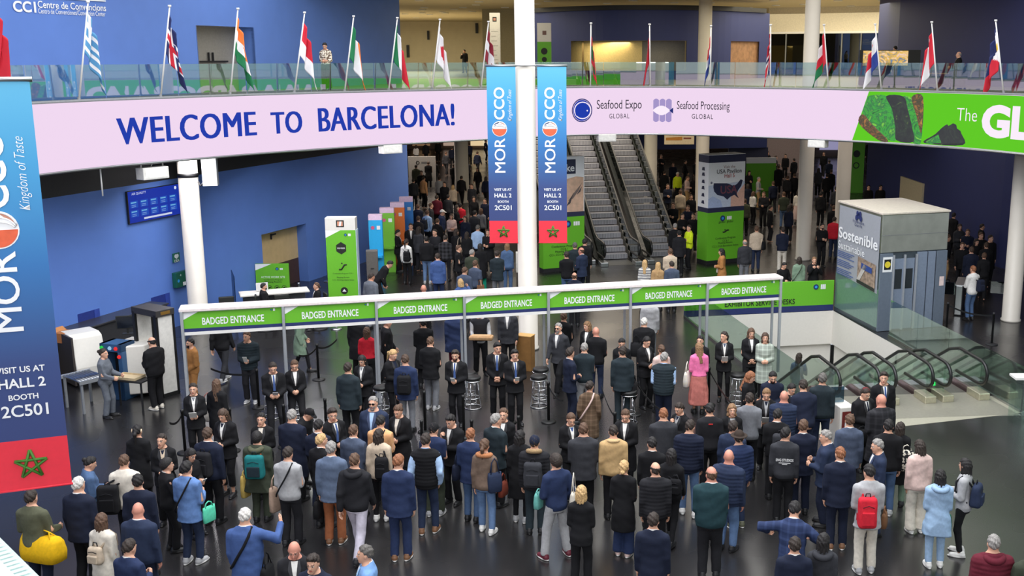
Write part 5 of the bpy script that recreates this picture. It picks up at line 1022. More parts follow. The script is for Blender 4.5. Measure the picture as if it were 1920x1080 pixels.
# ---- hands
_HAND = {}
def hand(kind):
    if kind in _HAND: return _HAND[kind]
    c1, c2, c3 = (R(14), R(22), R(16)) if kind == 'relax' else (R(46), R(62), R(38))
    xs, ys, zs = np.arange(-.085, .035, .0055), np.arange(-.062, .095, .0055), np.arange(-.20, .03, .0055); P = grid(xs, ys, zs)
    f = ellip(P, (0, .002, -.052), (.0165, .043, .056)); f = smin(f, capsule(P, (0, 0, .02), (0, 0, -.03), .024, .026), .02)
    for i, (y, L, r) in enumerate(((.032, .072, .0088), (.011, .080, .0092), (-.011, .074, .0088), (-.031, .058, .0078))):
        a = V3((0, y, -.09 + abs(y) * .15)); an = c1 * (1 + .08 * i); fan = y * .9
        for seg, (l, dc) in enumerate(((.46, c2), (.31, c3), (.23, 0))):
            b = a + V3((-math.sin(an), fan * .25, -math.cos(an))) * L * l; f = smin(f, capsule(P, a, b, r - seg * .0007, r - .0007 - seg * .0007), .006 if seg else .010); a = b; an += dc
    t0, t1, t2, t3 = V3((-.004, .03, -.022)), V3((-.012, .055, -.050)), V3((-.02, .064 if kind == 'relax' else .05, -.078)), V3((-.026, .064 if kind == 'relax' else .036, -.10))
    for a, b, r in ((t0, t1, .0125), (t1, t2, .0105), (t2, t3, .0092)): f = smin(f, capsule(P, a, b, r, r - .001), .009)
    _HAND[kind] = surface_nets(xs, ys, zs, f); return _HAND[kind]
# ---- head field in head space (origin at the head centre, y forward)
def head_field(h, fem):
    x, y, z = h; ax_ = np.abs(x); hs = (ax_, y, z)
    f = ellip(h, (0, -.010, .022), (.076, .096, .103)); f = smin(f, ellip(h, (0, .020, -.045), (.057 if not fem else .052, .074, .082)), .035)
    f = smin(f, ellip(h, (0, .062, -.098), (.026, .024, .020)), .02); f = smin(f, capsule(h, (0, .088, .016), (0, .106, -.022), .008, .0125), .012)
    f = smin(f, ellip(hs, (.026, .084, .030), (.026, .012, .008)), .012)
    f = -smin(-f, ellip(hs, (.030, .100, .010), (.017, .016, .010)), .008); f = smin(f, ellip(hs, (.030, .078, .010), (.014, .012, .010)), .004)
    f = smin(f, ellip(h, (0, .088, -.058), (.024, .011, .010)), .008); f = smin(f, ellip(hs, (.076, -.008, -.006), (.011, .020, .032)), .006)
    return f
HC = V3((0, .018, 1.625)); HP = V3((0, -.005, 1.545))
def head_mat(yaw, pitch): return Matrix.Translation(Vector(HP)) @ Matrix.Rotation(R(-yaw), 4, 'Z') @ Matrix.Rotation(R(-pitch), 4, 'X') @ Matrix.Translation(Vector(HC - HP))
_BODY = {}
def body_mesh(build, pose, yaw, pitch):
    key = (build, pose, yaw, pitch)
    if key in _BODY: return _BODY[key]
    fg = Fig(build, pose); lo, hi = bounds(fg); M = fg.mat() @ head_mat(yaw, pitch); c = M @ Vector((0, 0, 0)); hf = .0085
    xs = axis(lo[0], hi[0], .027, (c.x - .10, c.x + .10, hf)); ys = axis(lo[1], hi[1], .027, (c.y - .13, c.y + .15, hf)); zs = axis(0.0 - .02, c.z + .17, .027, (c.z - .15, c.z + .15, hf))
    F = np.full((len(xs), len(ys), len(zs)), 1.0, np.float32); k1 = int(np.searchsorted(zs, min(.62, fg.hipz - .05))); k2 = int(np.searchsorted(zs, c.z - .24)); Mi = np.array(M.inverted())
    for a, b, leg, tor, hd in ((0, k1, 1, 0, 0), (k1, k2, 1, 1, 0), (k2, len(zs), 0, 1, 1)):
        if b <= a: continue
        P = grid(xs, ys, zs[a:b]); Q = fg.up(P); f = None; mx = lambda g: g if f is None else smin(f, g, .035)
        if tor: f = mx(fg.torso(Q))
        if leg:
            if not tor:
                f = None
            for hip, kn, an in fg.legs:
                g = smin(capsule(P, hip, kn, .076, .045), capsule(P, kn, an, .046, .031), .02); g = smin(g, capsule(P, an - V3((0, .03, .035)), an + V3((0, .11, -.05)), .027, .022), .02); f = mx(g)
        for S, E_, W, df in fg.arms:
            g = smin(capsule(Q, S, E_, .043, .034), capsule(Q, E_, W, .034, .023), .015); f = np.minimum(f, g) if (leg and not tor) else mx(g)
        if hd:
            f = smin(f, capsule(Q, (0, -.014, 1.44), (0, .0, 1.575), NK[build] + .004, NK[build]), .03)
            h = tuple(Mi[r][0] * P[0] + Mi[r][1] * P[1] + Mi[r][2] * P[2] + Mi[r][3] for r in range(3)); f = smin(f, head_field(h, build == 'f'), .012)
        F[:, :, a:b] = f
    F[0] = F[-1] = 1; F[:, 0] = F[:, -1] = 1; F[:, :, 0] = F[:, :, -1] = 1
    V, Q = surface_nets(xs, ys, zs, F); ctr = V[Q].mean(1); h = ctr @ Mi[:3, :3].T + Mi[:3, 3]; x = np.abs(h[:, 0]); y, z = h[:, 1], h[:, 2]; mi = np.zeros(len(Q), np.int32); fr = (y > .05) & (np.abs(z) < .13)
    mi[fr & (x < .062) & (z < -.036) & (z > -.13)] = 4; mi[fr & (x < .022) & (np.abs(z + .058) < .008) & (y > .075)] = 2; mi[fr & (x > .012) & (x < .05) & (np.abs(z - .034) < .0065) & (y > .06)] = 3
    mi[fr & (np.abs(x - .030) < .016) & (np.abs(z - .011) < .0075)] = 5; mi[fr & (np.abs(x - .030) < .0075) & (np.abs(z - .011) < .0075)] = 1
    hk = fg.p.get('hand', 'relax'); M0 = np.array(fg.mat()); n = len(V); Vs, Qs, Ms = [V], [Q], [mi]
    for i, (S, E_, W, df) in enumerate(fg.arms):
        hv, hq = hand(hk); hv = hv.copy(); hq = hq.copy()
        if i == 1: hv[:, 0] *= -1; hq = hq[:, ::-1]
        zz = -df; hint = V3((0, 1, 0)) if df[2] < -.6 else V3((0, .25, 1)); yy = hint - zz * (hint @ zz); yy /= np.linalg.norm(yy); xx = np.cross(yy, zz); hv = (np.stack((xx, yy, zz), 1) @ hv.T).T + W + df * .012; hv = hv @ M0[:3, :3].T + M0[:3, 3]
        Vs.append(hv); Qs.append(hq + n); n += len(hv); Ms.append(np.zeros(len(hq), np.int32))
    me = npmesh('person_body', np.concatenate(Vs), np.concatenate(Qs), 6, np.concatenate(Ms)); _BODY[key] = (me, fg, M); return _BODY[key]
# ---- clothing
def wob(P, a, seed):
    r = random.Random(seed); f = 0
    for _ in range(4):
        k = [r.uniform(-1, 1) * 26 for _ in range(3)]; f = f + np.sin(P[0] * k[0] + P[1] * k[1] + P[2] * (k[2] + 14) + r.random() * 6)
    return f * a / 2.2
TOPS = {  # offset, hem, boxy, sleeve end (1 = wrist), quilt, wobble, flare (hem width, depth), neck cut
 'shirt': (.021, .84, .2, 1, 0, .004, None), 'tee': (.022, .86, .3, .0, 0, .004, None), 'sweater': (.022, .84, .45, 1, 0, .005, None), 'blazer': (.022, .76, .55, 1, 0, .003, (.76, .20, .15)),
 'jacket': (.030, .84, .6, 1, 0, .006, None), 'puffer': (.036, .82, .6, 1, 1, .003, None), 'vest': (.036, .82, .6, -1, 1, .003, None), 'coat': (.030, .50, .5, 1, 0, .004, (.50, .215, .17)), 'parka': (.040, .62, .7, 1, 0, .006, (.62, .25, .20)),
 'gilet': (.036, .90, .3, -1, 0, .002, None), 'blouse': (.024, .95, .15, .45, 0, .004, None), 'crop': (.018, .93, .3, 1, 0, .004, None), 'longcoat': (.032, .30, .6, 1, 0, .004, (.30, .26, .22)),
}
_TOP = {}
def top_mesh(build, pose, kind):
    key = (build, pose, kind)
    if key in _TOP: return _TOP[key]
    fg = Fig(build, pose); off, hem, boxy, slv, quilt, wb, fl = TOPS[kind]
    if build == 'f': boxy *= .55
    lo, hi = bounds(fg, .06); h = .021; zl = max(hem + fg.dz - .03, .04) if not fg.lean else hem - .25
    if fg.dz and fl: hem = max(hem, .74)
    M = fg.mat(); zt = (M @ Vector((0, 0, 1.57))).z
    zlo = min(zl, min((M @ Vector(W)).z for _, _, W, _ in fg.arms) - .05)
    xs, ys, zs = np.arange(lo[0], hi[0], h), np.arange(lo[1], hi[1], h), np.arange(zlo, zt + .03, h if not quilt else .0165); P = grid(xs, ys, zs); Q = fg.up(P)
    flare = None
    if fl and not (fg.dz and kind != 'x'): flare = (hem, fl[1] * (SW[build] / .192) ** .8, fl[2] * (1.12 if build == 'h' else 1 if build == 'm' else .95))
    qt = (.010 * np.abs(np.sin(Q[2] * math.pi / .062)) - .006) if quilt else 0
    f = fg.torso(Q, off, boxy, flare) - qt
    f = np.maximum(f, hem - Q[2]); f = np.maximum(f, Q[2] - (1.505 + .035 * np.clip(-Q[1] * 12, -1, 1)) + 0 * Q[0])
    if slv >= 0:
        for S, E_, W, df in fg.arms:
            g = capsule(Q, S, E_, .051 + off, .045 + off)
            if slv > 0: g = smin(g, capsule(Q, E_, E_ + (W - E_) * slv, .045 + off, (.033 if slv == 1 else .036) + off * .8), .02)
            else: g = np.maximum(g, ((Q[0] - E_[0]) * (E_ - S)[0] + (Q[1] - E_[1]) * (E_ - S)[1] + (Q[2] - E_[2]) * (E_ - S)[2]) / .285 + .03)
            if quilt: g = g - qt * .8
            f = smin(f, g, .022)
    if wb: f = f + wob(P, wb, kind)
    F = np.broadcast_to(f, (len(xs), len(ys), len(zs))).astype(np.float32).copy(); F[0] = F[-1] = 1; F[:, 0] = F[:, -1] = 1; F[:, :, 0] = F[:, :, -1] = 1
    V, Qd = surface_nets(xs, ys, zs, F); _TOP[key] = npmesh(kind, V, Qd); return _TOP[key]
_BOT = {}
def bottom_mesh(build, pose, kind):
    key = (build, pose, kind)
    if key in _BOT: return _BOT[key]
    fg = Fig(build, pose); lo, hi = bounds(fg, .06); h = .0215; top = 1.03; zs = np.arange(.02, top + fg.dz + .05, h); xs, ys = np.arange(max(lo[0], -.42), min(hi[0], .42), h), np.arange(max(lo[1], -.5), min(hi[1], .62), h); P = grid(xs, ys, zs); Q = fg.up(P)
    th, kn_, an_, cut = {'trousers': (.096, .076, .070, .075), 'jeans': (.094, .070, .060, .085), 'slim': (.088, .060, .046, .10), 'wide': (.10, .09, .10, .07), 'crop': (.094, .070, .058, .20), 'skirt': (.09, .06, .05, .1)}[kind]
    k = 1.12 if build == 'h' else 1.0
    Qp = (P[0], P[1], P[2] - fg.dz); f = fg.torso(Qp if not fg.lean else Qp, .012); f = np.maximum(f, Qp[2] - top)
    if kind == 'skirt':
        z = np.interp(P[2], [.24, .5, .8, .95, 1.0], [.27, .24, .20, .175, .15]).astype(np.float32); dp = np.interp(P[2], [.24, .8, .95, 1.0], [.22, .16, .13, .11]).astype(np.float32); a = np.arctan2(P[1], P[0]); g = (np.sqrt((P[0] / z) ** 2 + (P[1] / dp) ** 2) - 1) * .15 + .012 * np.sin(a * 13) * np.clip((.9 - P[2]) * 2, 0, 1); f = np.maximum(smin(f, g, .02), .24 - P[2])
    else:
        for hip, kn, an in fg.legs:
            g = smin(capsule(P, hip, kn, th * k, kn_ * k), capsule(P, kn, an - V3((0, .01, .04)), kn_ * k, an_), .02); f = smin(f, g, .018)
        f = np.maximum(f, cut - P[2])
    f = f + wob(P, .003, kind); F = np.broadcast_to(f, (len(xs), len(ys), len(zs))).astype(np.float32).copy(); F[0] = F[-1] = 1; F[:, 0] = F[:, -1] = 1; F[:, :, 0] = F[:, :, -1] = 1
    V, Qd = surface_nets(xs, ys, zs, F); _BOT[key] = npmesh(kind, V, Qd); return _BOT[key]
# ---- hair in head space
_HAIR = {}
def hair_mesh(style):
    if style in _HAIR: return _HAIR[style]
    long_ = style in ('long', 'wavy'); zl = -.42 if long_ else -.34 if style == 'pony' else -.22; h = .0085 if not long_ else .0105
    xs, ys, zs = np.arange(-.16, .165, h), np.arange(-.21, .19, h), np.arange(zl, .20, h); P = grid(xs, ys, zs); x, y, z = P; ax_ = np.abs(x)
    th = {'short': .012, 'crop': .006, 'thin': .005, 'quiff': .016, 'curly': .026, 'rim': .007}.get(style, .013)
    cr = ellip(P, (0, -.010, .024), (.076 + th, .096 + th, .104 + th)); hl = .018 + .86 * y + .006 * np.sin(x * 75) + .006 * np.sin(np.arctan2(x, -y) * 9) if style not in ('long', 'bob', 'wavy') else .012 + .72 * y
    cr = cr + (.8 * th) * np.clip(1 - (z - hl) / .04, 0, 1) if style in ('short', 'quiff', 'bun', 'lowbun', 'pony') else cr; f = np.maximum(cr, (hl - z) * .78); f = np.maximum(f, -(.0 + ellip(P, (0, .075, -.03), (.066, .075, .088))))
    if style == 'rim': f = np.maximum(f, z - .055 - .0 * y); f = np.maximum(f, y - .045)
    if style == 'quiff': f = smin(f, ellip(P, (0, .055, .118), (.05, .04, .026)), .03)
    if style == 'curly': f = f + .007 * (np.sin(x * 190) * np.sin(y * 190 + 1) * np.sin(z * 190))
    elif style not in ('cap',): az = np.arctan2(x, -(y + .01)); f = f + .0030 * np.sin(az * 17 + z * 26 + 2 * np.sin(z * 40)) + .0022 * np.sin(az * 31 - z * 50 + y * 30) + .0035 * np.sin(x * 60 + y * 47 + z * 71)
    if style in ('bun',): f = smin(f, ellip(P, (0, -.125, .055), (.042, .038, .042)), .012)
    if style in ('lowbun',): f = smin(f, ellip(P, (0, -.115, -.045), (.042, .036, .036)), .012)
    if style == 'pony': f = smin(f, capsule(P, (0, -.105, .04), (0, -.145, -.02), .024, .034), .015); f = smin(f, capsule(P, (0, -.145, -.02), (0, -.125, -.27), .034, .010), .02)
    if style in ('bob', 'long', 'wavy'):
        bot = -.145 if style == 'bob' else -.36; w = np.interp(z, [bot, bot * .5, 0], [.082 if style != 'long' else .06, .098, .088]).astype(np.float32); g = np.maximum((np.sqrt((x / w) ** 2 + ((y + .028) / .095) ** 2) - 1) * .08, np.maximum(bot - z + .0 * x, z - .03)); g = np.maximum(g, y - .035 - .0 * z); g = np.maximum(g, -ellip(P, (0, .05, -.05), (.064, .09, .12)))
        if style != 'bob': g = np.maximum(g, -ellip(P, (0, .03, -.26), (.16, .085, .14)))
        if style == 'wavy': g = g + .007 * np.sin(z * 70 + ax_ * 60)
        f = smin(f, g, .02)
    if style == 'cap': f = np.maximum(ellip(P, (0, -.008, .030), (.088, .106, .108)), (.022 + .28 * y - z)); b = np.maximum(np.sqrt((x / .078) ** 2 + ((y - .07) / .105) ** 2) * .08 - .08, np.abs(z - .046 + .16 * (y - .09)) - .006); f = smin(f, np.maximum(b, .04 - y), .008)
    if long_ or style == 'bob': az = np.arctan2(x, -(y + .01)); f = f + np.where(z < .03, .0055, .001) * np.sin(az * 13 + z * 12 + 1.5 * np.sin(z * 25))
    if style == 'beanie': f = np.maximum(ellip(P, (0, -.010, .034), (.092, .112, .114)), (.012 + .45 * y - z))
    if style == 'hat': f = np.maximum(ellip(P, (0, -.008, .050), (.090, .108, .100)), .05 - z); f = smin(f, np.maximum(np.sqrt((x / .145) ** 2 + ((y + .005) / .165) ** 2) * .12 - .12, np.abs(z - .05) - .007), .01)
    if style == 'kippah': f = np.maximum(ellip(P, (0, -.012, .026), (.088, .108, .116)), .100 - z + .25 * y)
    F = np.broadcast_to(f, (len(xs), len(ys), len(zs))).astype(np.float32).copy(); F[0] = F[-1] = 1; F[:, 0] = F[:, -1] = 1; F[:, :, 0] = F[:, :, -1] = 1
    V, Q = surface_nets(xs, ys, zs, F); _HAIR[style] = npmesh('hair', V, Q); return _HAIR[style]
_SHOE = {}
def shoe_mesh(kind):
    if kind in _SHOE: return _SHOE[kind]
    h = .011; xs, ys, zs = np.arange(-.07, .075, h), np.arange(-.11, .23, h), np.arange(-.012, .15, h); P = grid(xs, ys, zs)
    f = capsule(P, (0, -.045, .048), (0, .14, .032), .048, .042); f = smin(f, capsule(P, (0, -.035, .05), (0, -.03, .125 if kind != 'pump' else .07), .046, .042), .02); f = np.maximum(f, .012 - P[2]); f = np.maximum(f, P[2] - .118)
    so = np.maximum(np.maximum(np.abs(P[2] - .012) - .012, np.sqrt((P[0] / .053) ** 2 + ((P[1] - .052) / .155) ** 2) * .06 - .06), -.1); f = np.minimum(f, so)
    F = np.broadcast_to(f, (len(xs), len(ys), len(zs))).astype(np.float32).copy(); F[0] = F[-1] = 1; F[:, 0] = F[:, -1] = 1; F[:, :, 0] = F[:, :, -1] = 1
    V, Q = surface_nets(xs, ys, zs, F); c = V[Q].mean(1)[:, 2]; _SHOE[kind] = npmesh('shoe', V, Q, 2, (c < .027).astype(np.int32)); return _SHOE[kind]
def paint(o, ms):
    for i, m in enumerate(ms): o.material_slots[i].link = 'OBJECT'; o.material_slots[i].material = m
    return o
# ---- colours
CN = dict(k=(23, 23, 26), k2=(33, 33, 37), ch=(52, 53, 58), gy=(120, 122, 128), lg=(168, 168, 170), w=(228, 226, 222), cr=(222, 214, 200), nv=(27, 33, 52), nb=(38, 50, 82), bl=(66, 90, 142), lb=(120, 158, 208), sk=(168, 196, 232), dn=(76, 100, 136), dd=(40, 50, 74), jn=(96, 122, 160), tn=(180, 146, 104), tk=(190, 158, 112), bg=(200, 182, 160), br=(120, 84, 58), rs=(152, 92, 60), ol=(86, 88, 70), dg=(58, 64, 52), gn=(120, 142, 122), tl=(34, 60, 66), dt=(38, 48, 54), rd=(206, 40, 56), mr=(96, 30, 44), pk=(236, 120, 168), dp=(186, 112, 104), sl=(74, 84, 104), gb=(92, 106, 130), pe=(222, 168, 120), hv=(214, 236, 40), em=(20, 140, 112), pi=(214, 186, 178), bw=(110, 92, 80), cm=(172, 120, 70), lc=(206, 200, 214), pb=(150, 178, 208), bv=(96, 128, 180), gu=(100, 105, 114), dk=(54, 44, 38), ob=(92, 74, 58), gc=(150, 158, 148))
HC_ = dict(k=(24, 20, 20), d=(46, 36, 30), b=(72, 54, 42), l=(132, 100, 70), y=(190, 156, 108), g=(140, 136, 132), w=(200, 196, 190), r=(138, 88, 58), n=(88, 64, 48), s=(92, 88, 84))
SKIN = dict(a=(214, 164, 138), b=(198, 144, 116), c=(168, 116, 90), d=(226, 178, 154), e=(206, 142, 122))
FABR = {}
def fabric(c, kind=None):
    c = CN[c] if isinstance(c, str) else c
    if kind is None: return mat(c, .86, vary=.1, scale=22, bump=.12, spec=.25)
    if kind == 'shiny': return mat(c, .5, vary=.08, scale=12, bump=.1)
    key = (c, kind)
    if key in FABR: return FABR[key]
    m = mat(c, .86, vary=.101 + len(FABR) * .0001, scale=22, spec=.25); nt = m.node_tree; b = nt.nodes['Principled BSDF']; tc = nt.nodes.new('ShaderNodeTexCoord'); L = lin(c)
    if kind in ('plaid', 'check'):
        s = 2.2 if kind == 'plaid' else 2.9; out = None
        for ax_ in ('X', 'Z'):
            w = nt.nodes.new('ShaderNodeTexWave'); w.bands_direction = ax_; w.inputs['Scale'].default_value = s; nt.links.new(tc.outputs['Object'], w.inputs['Vector'])
            g = nt.nodes.new('ShaderNodeMath'); g.operation = 'GREATER_THAN'; g.inputs[1].default_value = .5 if kind == 'plaid' else .8; nt.links.new(w.outputs['Fac'], g.inputs[0])
            if out is None: out = g.outputs[0]
            else:
                a = nt.nodes.new('ShaderNodeMath'); a.operation = 'ADD'; nt.links.new(out, a.inputs[0]); nt.links.new(g.outputs[0], a.inputs[1]); out = a.outputs[0]
        mr = nt.nodes.new('ShaderNodeMath'); mr.operation = 'MULTIPLY'; mr.inputs[1].default_value = .5; nt.links.new(out, mr.inputs[0]); f = mr.outputs[0]
    elif kind == 'stripe':
        w = nt.nodes.new('ShaderNodeTexWave'); w.bands_direction = 'Z'; w.inputs['Scale'].default_value = 3.4; nt.links.new(tc.outputs['Object'], w.inputs['Vector']); f = w.outputs['Fac']
    else:
        w = nt.nodes.new('ShaderNodeTexNoise'); w.inputs['Scale'].default_value = 16; nt.links.new(tc.outputs['Object'], w.inputs['Vector']); g = nt.nodes.new('ShaderNodeMath'); g.operation = 'GREATER_THAN'; g.inputs[1].default_value = .5; nt.links.new(w.outputs['Fac'], g.inputs[0]); f = g.outputs[0]
    x = nt.nodes.new('ShaderNodeMix'); x.data_type = 'RGBA'; hi = {'plaid': (226, 222, 210), 'check': tuple(min(255, int(v * 1.16 + 10)) for v in c), 'stripe': (222, 220, 214), 'print': (230, 222, 206)}[kind]
    if kind == 'plaid' and c != (30, 30, 32): hi = tuple(min(255, int(v * 1.5 + 26)) for v in c)
    x.inputs['A'].default_value = (*L, 1); x.inputs['B'].default_value = (*lin(hi), 1); nt.links.new(f, x.inputs['Factor']); nt.links.new(x.outputs['Result'], b.inputs['Base Color']); FABR[key] = m
    return m
_SM = {}
def chest_patch(fg, off, boxy, z0, z1, w0, w1, lift, key):
    key = (key, fg.b)
    if key in _SM: return _SM[key]
    z, w, d, yc = [np.array(q) for q in TOR[fg.b]]; b = MB(); n, m = 12, 6; bx = boxy * (.55 if fg.b == 'f' else 1)
    d = np.where((z > .85) & (z < 1.3), d + (np.maximum(d, d[5] * 1.02) - d) * bx, d); w = np.where((z > .85) & (z < 1.36), w + (np.maximum(w, w[5] * .97) - w) * bx, w)
    for i in range(n + 1):
        t = i / n; zz_ = z0 + (z1 - z0) * t; hw = w0 + (w1 - w0) * t; W, Dd, Y = np.interp(zz_, z, w) + off, np.interp(zz_, z, d) + off, np.interp(zz_, z, yc)
        for k in range(m + 1): x = hw * (2 * k / m - 1); b.v.append((x, Y + Dd * math.sqrt(max(.02, 1 - (x / W) ** 2)) + lift, zz_))
    for i in range(n):
        for k in range(m): a = i * (m + 1) + k; b.f.append((a, a + m + 1, a + m + 2, a + 1)); b.mi.append(0); b.sm.append(True)
    me = b.mesh('front', [None]); _SM[key] = me; return me
def lapel_mesh(fg, off, boxy, kk):
    key = ('lapel', kk, fg.b)
    if key in _SM: return _SM[key]
    z, w, d, yc = [np.array(q) for q in TOR[fg.b]]; b = MB(); bx = boxy * (.55 if fg.b == 'f' else 1)
    d = np.where((z > .85) & (z < 1.3), d + (np.maximum(d, d[5] * 1.02) - d) * bx, d); w = np.where((z > .85) & (z < 1.36), w + (np.maximum(w, w[5] * .97) - w) * bx, w)
    for sx in (-1, 1):
        n0 = len(b.v)
        for i in range(11):
            t = i / 10; zz_ = 1.15 + .325 * t; i0 = .005 + .042 * t; ww_ = .012 + (.042 * min(1, t / .62) if t < .7 else .042 - .03 * (t - .7) / .3); W, Dd, Y = np.interp(zz_, z, w) + off, np.interp(zz_, z, d) + off, np.interp(zz_, z, yc)
            for x in (i0, i0 + ww_ * .5, i0 + ww_): b.v.append((sx * x, Y + Dd * math.sqrt(max(.02, 1 - (x / W) ** 2)) + .010, zz_))
        for i in range(10):
            for k in range(2): a = n0 + i * 3 + k; b.f.append((a, a + 1, a + 4, a + 3) if sx < 0 else (a, a + 3, a + 4, a + 1)); b.mi.append(0); b.sm.append(True)
    _SM[key] = b.mesh('lapel', [None]); return _SM[key]
def collar_mesh(r, zb, zf, hgt):
    key = ('collar', r, zb, zf, hgt)
    if key in _SM: return _SM[key]
    b = MB(); n = 22
    for i in range(n):
        a = 2 * math.pi * i / n; s_ = math.sin(a); z = zb + (zf - zb) * (s_ + 1) / 2; y0 = -.008
        for k, (dr, dz) in enumerate(((.004, -.004), (.0, hgt), (.007, hgt - .002), (.016, -.006))): b.v.append(((r + dr) * math.cos(a), y0 + (r + dr) * 1.0 * s_, z + dz))
    for i in range(n):
        j = (i + 1) % n
        for k in range(4): b.f.append((i * 4 + k, i * 4 + (k + 1) % 4, j * 4 + (k + 1) % 4, j * 4 + k)); b.mi.append(0); b.sm.append(k != 1)
    me = b.mesh('collar', [None]); _SM[key] = me; return me
NP = [0]; ALLP = []
def person(px, py, psi, build, pose, hair, top, bot, label, h=None, hd=(0, 0), skin='a', collar=None, tie=None, shoe='k', beard=False, group=None, z0=0.0, extra=(), far=False, name='person', pat=None, bpat=None, Y=None):
    """px, py: where the crown of the head shows; psi: 0 faces away, 180 faces the camera, positive turns right"""
    jr = random.Random(label + str(px))
    if hd == (0, 0) and not far and pose not in ('desk', 'sit'): hd = (jr.choice((-20, 0, 0, 20)), jr.choice((0, 0, 9)))
    psi += jr.uniform(-7, 7)
    h = h or {'m': 1.77, 'f': 1.67, 'h': 1.78}[build]; me, fg, HM = body_mesh(build, pose, *hd); sc = h / 1.752
    crown = HM @ Vector((0, -.005, .127)); zt = crown.z * sc + z0; w = G(px, py, zt) if Y is None else D(px, py, Y); Rz = Matrix.Rotation(R(-psi), 3, 'Z'); o2 = Rz @ Vector((crown.x, crown.y, 0)) * sc
    o = bpy.data.objects.new(name, me); COL.objects.link(o); o.location = (w.x - o2.x, w.y - o2.y, z0); o.rotation_euler = (0, 0, R(-psi)); o.scale = (sc, sc, sc)
    hs, hcol = hair.split(':') if ':' in hair else (hair, 'd'); hc = mat(HC_[hcol] if hcol in HC_ else CN[hcol], .68, vary=.42, scale=48, bump=.5); sk = mat(SKIN[skin], .55, vary=.05, scale=20, spec=.35)
    paint(o, [sk, mat((26, 20, 18), .3), mat((176, 92, 86), .5), mat(tuple(int(v * .5 + w_ * .42) for v, w_ in zip(HC_.get(hcol, (44, 32, 26)), SKIN[skin])), .7), hc if beard else sk, mat((226, 220, 214), .3)])
    ALLP.append(o)
    tag(o, label, 'person', group); kids = []
    UM = fg.mat()
    def kid(nm, mesh, m, M=None):
        c = bpy.data.objects.new(nm, mesh); COL.objects.link(c); c.parent = o
        if M is not None: c.matrix_local = M
        paint(c, m if isinstance(m, list) else [m]); return c
    if hs not in ('bald',):
        base = 'short' if hs in ('cap', 'hat', 'beanie', 'kippah') else hs
        if hs in ('cap', 'hat', 'beanie'):
            kid(hs, hair_mesh(hs), fabric(hcol if hcol in CN else 'k'), HM)
            if hs != 'beanie': kid('hair', hair_mesh('crop'), mat(HC_['d'], .7), HM)
        else:
            kid('hair', hair_mesh(base), hc, HM)
            if hs == 'kippah': kid('skullcap', hair_mesh('kippah'), fabric((104, 40, 44)), HM)
    tk, tc_ = top.split(':'); tm = fabric(tc_, pat) if tc_ in CN else fabric('k')
    tn = {'shirt': 'shirt', 'tee': 'tee_shirt', 'sweater': 'sweater', 'blazer': 'jacket', 'jacket': 'jacket', 'puffer': 'quilted_jacket', 'vest': 'quilted_vest', 'coat': 'coat', 'parka': 'parka', 'gilet': 'waistcoat', 'blouse': 'blouse', 'crop': 'jacket', 'longcoat': 'long_coat'}[tk]
    tb = kid(tn, top_mesh(build, pose, tk), tm)
    if tk in ('vest', 'gilet'): kid('shirt', top_mesh(build, pose, 'shirt'), fabric(collar or 'sk'))
    bk, bc = bot.split(':'); kid('skirt' if bk == 'skirt' else 'trousers', bottom_mesh(build, pose, bk), fabric(bc, bpat))
    if not far:
        sm = [fabric(shoe, 'shiny'), mat((30, 28, 28) if shoe in ('k', 'k2') else (226, 224, 220), .6)]
        for (hip, kn, an), sx in zip(fg.legs, (1, -1)):
            kid('shoe', shoe_mesh('shoe'), sm, Matrix.Translation((an[0], an[1] - .005, an[2] - .085)) @ Matrix.Rotation(R(-9 * sx), 4, 'Z'))
    nkr = NK[build]
    off, boxy = TOPS[tk][0], TOPS[tk][2]
    if collar: kid('shirt_collar', collar_mesh(round(nkr + .008, 3), 1.507, 1.468, .034), fabric(collar), UM)
    elif tk in ('blazer', 'jacket', 'puffer', 'coat', 'vest', 'parka', 'crop', 'longcoat'): kid('collar', collar_mesh(round(nkr + .012, 3), 1.50, 1.462, .03), tm, UM)
    if collar and tk in ('blazer', 'coat', 'jacket', 'crop', 'longcoat') and abs(((psi + 180) % 360) - 180) > 70:
        kid('shirt_front', chest_patch(fg, off, boxy, 1.16, 1.475, .006, .046, .006, ('sf', tk)), fabric(collar), UM)
        if tk in ('blazer', 'coat', 'crop', 'longcoat'): kid('lapel', lapel_mesh(fg, off, boxy, tk), mat(tuple(min(255, int(v * 1.25 + 9)) for v in (CN[tc_])), .7), UM)
        if tie: kid('tie' if build != 'f' else 'scarf', chest_patch(fg, off, boxy, 1.13 if build != 'f' else 1.40, 1.468, .026 if build != 'f' else .008, .015 if build != 'f' else .036, .012, ('tie', tk, build == 'f')), fabric(tie), UM)
    NP[0] += 1
    return o
def on_person(o, p):
    """a point in a person's own space -> world"""
    sc = o.scale[0]; return o.location + Matrix.Rotation(o.rotation_euler.z, 3, 'Z') @ (Vector(p) * sc)
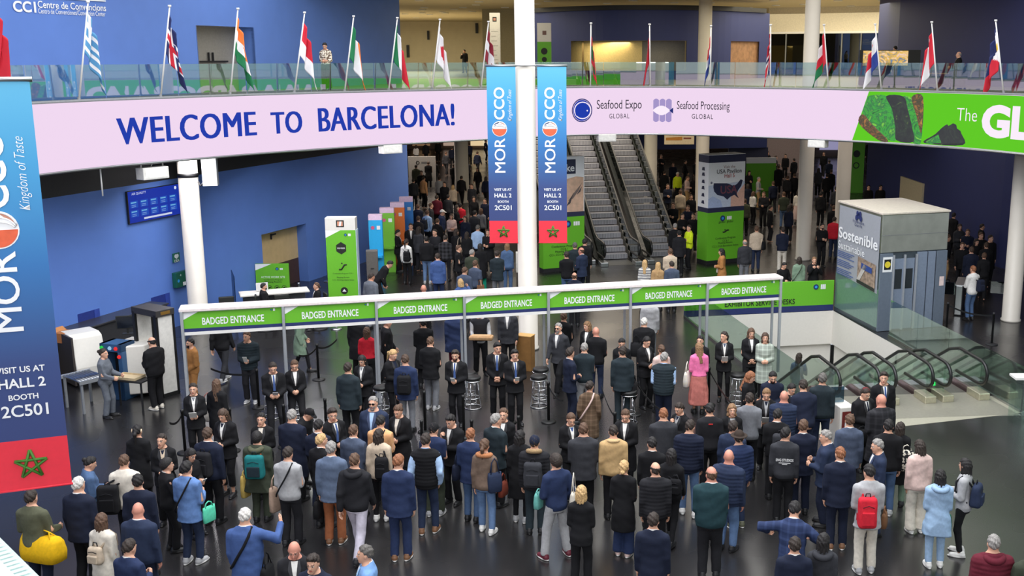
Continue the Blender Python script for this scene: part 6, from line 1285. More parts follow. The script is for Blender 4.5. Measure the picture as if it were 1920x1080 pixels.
def backpack(o, c, lab, w=.30, h=.44, d=.17, z=1.18, side=0.0, strap=None, cat='backpack', c2=None):
    bk = -.15 - d / 2 if o.data.name[:1] else 0; build = 'h' if False else 'm'
    t = thing('backpack', lab, cat, on_person(o, (side, -.125 - d / 2, z)), o.rotation_euler.z); m = fabric(c)
    xs, ys, zs = np.arange(-w / 2 - .03, w / 2 + .04, .016), np.arange(-d / 2 - .03, d / 2 + .04, .016), np.arange(-h / 2 - .03, h / 2 + .04, .016); P = grid(xs, ys, zs)
    q = [np.abs(P[0]) - w / 2 + .06, np.abs(P[1]) - (d / 2) * np.clip(1.05 - .5 * (P[2] / h + .3), .5, 1) + .05, np.abs(P[2]) - h / 2 + .07]; f = np.sqrt(sum(np.maximum(a, 0) ** 2 for a in q)) + np.minimum(np.maximum(np.maximum(q[0], q[1]), q[2]), 0) - .06 + wob(P, .003, lab)
    F = np.broadcast_to(f, (len(xs), len(ys), len(zs))).astype(np.float32).copy(); F[0] = F[-1] = 1; F[:, 0] = F[:, -1] = 1; F[:, :, 0] = F[:, :, -1] = 1
    V, Q = surface_nets(xs, ys, zs, F); b = link('bag_body', npmesh('bag_body', V, Q), t); paint(b, [m])
    m2 = fabric(c2) if c2 else fabric('k2'); MB().box((0, -d / 2 - .012, -h * .14), (w * .68, .04, h * .42)).build('front_pocket', m2 if c2 else m, t, .015)
    MB().tube([(-.04, .01, h / 2 - .01), (-.03, .01, h / 2 + .045), (.03, .01, h / 2 + .045), (.04, .01, h / 2 - .01)], .009, 6).build('grab_handle', m2, t)
    for sx in (-1, 1):
        MB().tube([(sx * w * .26, d / 2 - .02, h / 2 - .06), (sx * .105 - side, d / 2 + .05, h / 2 + .05 if z > 1.1 else .3), (sx * .115 - side, d / 2 + .14, 1.47 - z), (sx * .125 - side, d / 2 + .235, 1.36 - z), (sx * .14 - side, d / 2 + .24, 1.2 - z), (sx * w * .42, d / 2 + .04, -h / 2 + .08)], .018, 6).build('shoulder_strap', fabric(strap) if strap else m2, t)
    MB().tube([(-w * .3, -d / 2 + .0, h * .2), (0, -d / 2 - .028 + .02, h * .27), (w * .3, -d / 2 + .0, h * .2)], .006, 5).build('zip', m2, t)
    return t
def bag(o, p, c, lab, w=.34, h=.34, d=.12, handle=.22, cat='bag', rz=0.0, name='shoulder_bag', straps=True, hc=None, pat=None):
    """a bag carried by a person; p: centre in the person's own space"""
    t = thing(name, lab, cat, on_person(o, p), o.rotation_euler.z + R(rz)); m = fabric(c, pat); b = MB(); n = 8; vs = []
    for k, (z, wx, dy) in enumerate(((-.5, .86, .9), (-.46, .96, 1.05), (-.1, 1.0, 1.1), (.3, .98, .8), (.5, .95, .35))):
        for i in range(16): a = 2 * math.pi * i / 16; ca, sa = math.cos(a), math.sin(a); vs.append((math.copysign(abs(ca) ** .5, ca) * wx * w / 2, math.copysign(abs(sa) ** .5, sa) * dy * d / 2, z * h))
    fs = [(k * 16 + i, k * 16 + (i + 1) % 16, (k + 1) * 16 + (i + 1) % 16, (k + 1) * 16 + i) for k in range(4) for i in range(16)] + [tuple(range(15, -1, -1)), tuple(64 + i for i in range(16))]
    b.smooth = True; b.add(vs, fs); b.build('bag_body', m, t)
    if straps:
        for sy in (-1, 1): MB().tube([(-w * .3, sy * d * .2, h * .45), (-w * .2, 0, h / 2 + handle * .7), (0, 0, h / 2 + handle), (w * .2, 0, h / 2 + handle * .7), (w * .3, sy * d * .2, h * .45)], .010, 6).build('handle', fabric(hc) if hc else m, t)
    return t
def crossbody(o, c, side=1, wid=.014):
    """a strap worn diagonally across the back, child of its wearer"""
    p = [(side * .11, .06, 1.455), (side * .10, -.05, 1.50), (side * .08, -.145, 1.40), (side * .01, -.172, 1.26), (-side * .10, -.170, 1.08), (-side * .17, -.14, .96), (-side * .225, -.04, .88)]
    b = MB().tube(p, wid, 6).build('bag_strap', fabric(c), o); return b
def phone(o, p, lab, w=.075, h=.15, c=(22, 22, 26), rx=50, name='phone', cat='phone'):
    t = MB().box((0, 0, 0), (w, .008, h)).build(name, mat(c, .3), None, .003); t.location = on_person(o, p); t.rotation_euler = (R(-rx), 0, o.rotation_euler.z); tag(t, lab, cat); return t
# ================================================================== WHO STANDS WHERE
P_ = person; Q_ = {}
def q(k, *a, **kw): Q_[k] = P_(*a, **kw); return Q_[k]
# ---- front queue, from the nearest
q(1, 57, 919, 8, 'm', 'lift', 'short:d', 'shirt:ol', 'trousers:nv', 'man in olive-grey shirt carrying a big yellow tote at the frame corner', h=1.80)
q(2, 146, 895, 8, 'h', 'stand', 'short:w', 'blazer:nv', 'trousers:k', 'white-haired broad man in dark navy suit behind the olive-shirted man', collar='w', h=1.82)
q(3, 173, 857, 55, 'f', 'phone', 'bun:k', 'jacket:dn', 'trousers:k', 'woman in blue denim jacket with black bun beside the tall banner', hd=(0, 22), h=1.66)
q(4, 232, 852, -8, 'm', 'stand', 'crop:n', 'shirt:cr', 'trousers:k', 'man in cream shirt with ginger crop and a black backpack on one shoulder', h=1.78)
q(5, 257, 797, -5, 'f', 'hold', 'pony:k', 'coat:k', 'trousers:k', 'woman in black coat with pale hair clips facing the staff', h=1.68)
q(6, 302, 814, 160, 'f', 'hold', 'lowbun:d', 'blazer:k', 'trousers:k', 'staff woman in black suit with tied dark hair, nearest to the tall banner', collar='bg', tie='nv', h=1.70)
q(7, 257, 890, 3, 'm', 'stand', 'short:k', 'sweater:nv', 'trousers:k', 'black-haired man in navy sweater in front of the bald man', h=1.78)
q(8, 258, 942, 5, 'h', 'stand', 'bald:b', 'sweater:dd', 'trousers:nv', 'bald man in dark blue sweater with white collar at the back of the queue', collar='w', skin='e', h=1.80)
q(9, 189, 963, 18, 'f', 'relax', 'bob:n', 'coat:cr', 'trousers:lg', 'brown-haired woman in long white coat with small beige backpack', h=1.66)
q(10, 243, 1011, 22, 'm', 'phone', 'short:d', 'blazer:nb', 'trousers:nb', 'dark-haired man in blue suit cut off by the frame below the bald man', collar='w', h=1.76)
q(11, 312, 860, 50, 'm', 'chin', 'curly:k', 'jacket:k', 'trousers:k', 'person in black with curly hair holding both hands to the chin', collar='w', h=1.67)
q(12, 349, 865, 10, 'm', 'phone', 'short:k', 'blazer:bv', 'jeans:dd', 'man in bright blue blazer and jeans with black strap across his back', shoe='lg', h=1.80)
q(13, 360, 843, 125, 'f', 'phone', 'long:k', 'sweater:k', 'trousers:k', 'dark-haired woman looking over the shoulder of the bright blue blazer', hd=(0, 22), h=1.64)
q(14, 388, 802, 15, 'm', 'stand', 'short:b', 'jacket:nv', 'trousers:k', 'man in navy jacket with large black backpack facing the staff woman', h=1.82, collar='w')
q(15, 415, 769, 190, 'f', 'hold', 'long:b', 'blazer:k', 'crop:k', 'long-haired staff woman in black looking down at cards, ankles bare', collar='w', tie='nv', hd=(0, 22), h=1.76)
q(16, 361, 714, 172, 'f', 'hold', 'lowbun:d', 'blazer:k', 'trousers:k', 'staff woman in black holding white papers at the end of the gate', collar='w', tie='gy', h=1.70)
q(17, 406, 716, 5, 'f', 'stand', 'long:n', 'coat:k', 'trousers:k', 'brown-haired woman in black coat with a pale tote on her arm', h=1.66)
q(18, 356, 635, -130, 'm', 'clasp', 'short:k', 'jacket:cm', 'trousers:cm', 'bearded man in all tan jacket and trousers inside the gate end', beard=True, h=1.64)
q(19, 193, 654, 95, 'f', 'lift', 'bun:d', 'jacket:gu', 'trousers:gu', 'security woman in grey uniform beside the roller table', h=1.66)
q(20, 283, 632, -60, 'h', 'phone', 'rim:k', 'jacket:k', 'trousers:k', 'heavy man in black clothes and pale-soled shoes at the x-ray scanner', shoe='cr', h=1.78)
q(21, 481, 810, 3, 'm', 'stand', 'curly:k', 'parka:dg', 'trousers:dg', 'black-haired person in olive parka with teal and orange backpack', h=1.70)
q(22, 489, 775, 180, 'f', 'hold', 'lowbun:k', 'blazer:k', 'trousers:k', 'staff woman in black with cream blouse facing the teal and orange backpack', collar='cr', h=1.70)
q(23, 547, 768, 12, 'h', 'phone', 'short:g', 'coat:nv', 'trousers:k', 'broad grey-haired man in long dark navy coat seen from behind', h=1.82)
q(24, 585, 768, 100, 'm', 'lean', 'cap:k', 'jacket:k', 'trousers:k', 'man in black cap and black jacket bending beside the broad navy coat', hd=(0, 22), h=1.66)
q(25, 597, 787, 10, 'm', 'phone', 'short:k', 'blazer:nv', 'trousers:nv', 'black-haired man in dark navy suit leaning to the young staff man', collar='w', h=1.76)
q(26, 602, 814, 25, 'm', 'stand', 'short:y', 'blazer:k', 'trousers:k', 'blond man in black suit with white collar', collar='w', h=1.76)
q(27, 540, 838, 5, 'm', 'phone', 'short:d', 'sweater:lg', 'trousers:k2', 'man in pale grey sweater with black strap across his back', shoe='k2', h=1.78)
q(28, 620, 828, 0, 'm', 'stand', 'short:g', 'blazer:gb', 'trousers:rs', 'grey-haired man in grey-blue blazer and rust brown trousers', collar='w', h=1.86, shoe='br')
q(29, 459, 953, 5, 'h', 'raise', 'short:w', 'blazer:bl', 'trousers:nb', 'grey-haired man in blue blazer raising one hand near the frame edge', collar='w', h=1.82)
q(30, 550, 1020, 165, 'm', 'hold', 'bald:b', 'blazer:k2', 'trousers:k', 'bald man in dark suit facing the camera with a paper, cut off below', collar='w', hd=(0, 22), skin='e', h=1.78)
q(31, 585, 1041, 195, 'm', 'hold', 'quiff:d', 'blazer:nv', 'trousers:k', 'dark-haired young man facing the camera beside the bald man, cut off below', collar='w', h=1.76)
q(32, 684, 1023, -105, 'm', 'stand', 'short:s', 'blazer:lb', 'trousers:nv', 'grey-haired man in light blue blazer in profile, cut off below', collar='w', h=1.78)
q(33, 664, 850, 8, 'm', 'walk', 'thin:n', 'jacket:k2', 'trousers:lc', 'man in charcoal jacket striding in pale lilac trousers', h=1.88, shoe='k2')
q(34, 662, 796, 18, 'm', 'phone', 'thin:n', 'blazer:sl', 'trousers:k', 'thin-haired man in slate blazer behind the grey-blue blazer', h=1.78, collar='w')
q(35, 623, 766, 140, 'm', 'hold', 'quiff:d', 'blazer:k', 'trousers:k', 'young staff man in black suit with blue tie among the queue', collar='w', tie='bl', h=1.80)
q(36, 699, 744, 182, 'h', 'stand', 'short:g', 'blazer:dd', 'trousers:dd', 'grey-haired man with moustache and dark glasses in light blue shirt', collar='sk', beard=True, h=1.84)
q(37, 744, 762, 205, 'f', 'hold', 'bun:n', 'coat:k', 'trousers:k', 'staff woman in long black coat looking down next to the moustached man', collar='cr', hd=(0, 22), h=1.74)
q(38, 714, 779, 5, 'm', 'phone', 'short:k', 'sweater:pe', 'trousers:k', 'man in peach sweater with a dark strap over his shoulder', h=1.76)
q(39, 710, 805, 3, 'f', 'stand', 'bob:d', 'jacket:bg', 'slim:k', 'dark-haired woman in beige jacket with black backpack and white shoes', shoe='w', h=1.74)
q(40, 748, 852, -2, 'm', 'stand', 'short:r', 'blazer:nb', 'trousers:nb', 'ginger man in navy blue suit with tan-soled brown shoes', collar='w', h=1.86, shoe='br')
q(41, 798, 813, 2, 'm', 'pocket', 'short:d', 'vest:k', 'jeans:dd', 'man in black quilted vest over light blue shirt sleeves', h=1.84, collar='sk', shoe='br')
q(42, 814, 793, 10, 'm', 'phone', 'cap:k', 'tee:nb', 'trousers:dg', 'man in black cap and navy tee shirt with olive trousers', shoe='lg', h=1.78)
q(43, 842, 780, -150, 'm', 'chin', 'quiff:k', 'blazer:k', 'trousers:k', 'staff man in black looking down at a phone beside the black cap', collar='w', hd=(0, 22), h=1.77)
q(44, 882, 808, 12, 'm', 'hold', 'thin:r', 'blazer:nb', 'jeans:dn', 'thin-haired man in navy blazer and blue jeans with dark side bag', h=1.78)
q(45, 908, 818, 10, 'f', 'relax', 'pony:n', 'jacket:bw', 'jeans:jn', 'woman in brown shearling jacket, light jeans and white shoes', shoe='w', h=1.74)
q(46, 930, 776, 42, 'm', 'hold', 'short:g', 'blazer:dt', 'trousers:k', 'grey-haired man in dark suit turned to the staff woman', collar='w', h=1.82)
q(47, 944, 766, 190, 'f', 'stand', 'lowbun:n', 'blazer:k', 'trousers:k', 'staff woman with tied brown hair facing the grey-haired man in dark suit', collar='w', h=1.74)
q(48, 975, 809, 15, 'f', 'hold', 'bob:k', 'coat:k', 'slim:k', 'black-haired woman in black coat with white sneakers beside the dark puffer', shoe='lg', h=1.74)
q(49, 1002, 815, 12, 'm', 'stand', 'cap:nv', 'puffer:k2', 'trousers:dt', 'man in flat cap and black puffer jacket with tan fur hood and grey backpack', h=1.82)
q(50, 1042, 852, -25, 'm', 'wide', 'curly:d', 'shirt:nb', 'trousers:lg', 'curly-haired person in blue shirt and pale grey trousers standing wide', h=1.84, shoe='mr')
q(51, 1090, 911, 12, 'f', 'phone', 'bob:y', 'blazer:k', 'trousers:k', 'blonde bobbed woman in black suit near the frame edge', h=1.70, shoe='k')
q(52, 1094, 793, 0, 'h', 'phone', 'crop:n', 'blazer:ch', 'trousers:k', 'broad ginger-cropped man in charcoal blazer', h=1.84)
q(53, 1072, 777, 165, 'f', 'hold', 'lowbun:n', 'blazer:k', 'trousers:k', 'staff woman with blue scarf looking down before the charcoal blazer', collar='w', tie='bl', hd=(0, 22), h=1.72)
q(54, 1106, 715, 3, 'f', 'pocket', 'bun:d', 'coat:ob', 'trousers:gy', 'woman in brown plaid coat with pink strap', pat='check', h=1.68)
q(55, 1150, 797, 0, 'm', 'stand', 'crop:d', 'jacket:tk', 'trousers:k', 'man with shaved dark hair in tan jacket', h=1.78)
q(56, 1172, 770, 190, 'f', 'hold', 'lowbun:n', 'coat:k', 'trousers:k', 'staff woman in long black coat with white blouse beside the tan jacket', collar='w', hd=(0, 22), h=1.74)
q(57, 1244, 765, 0, 'h', 'phone', 'crop:r', 'sweater:ch', 'trousers:k', 'ginger-cropped broad man in charcoal sweater', h=1.80)
q(58, 1271, 757, -140, 'f', 'chin', 'lowbun:d', 'blazer:k', 'trousers:k', 'staff woman in black gesturing to the charcoal sweater', collar='lg', tie='nv', hd=(0, 22), h=1.72)
q(59, 1295, 787, 5, 'm', 'relax', 'crop:d', 'puffer:nv', 'jeans:jn', 'man in navy puffer and light jeans with white shoes', shoe='w', h=1.84)
q(60, 1331, 754, 5, 'm', 'stand', 'short:k', 'tee:k2', 'trousers:k', 'black-haired man in black short-sleeved shirt with red neck tab', h=1.78)
q(61, 1373, 754, 172, 'f', 'phone', 'wavy:l', 'blazer:k', 'trousers:k', 'smiling staff woman with wavy light hair in black', collar='lg', h=1.70)
q(62, 1406, 743, 8, 'm', 'hold', 'short:d', 'sweater:gy', 'trousers:k', 'man in mid-grey tee leaning on his arms before the staff', h=1.80)
q(63, 1222, 820, 2, 'm', 'stand', 'short:k', 'sweater:k', 'trousers:k', 'black-haired man in black sweater with white collar', collar='w', h=1.74)
q(64, 1170, 864, 8, 'f', 'hold', 'lowbun:y', 'coat:k', 'wide:nb', 'blonde woman in black coat and bright blue wide trousers', h=1.70, shoe='pi')
q(65, 1229, 867, 2, 'm', 'stand', 'rim:d', 'puffer:k2', 'trousers:k', 'balding man in black quilted puffer jacket', h=1.78)
q(66, 1259, 842, 22, 'f', 'walk', 'long:k', 'jacket:k', 'slim:k', 'black-haired woman in black jacket and leggings walking with black bag', h=1.72)
q(67, 1225, 962, 12, 'm', 'stand', 'short:d', 'blazer:nv', 'trousers:nv', 'dark-haired man in navy suit cut off by the frame', collar='w', h=1.78)
q(68, 1334, 875, 2, 'h', 'phone', 'rim:n', 'jacket:tl', 'trousers:k2', 'big bald man in dark teal jacket standing apart', skin='e', collar='w', h=1.90)
q(69, 1367, 843, 22, 'h', 'stand', 'bald:n', 'puffer:dd', 'jeans:jn', 'bald man in dark blue puffer and light jeans', skin='e', h=1.82)
q(70, 1386, 808, -12, 'm', 'stand', 'hat:dk', 'puffer:nb', 'jeans:dd', 'man in dark brimmed hat and blue quilted jacket', h=1.82, shoe='ol')
q(71, 1375, 789, 25, 'm', 'stand', 'short:d', 'jacket:dd', 'trousers:k', 'dark-haired man in navy jacket half hidden by the brimmed hat', h=1.78)
q(72, 1474, 801, 12, 'm', 'stand', 'short:k', 'sweater:ch', 'trousers:k', 'young man in dark grey sweatshirt with white back print', h=1.80, hd=(40, 0))
q(73, 1507, 788, 2, 'm', 'phone', 'short:n', 'blazer:nv', 'trousers:nv', 'brown-haired man in dark navy suit beside the printed sweatshirt', collar='w', h=1.82)
q(74, 1459, 767, 8, 'm', 'phone', 'short:k', 'jacket:k', 'trousers:k', 'black-haired man in black jacket with dark grey backpack', collar='w', h=1.78)
q(75, 1547, 807, -70, 'h', 'phone', 'short:g', 'blazer:dd', 'trousers:nv', 'grey-haired man in blue suit seen in profile in the queue', collar='w', h=1.80)
q(76, 1576, 838, 2, 'm', 'stand', 'thin:r', 'blazer:nv', 'trousers:nv', 'ginger balding man in dark navy suit with hanging arms', collar='w', h=1.84, shoe='br')
q(77, 1594, 777, 5, 'm', 'stand', 'short:n', 'blazer:sl', 'trousers:k', 'brown-haired man in slate suit next to the white podium', collar='w', h=1.80)
q(78, 1644, 824, -85, 'm', 'stand', 'short:g', 'blazer:dd', 'trousers:dd', 'older grey-haired man in navy blazer in profile beside the red backpack', collar='w', h=1.78)
q(79, 1629, 871, 2, 'm', 'phone', 'short:k', 'blazer:lg', 'trousers:cr', 'man in pale grey blazer and white trousers with red backpack', shoe='lg', h=1.86)
q(80, 1667, 784, 5, 'm', 'stand', 'short:k', 'sweater:k', 'jeans:dn', 'dark-haired man in black sweater and blue jeans', h=1.84, shoe='lg')
q(81, 1626, 729, 162, 'm', 'hold', 'kippah:d', 'longcoat:k', 'trousers:k', 'young man in long black coat with red skullcap', collar='w', tie='nv', hd=(0, 22), h=1.77)
q(82, 1653, 739, -18, 'h', 'hold', 'bald:n', 'coat:k2', 'trousers:k', 'bald broad man in dark checked coat facing the red skullcap', pat='check', skin='e', h=1.89)
q(83, 1658, 698, 182, 'm', 'stand', 'quiff:d', 'blazer:k', 'trousers:k', 'dark-haired man in black suit with blue tie before the escalator', collar='w', tie='bl', h=1.80)
q(84, 1543, 700, 5, 'm', 'stand', 'short:s', 'sweater:dt', 'jeans:dd', 'grey-haired man in dark grey sweater beside the escalator handrail', h=1.84)
q(85, 1506, 712, 2, 'm', 'lean', 'short:d', 'jacket:nv', 'jeans:dd', 'dark-haired man in navy jacket and jeans leaning to a staff woman', h=1.86)
q(86, 1487, 721, 155, 'f', 'hold', 'lowbun:k', 'blazer:k', 'trousers:k', 'dark-haired staff woman between the bald navy puffer and the navy jacket', collar='w', hd=(0, 22), h=1.63)
q(87, 1471, 727, 12, 'h', 'phone', 'bald:n', 'puffer:dd', 'trousers:k', 'bald man in dark navy puffer near the stairwell glass', skin='e', h=1.80)
q(88, 1450, 699, 182, 'm', 'hold', 'short:k', 'sweater:nv', 'trousers:k', 'dark-haired bearded man in navy sweater facing the camera by the gate end', beard=True, hd=(0, 22), h=1.76)
q(89, 1411, 698, 125, 'f', 'hold', 'wavy:r', 'blazer:k', 'trousers:k', 'red-haired woman in black facing the bearded man', hd=(0, 22), h=1.70)
q(90, 1437, 736, -165, 'f', 'hold', 'pony:l', 'blazer:k', 'trousers:k', 'staff woman with light ponytail smiling down at papers', collar='lg', tie='nv', hd=(0, 22), h=1.72)
q(91, 1491, 940, 18, 'm', 'elbows', 'short:k', 'blazer:nb', 'trousers:nb', 'man in blue checked suit with both elbows spread out', pat='check', collar='w', h=1.84)
q(92, 1491, 1002, 0, 'm', 'stand', 'short:d', 'blazer:nv', 'trousers:nv', 'dark-haired man in navy suit below the checked suit, cut off by the frame', collar='w', h=1.76)
q(93, 1545, 1006, 3, 'f', 'stand', 'long:k', 'jacket:ch', 'trousers:k', 'woman with long black hair in grey jacket, cut off by the frame', h=1.70)
q(94, 1724, 825, -2, 'f', 'stand', 'bob:d', 'jacket:pi', 'wide:cr', 'dark-haired woman in pale pink jacket and white trousers', shoe='w', h=1.72)
q(95, 1764, 881, 8, 'f', 'phone', 'bob:k', 'parka:pb', 'jeans:pb', 'woman in light blue puffy coat and pale jeans', shoe='w', h=1.70)
q(96, 1811, 860, -60, 'f', 'phone', 'long:k', 'sweater:lg', 'slim:k', 'dark-haired woman in pale grey top with navy backpack', shoe='w', h=1.72, hd=(0, 0))
q(97, 1864, 1005, 2, 'h', 'stand', 'short:g', 'puffer:mr', 'trousers:k', 'grey-haired man in maroon quilted jacket in the frame corner', h=1.80)
q(98, 1937, 1015, -10, 'm', 'phone', 'short:b', 'jacket:dg', 'trousers:k', 'olive sleeve of a person cut off by the frame edge', h=1.78)
q(99, 1689, 795, 12, 'f', 'stand', 'bob:d', 'coat:k', 'jeans:gn', 'dark woman half hidden behind the black sweater, carrying a patterned bag', h=1.64, shoe='k2')
# ---- between the queue and the gate
q('m1', 511, 678, 165, 'm', 'sit', 'short:d', 'blazer:k', 'trousers:k', 'young staff man with bright blue tie sitting on a stool', collar='w', tie='bl', hd=(0, 22), h=1.80)
q('m2', 552, 680, 170, 'f', 'sit', 'lowbun:n', 'blazer:k', 'trousers:k', 'staff woman in black sitting behind the second gate post', collar='w', hd=(0, 22), h=1.74)
q('m3', 462, 622, 175, 'm', 'hold', 'short:n', 'puffer:dt', 'trousers:k2', 'man in dark quilted jacket holding a white paper inside the gate', h=1.78, shoe='lg')
q('m4', 414, 590, 20, 'm', 'walk', 'short:k', 'jacket:k', 'jeans:ch', 'person in grey jeans with black and white sneakers, head hidden by the first sign', shoe='lg', h=1.78)
q('m5', 560, 582, 60, 'f', 'stride', 'long:d', 'coat:gn', 'slim:k2', 'walking person in pale green parka, head hidden by the second sign', h=1.70)
q('m6', 687, 614, 2, 'f', 'clasp', 'long:n', 'blouse:rd', 'trousers:k', 'woman with long brown hair in bright red top', h=1.70)
q('m7', 652, 680, 8, 'm', 'stand', 'short:d', 'blazer:dt', 'trousers:k', 'man in dark grey-green suit facing the masked staff woman', h=1.82)
q('m8', 677, 668, 192, 'f', 'hold', 'long:k', 'blazer:k', 'trousers:k', 'staff woman in black with dark bob leaning to the grey-green suit', collar='w', tie='gy', hd=(0, 22), h=1.72)
q('m9', 727, 596, 80, 'm', 'stride', 'short:d', 'jacket:k', 'trousers:k', 'walking man in black, head hidden by the third sign', h=1.78)
q('m10', 793, 597, 2, 'm', 'phone', 'short:k', 'coat:k', 'trousers:k', 'man in long black coat, back of the head just under the third sign', h=1.80)
q('m11', 807, 631, 8, 'm', 'hold', 'crop:n', 'blazer:k', 'trousers:gy', 'man in black jacket and grey trousers walking away from the gate', h=1.80, shoe='lg')
q('m12', 852, 580, 5, 'm', 'stand', 'short:d', 'parka:nb', 'trousers:mr', 'person in blue padded jacket and maroon trousers, head hidden by a sign', h=1.76)
q('m13', 899, 577, 165, 'm', 'lift', 'short:d', 'gilet:k2', 'trousers:k', 'man in waistcoat and tie holding a brown paper parcel, head hidden by a sign', collar='lg', h=1.82)
q('m14', 952, 572, 190, 'm', 'stand', 'short:d', 'blazer:ch', 'trousers:k', 'man in grey blazer and white shirt, head hidden by a sign above the brown box', collar='w', h=1.84)
q('m15', 739, 657, 130, 'f', 'hold', 'pony:y', 'blazer:k', 'slim:k', 'fair-haired staff woman in black turned to the navy backpack', collar='nv', hd=(0, 22), h=1.76)
q('m16', 759, 665, 5, 'm', 'stand', 'short:b', 'blazer:nb', 'jeans:gy', 'man in blue blazer and grey jeans with black backpack', h=1.80)
q('m17', 853, 657, 182, 'm', 'hold', 'quiff:d', 'blazer:k', 'trousers:k', 'bearded young staff man with blue tie standing by the fourth gate post', collar='w', tie='bl', beard=True, h=1.78)
q('m18', 933, 643, 178, 'm', 'clasp', 'quiff:k', 'blazer:k', 'trousers:k', 'young man in black suit and blue tie, taller of the pair by the stools', collar='w', tie='bl', h=1.80)
q('m19', 965, 656, 170, 'm', 'hold', 'quiff:k', 'blazer:k', 'trousers:k', 'young man in black suit and blue tie closest to the front bar stool', collar='w', tie='bl', h=1.78)
q('m20', 1047, 606, 205, 'm', 'walk', 'short:g', 'blazer:ch', 'trousers:k', 'grey-haired man in glasses and open grey blazer striding through the gate', collar='w', beard=True, h=1.80)
q('m21', 1100, 603, 205, 'f', 'stand', 'bob:l', 'blazer:k', 'trousers:k', 'light-haired woman in striped blouse and black blazer by the fifth sign', collar='w', h=1.72)
q('m22', 1117, 613, 12, 'm', 'clasp', 'bald:n', 'sweater:k', 'jeans:dd', 'bald man in black sweater and dark jeans', skin='e', h=1.80)
q('m23', 1057, 586, 25, 'm', 'phone', 'short:n', 'jacket:k', 'trousers:k', 'man in black jacket just under the fifth sign', h=1.78)
q('m24', 1069, 648, 65, 'm', 'hold', 'quiff:d', 'blazer:nv', 'trousers:nv', 'young staff man in navy suit and blue tie seen half sideways', collar='w', tie='lb', h=1.80)
q('m25', 1096, 647, 2, 'm', 'phone', 'crop:g', 'sweater:dt', 'trousers:lg', 'grey-cropped man in dark sweater and pale trousers', h=1.80)
q('m26', 1166, 636, 182, 'f', 'hold', 'lowbun:k', 'blazer:k', 'trousers:k', 'staff woman in black hidden behind the dark teal suit', collar='w', hd=(0, 22), h=1.70)
q('m27', 1167, 650, 2, 'm', 'stand', 'short:d', 'blazer:dt', 'trousers:dt', 'man in dark teal suit between two belt posts', h=1.82)
q('m28', 1215, 636, 150, 'f', 'hold', 'lowbun:k', 'blazer:k', 'trousers:k', 'tall staff woman in black suit handing something to the bare-armed woman', collar='w', hd=(0, 22), h=1.78)
q('m29', 1240, 644, -10, 'f', 'hold', 'bun:n', 'blouse:pi', 'trousers:k', 'bare-armed woman in pale pink top with brown bun', h=1.66)
q('m30', 1246, 661, 8, 'h', 'hold', 'short:g', 'vest:dt', 'trousers:nv', 'broad grey-haired man in dark quilted vest', collar='sk', h=1.80, shoe='bg')
q('m31', 1208, 596, 2, 'h', 'stand', 'short:w', 'jacket:k', 'trousers:k', 'white-haired man in black jacket just under the sixth sign', h=1.76)
q('m32', 1219, 556, 5, 'm', 'stand', 'short:d', 'blazer:lg', 'trousers:gy', 'person in light grey jacket, head hidden by the sixth sign', h=1.80)
q('m33', 1310, 643, 2, 'f', 'hold', 'long:l', 'blouse:pk', 'skirt:dp', 'long-haired woman in pink top and long red patterned skirt', h=1.72)
q('m34', 1313, 630, 182, 'f', 'hold', 'lowbun:k', 'blazer:k', 'trousers:k', 'staff woman in black hidden behind the pink and red skirt', collar='w', h=1.72)
q('m35', 1358, 622, 190, 'f', 'hold', 'pony:d', 'blazer:k', 'slim:k', 'staff woman in black suit with ponytail standing alone at the last gate bay', collar='w', tie='sl', h=1.74, hd=(40, 0))
q('m36', 1409, 620, 178, 'f', 'clasp', 'wavy:n', 'blazer:k', 'wide:k', 'woman with wavy hair in black suit and white blouse by the last gate post', collar='w', h=1.74)
q('m37', 1435, 620, 182, 'f', 'hold', 'wavy:b', 'coat:gc', 'slim:k', 'woman in grey-green plaid coat beside the last gate post', pat='check', h=1.74)
q('m38', 1499, 662, 5, 'f', 'strap', 'long:d', 'blouse:gb', 'jeans:dn', 'dark-haired woman in grey-blue top on the down escalator', h=1.66, z0=-1.44)
q('m40', 668, 588, 10, 'm', 'stand', 'short:k', 'coat:k', 'trousers:k', 'dark figure behind the third sign near the red top', h=1.7, far=True)
# ---- crowd between the gate and the escalators
q('b1', 762, 448, 10, 'f', 'stand', 'pony:d', 'shirt:w', 'trousers:k', 'woman in white top with black backpack near the orange kiosk', h=1.70)
q('b2', 820, 475, 3, 'm', 'stand', 'short:d', 'blazer:bl', 'trousers:nb', 'man in blue suit standing behind the long gate', h=1.80)
q('b3', 835, 441, 5, 'm', 'stand', 'short:d', 'shirt:k', 'jeans:k2', 'man in black and white plaid shirt', pat='plaid', h=1.76)
q('b4', 896, 422, 2, 'm', 'stand', 'short:s', 'shirt:sk', 'trousers:k', 'man in light blue shirt in the middle of the crowd', h=1.80)
q('b5', 900, 457, 5, 'f', 'stand', 'long:k', 'coat:k', 'wide:em', 'person in black coat and emerald trousers', shoe='w', h=1.74)
q('b6', 932, 470, 2, 'm', 'phone', 'short:d', 'blazer:dt', 'trousers:gy', 'man in dark jacket and grey trousers beneath the left-hung star banner', collar='w', h=1.80)
q('b7', 951, 456, 5, 'f', 'stand', 'bob:l', 'jacket:dn', 'jeans:dn', 'person in denim jacket and jeans next to the centre column', h=1.76)
q('b8', 885, 468, 8, 'm', 'phone', 'short:g', 'jacket:dg', 'trousers:k', 'grey-haired man in dark olive jacket in the crowd', h=1.76)
q('b9', 891, 488, 30, 'm', 'stand', 'short:n', 'tee:sl', 'trousers:k', 'brown-haired man in slate tee shirt with brown shoulder bag', h=1.76)
q('b10', 872, 501, 10, 'm', 'stand', 'short:n', 'sweater:sl', 'trousers:k', 'brown-haired man in slate sweater behind the gate', h=1.76)
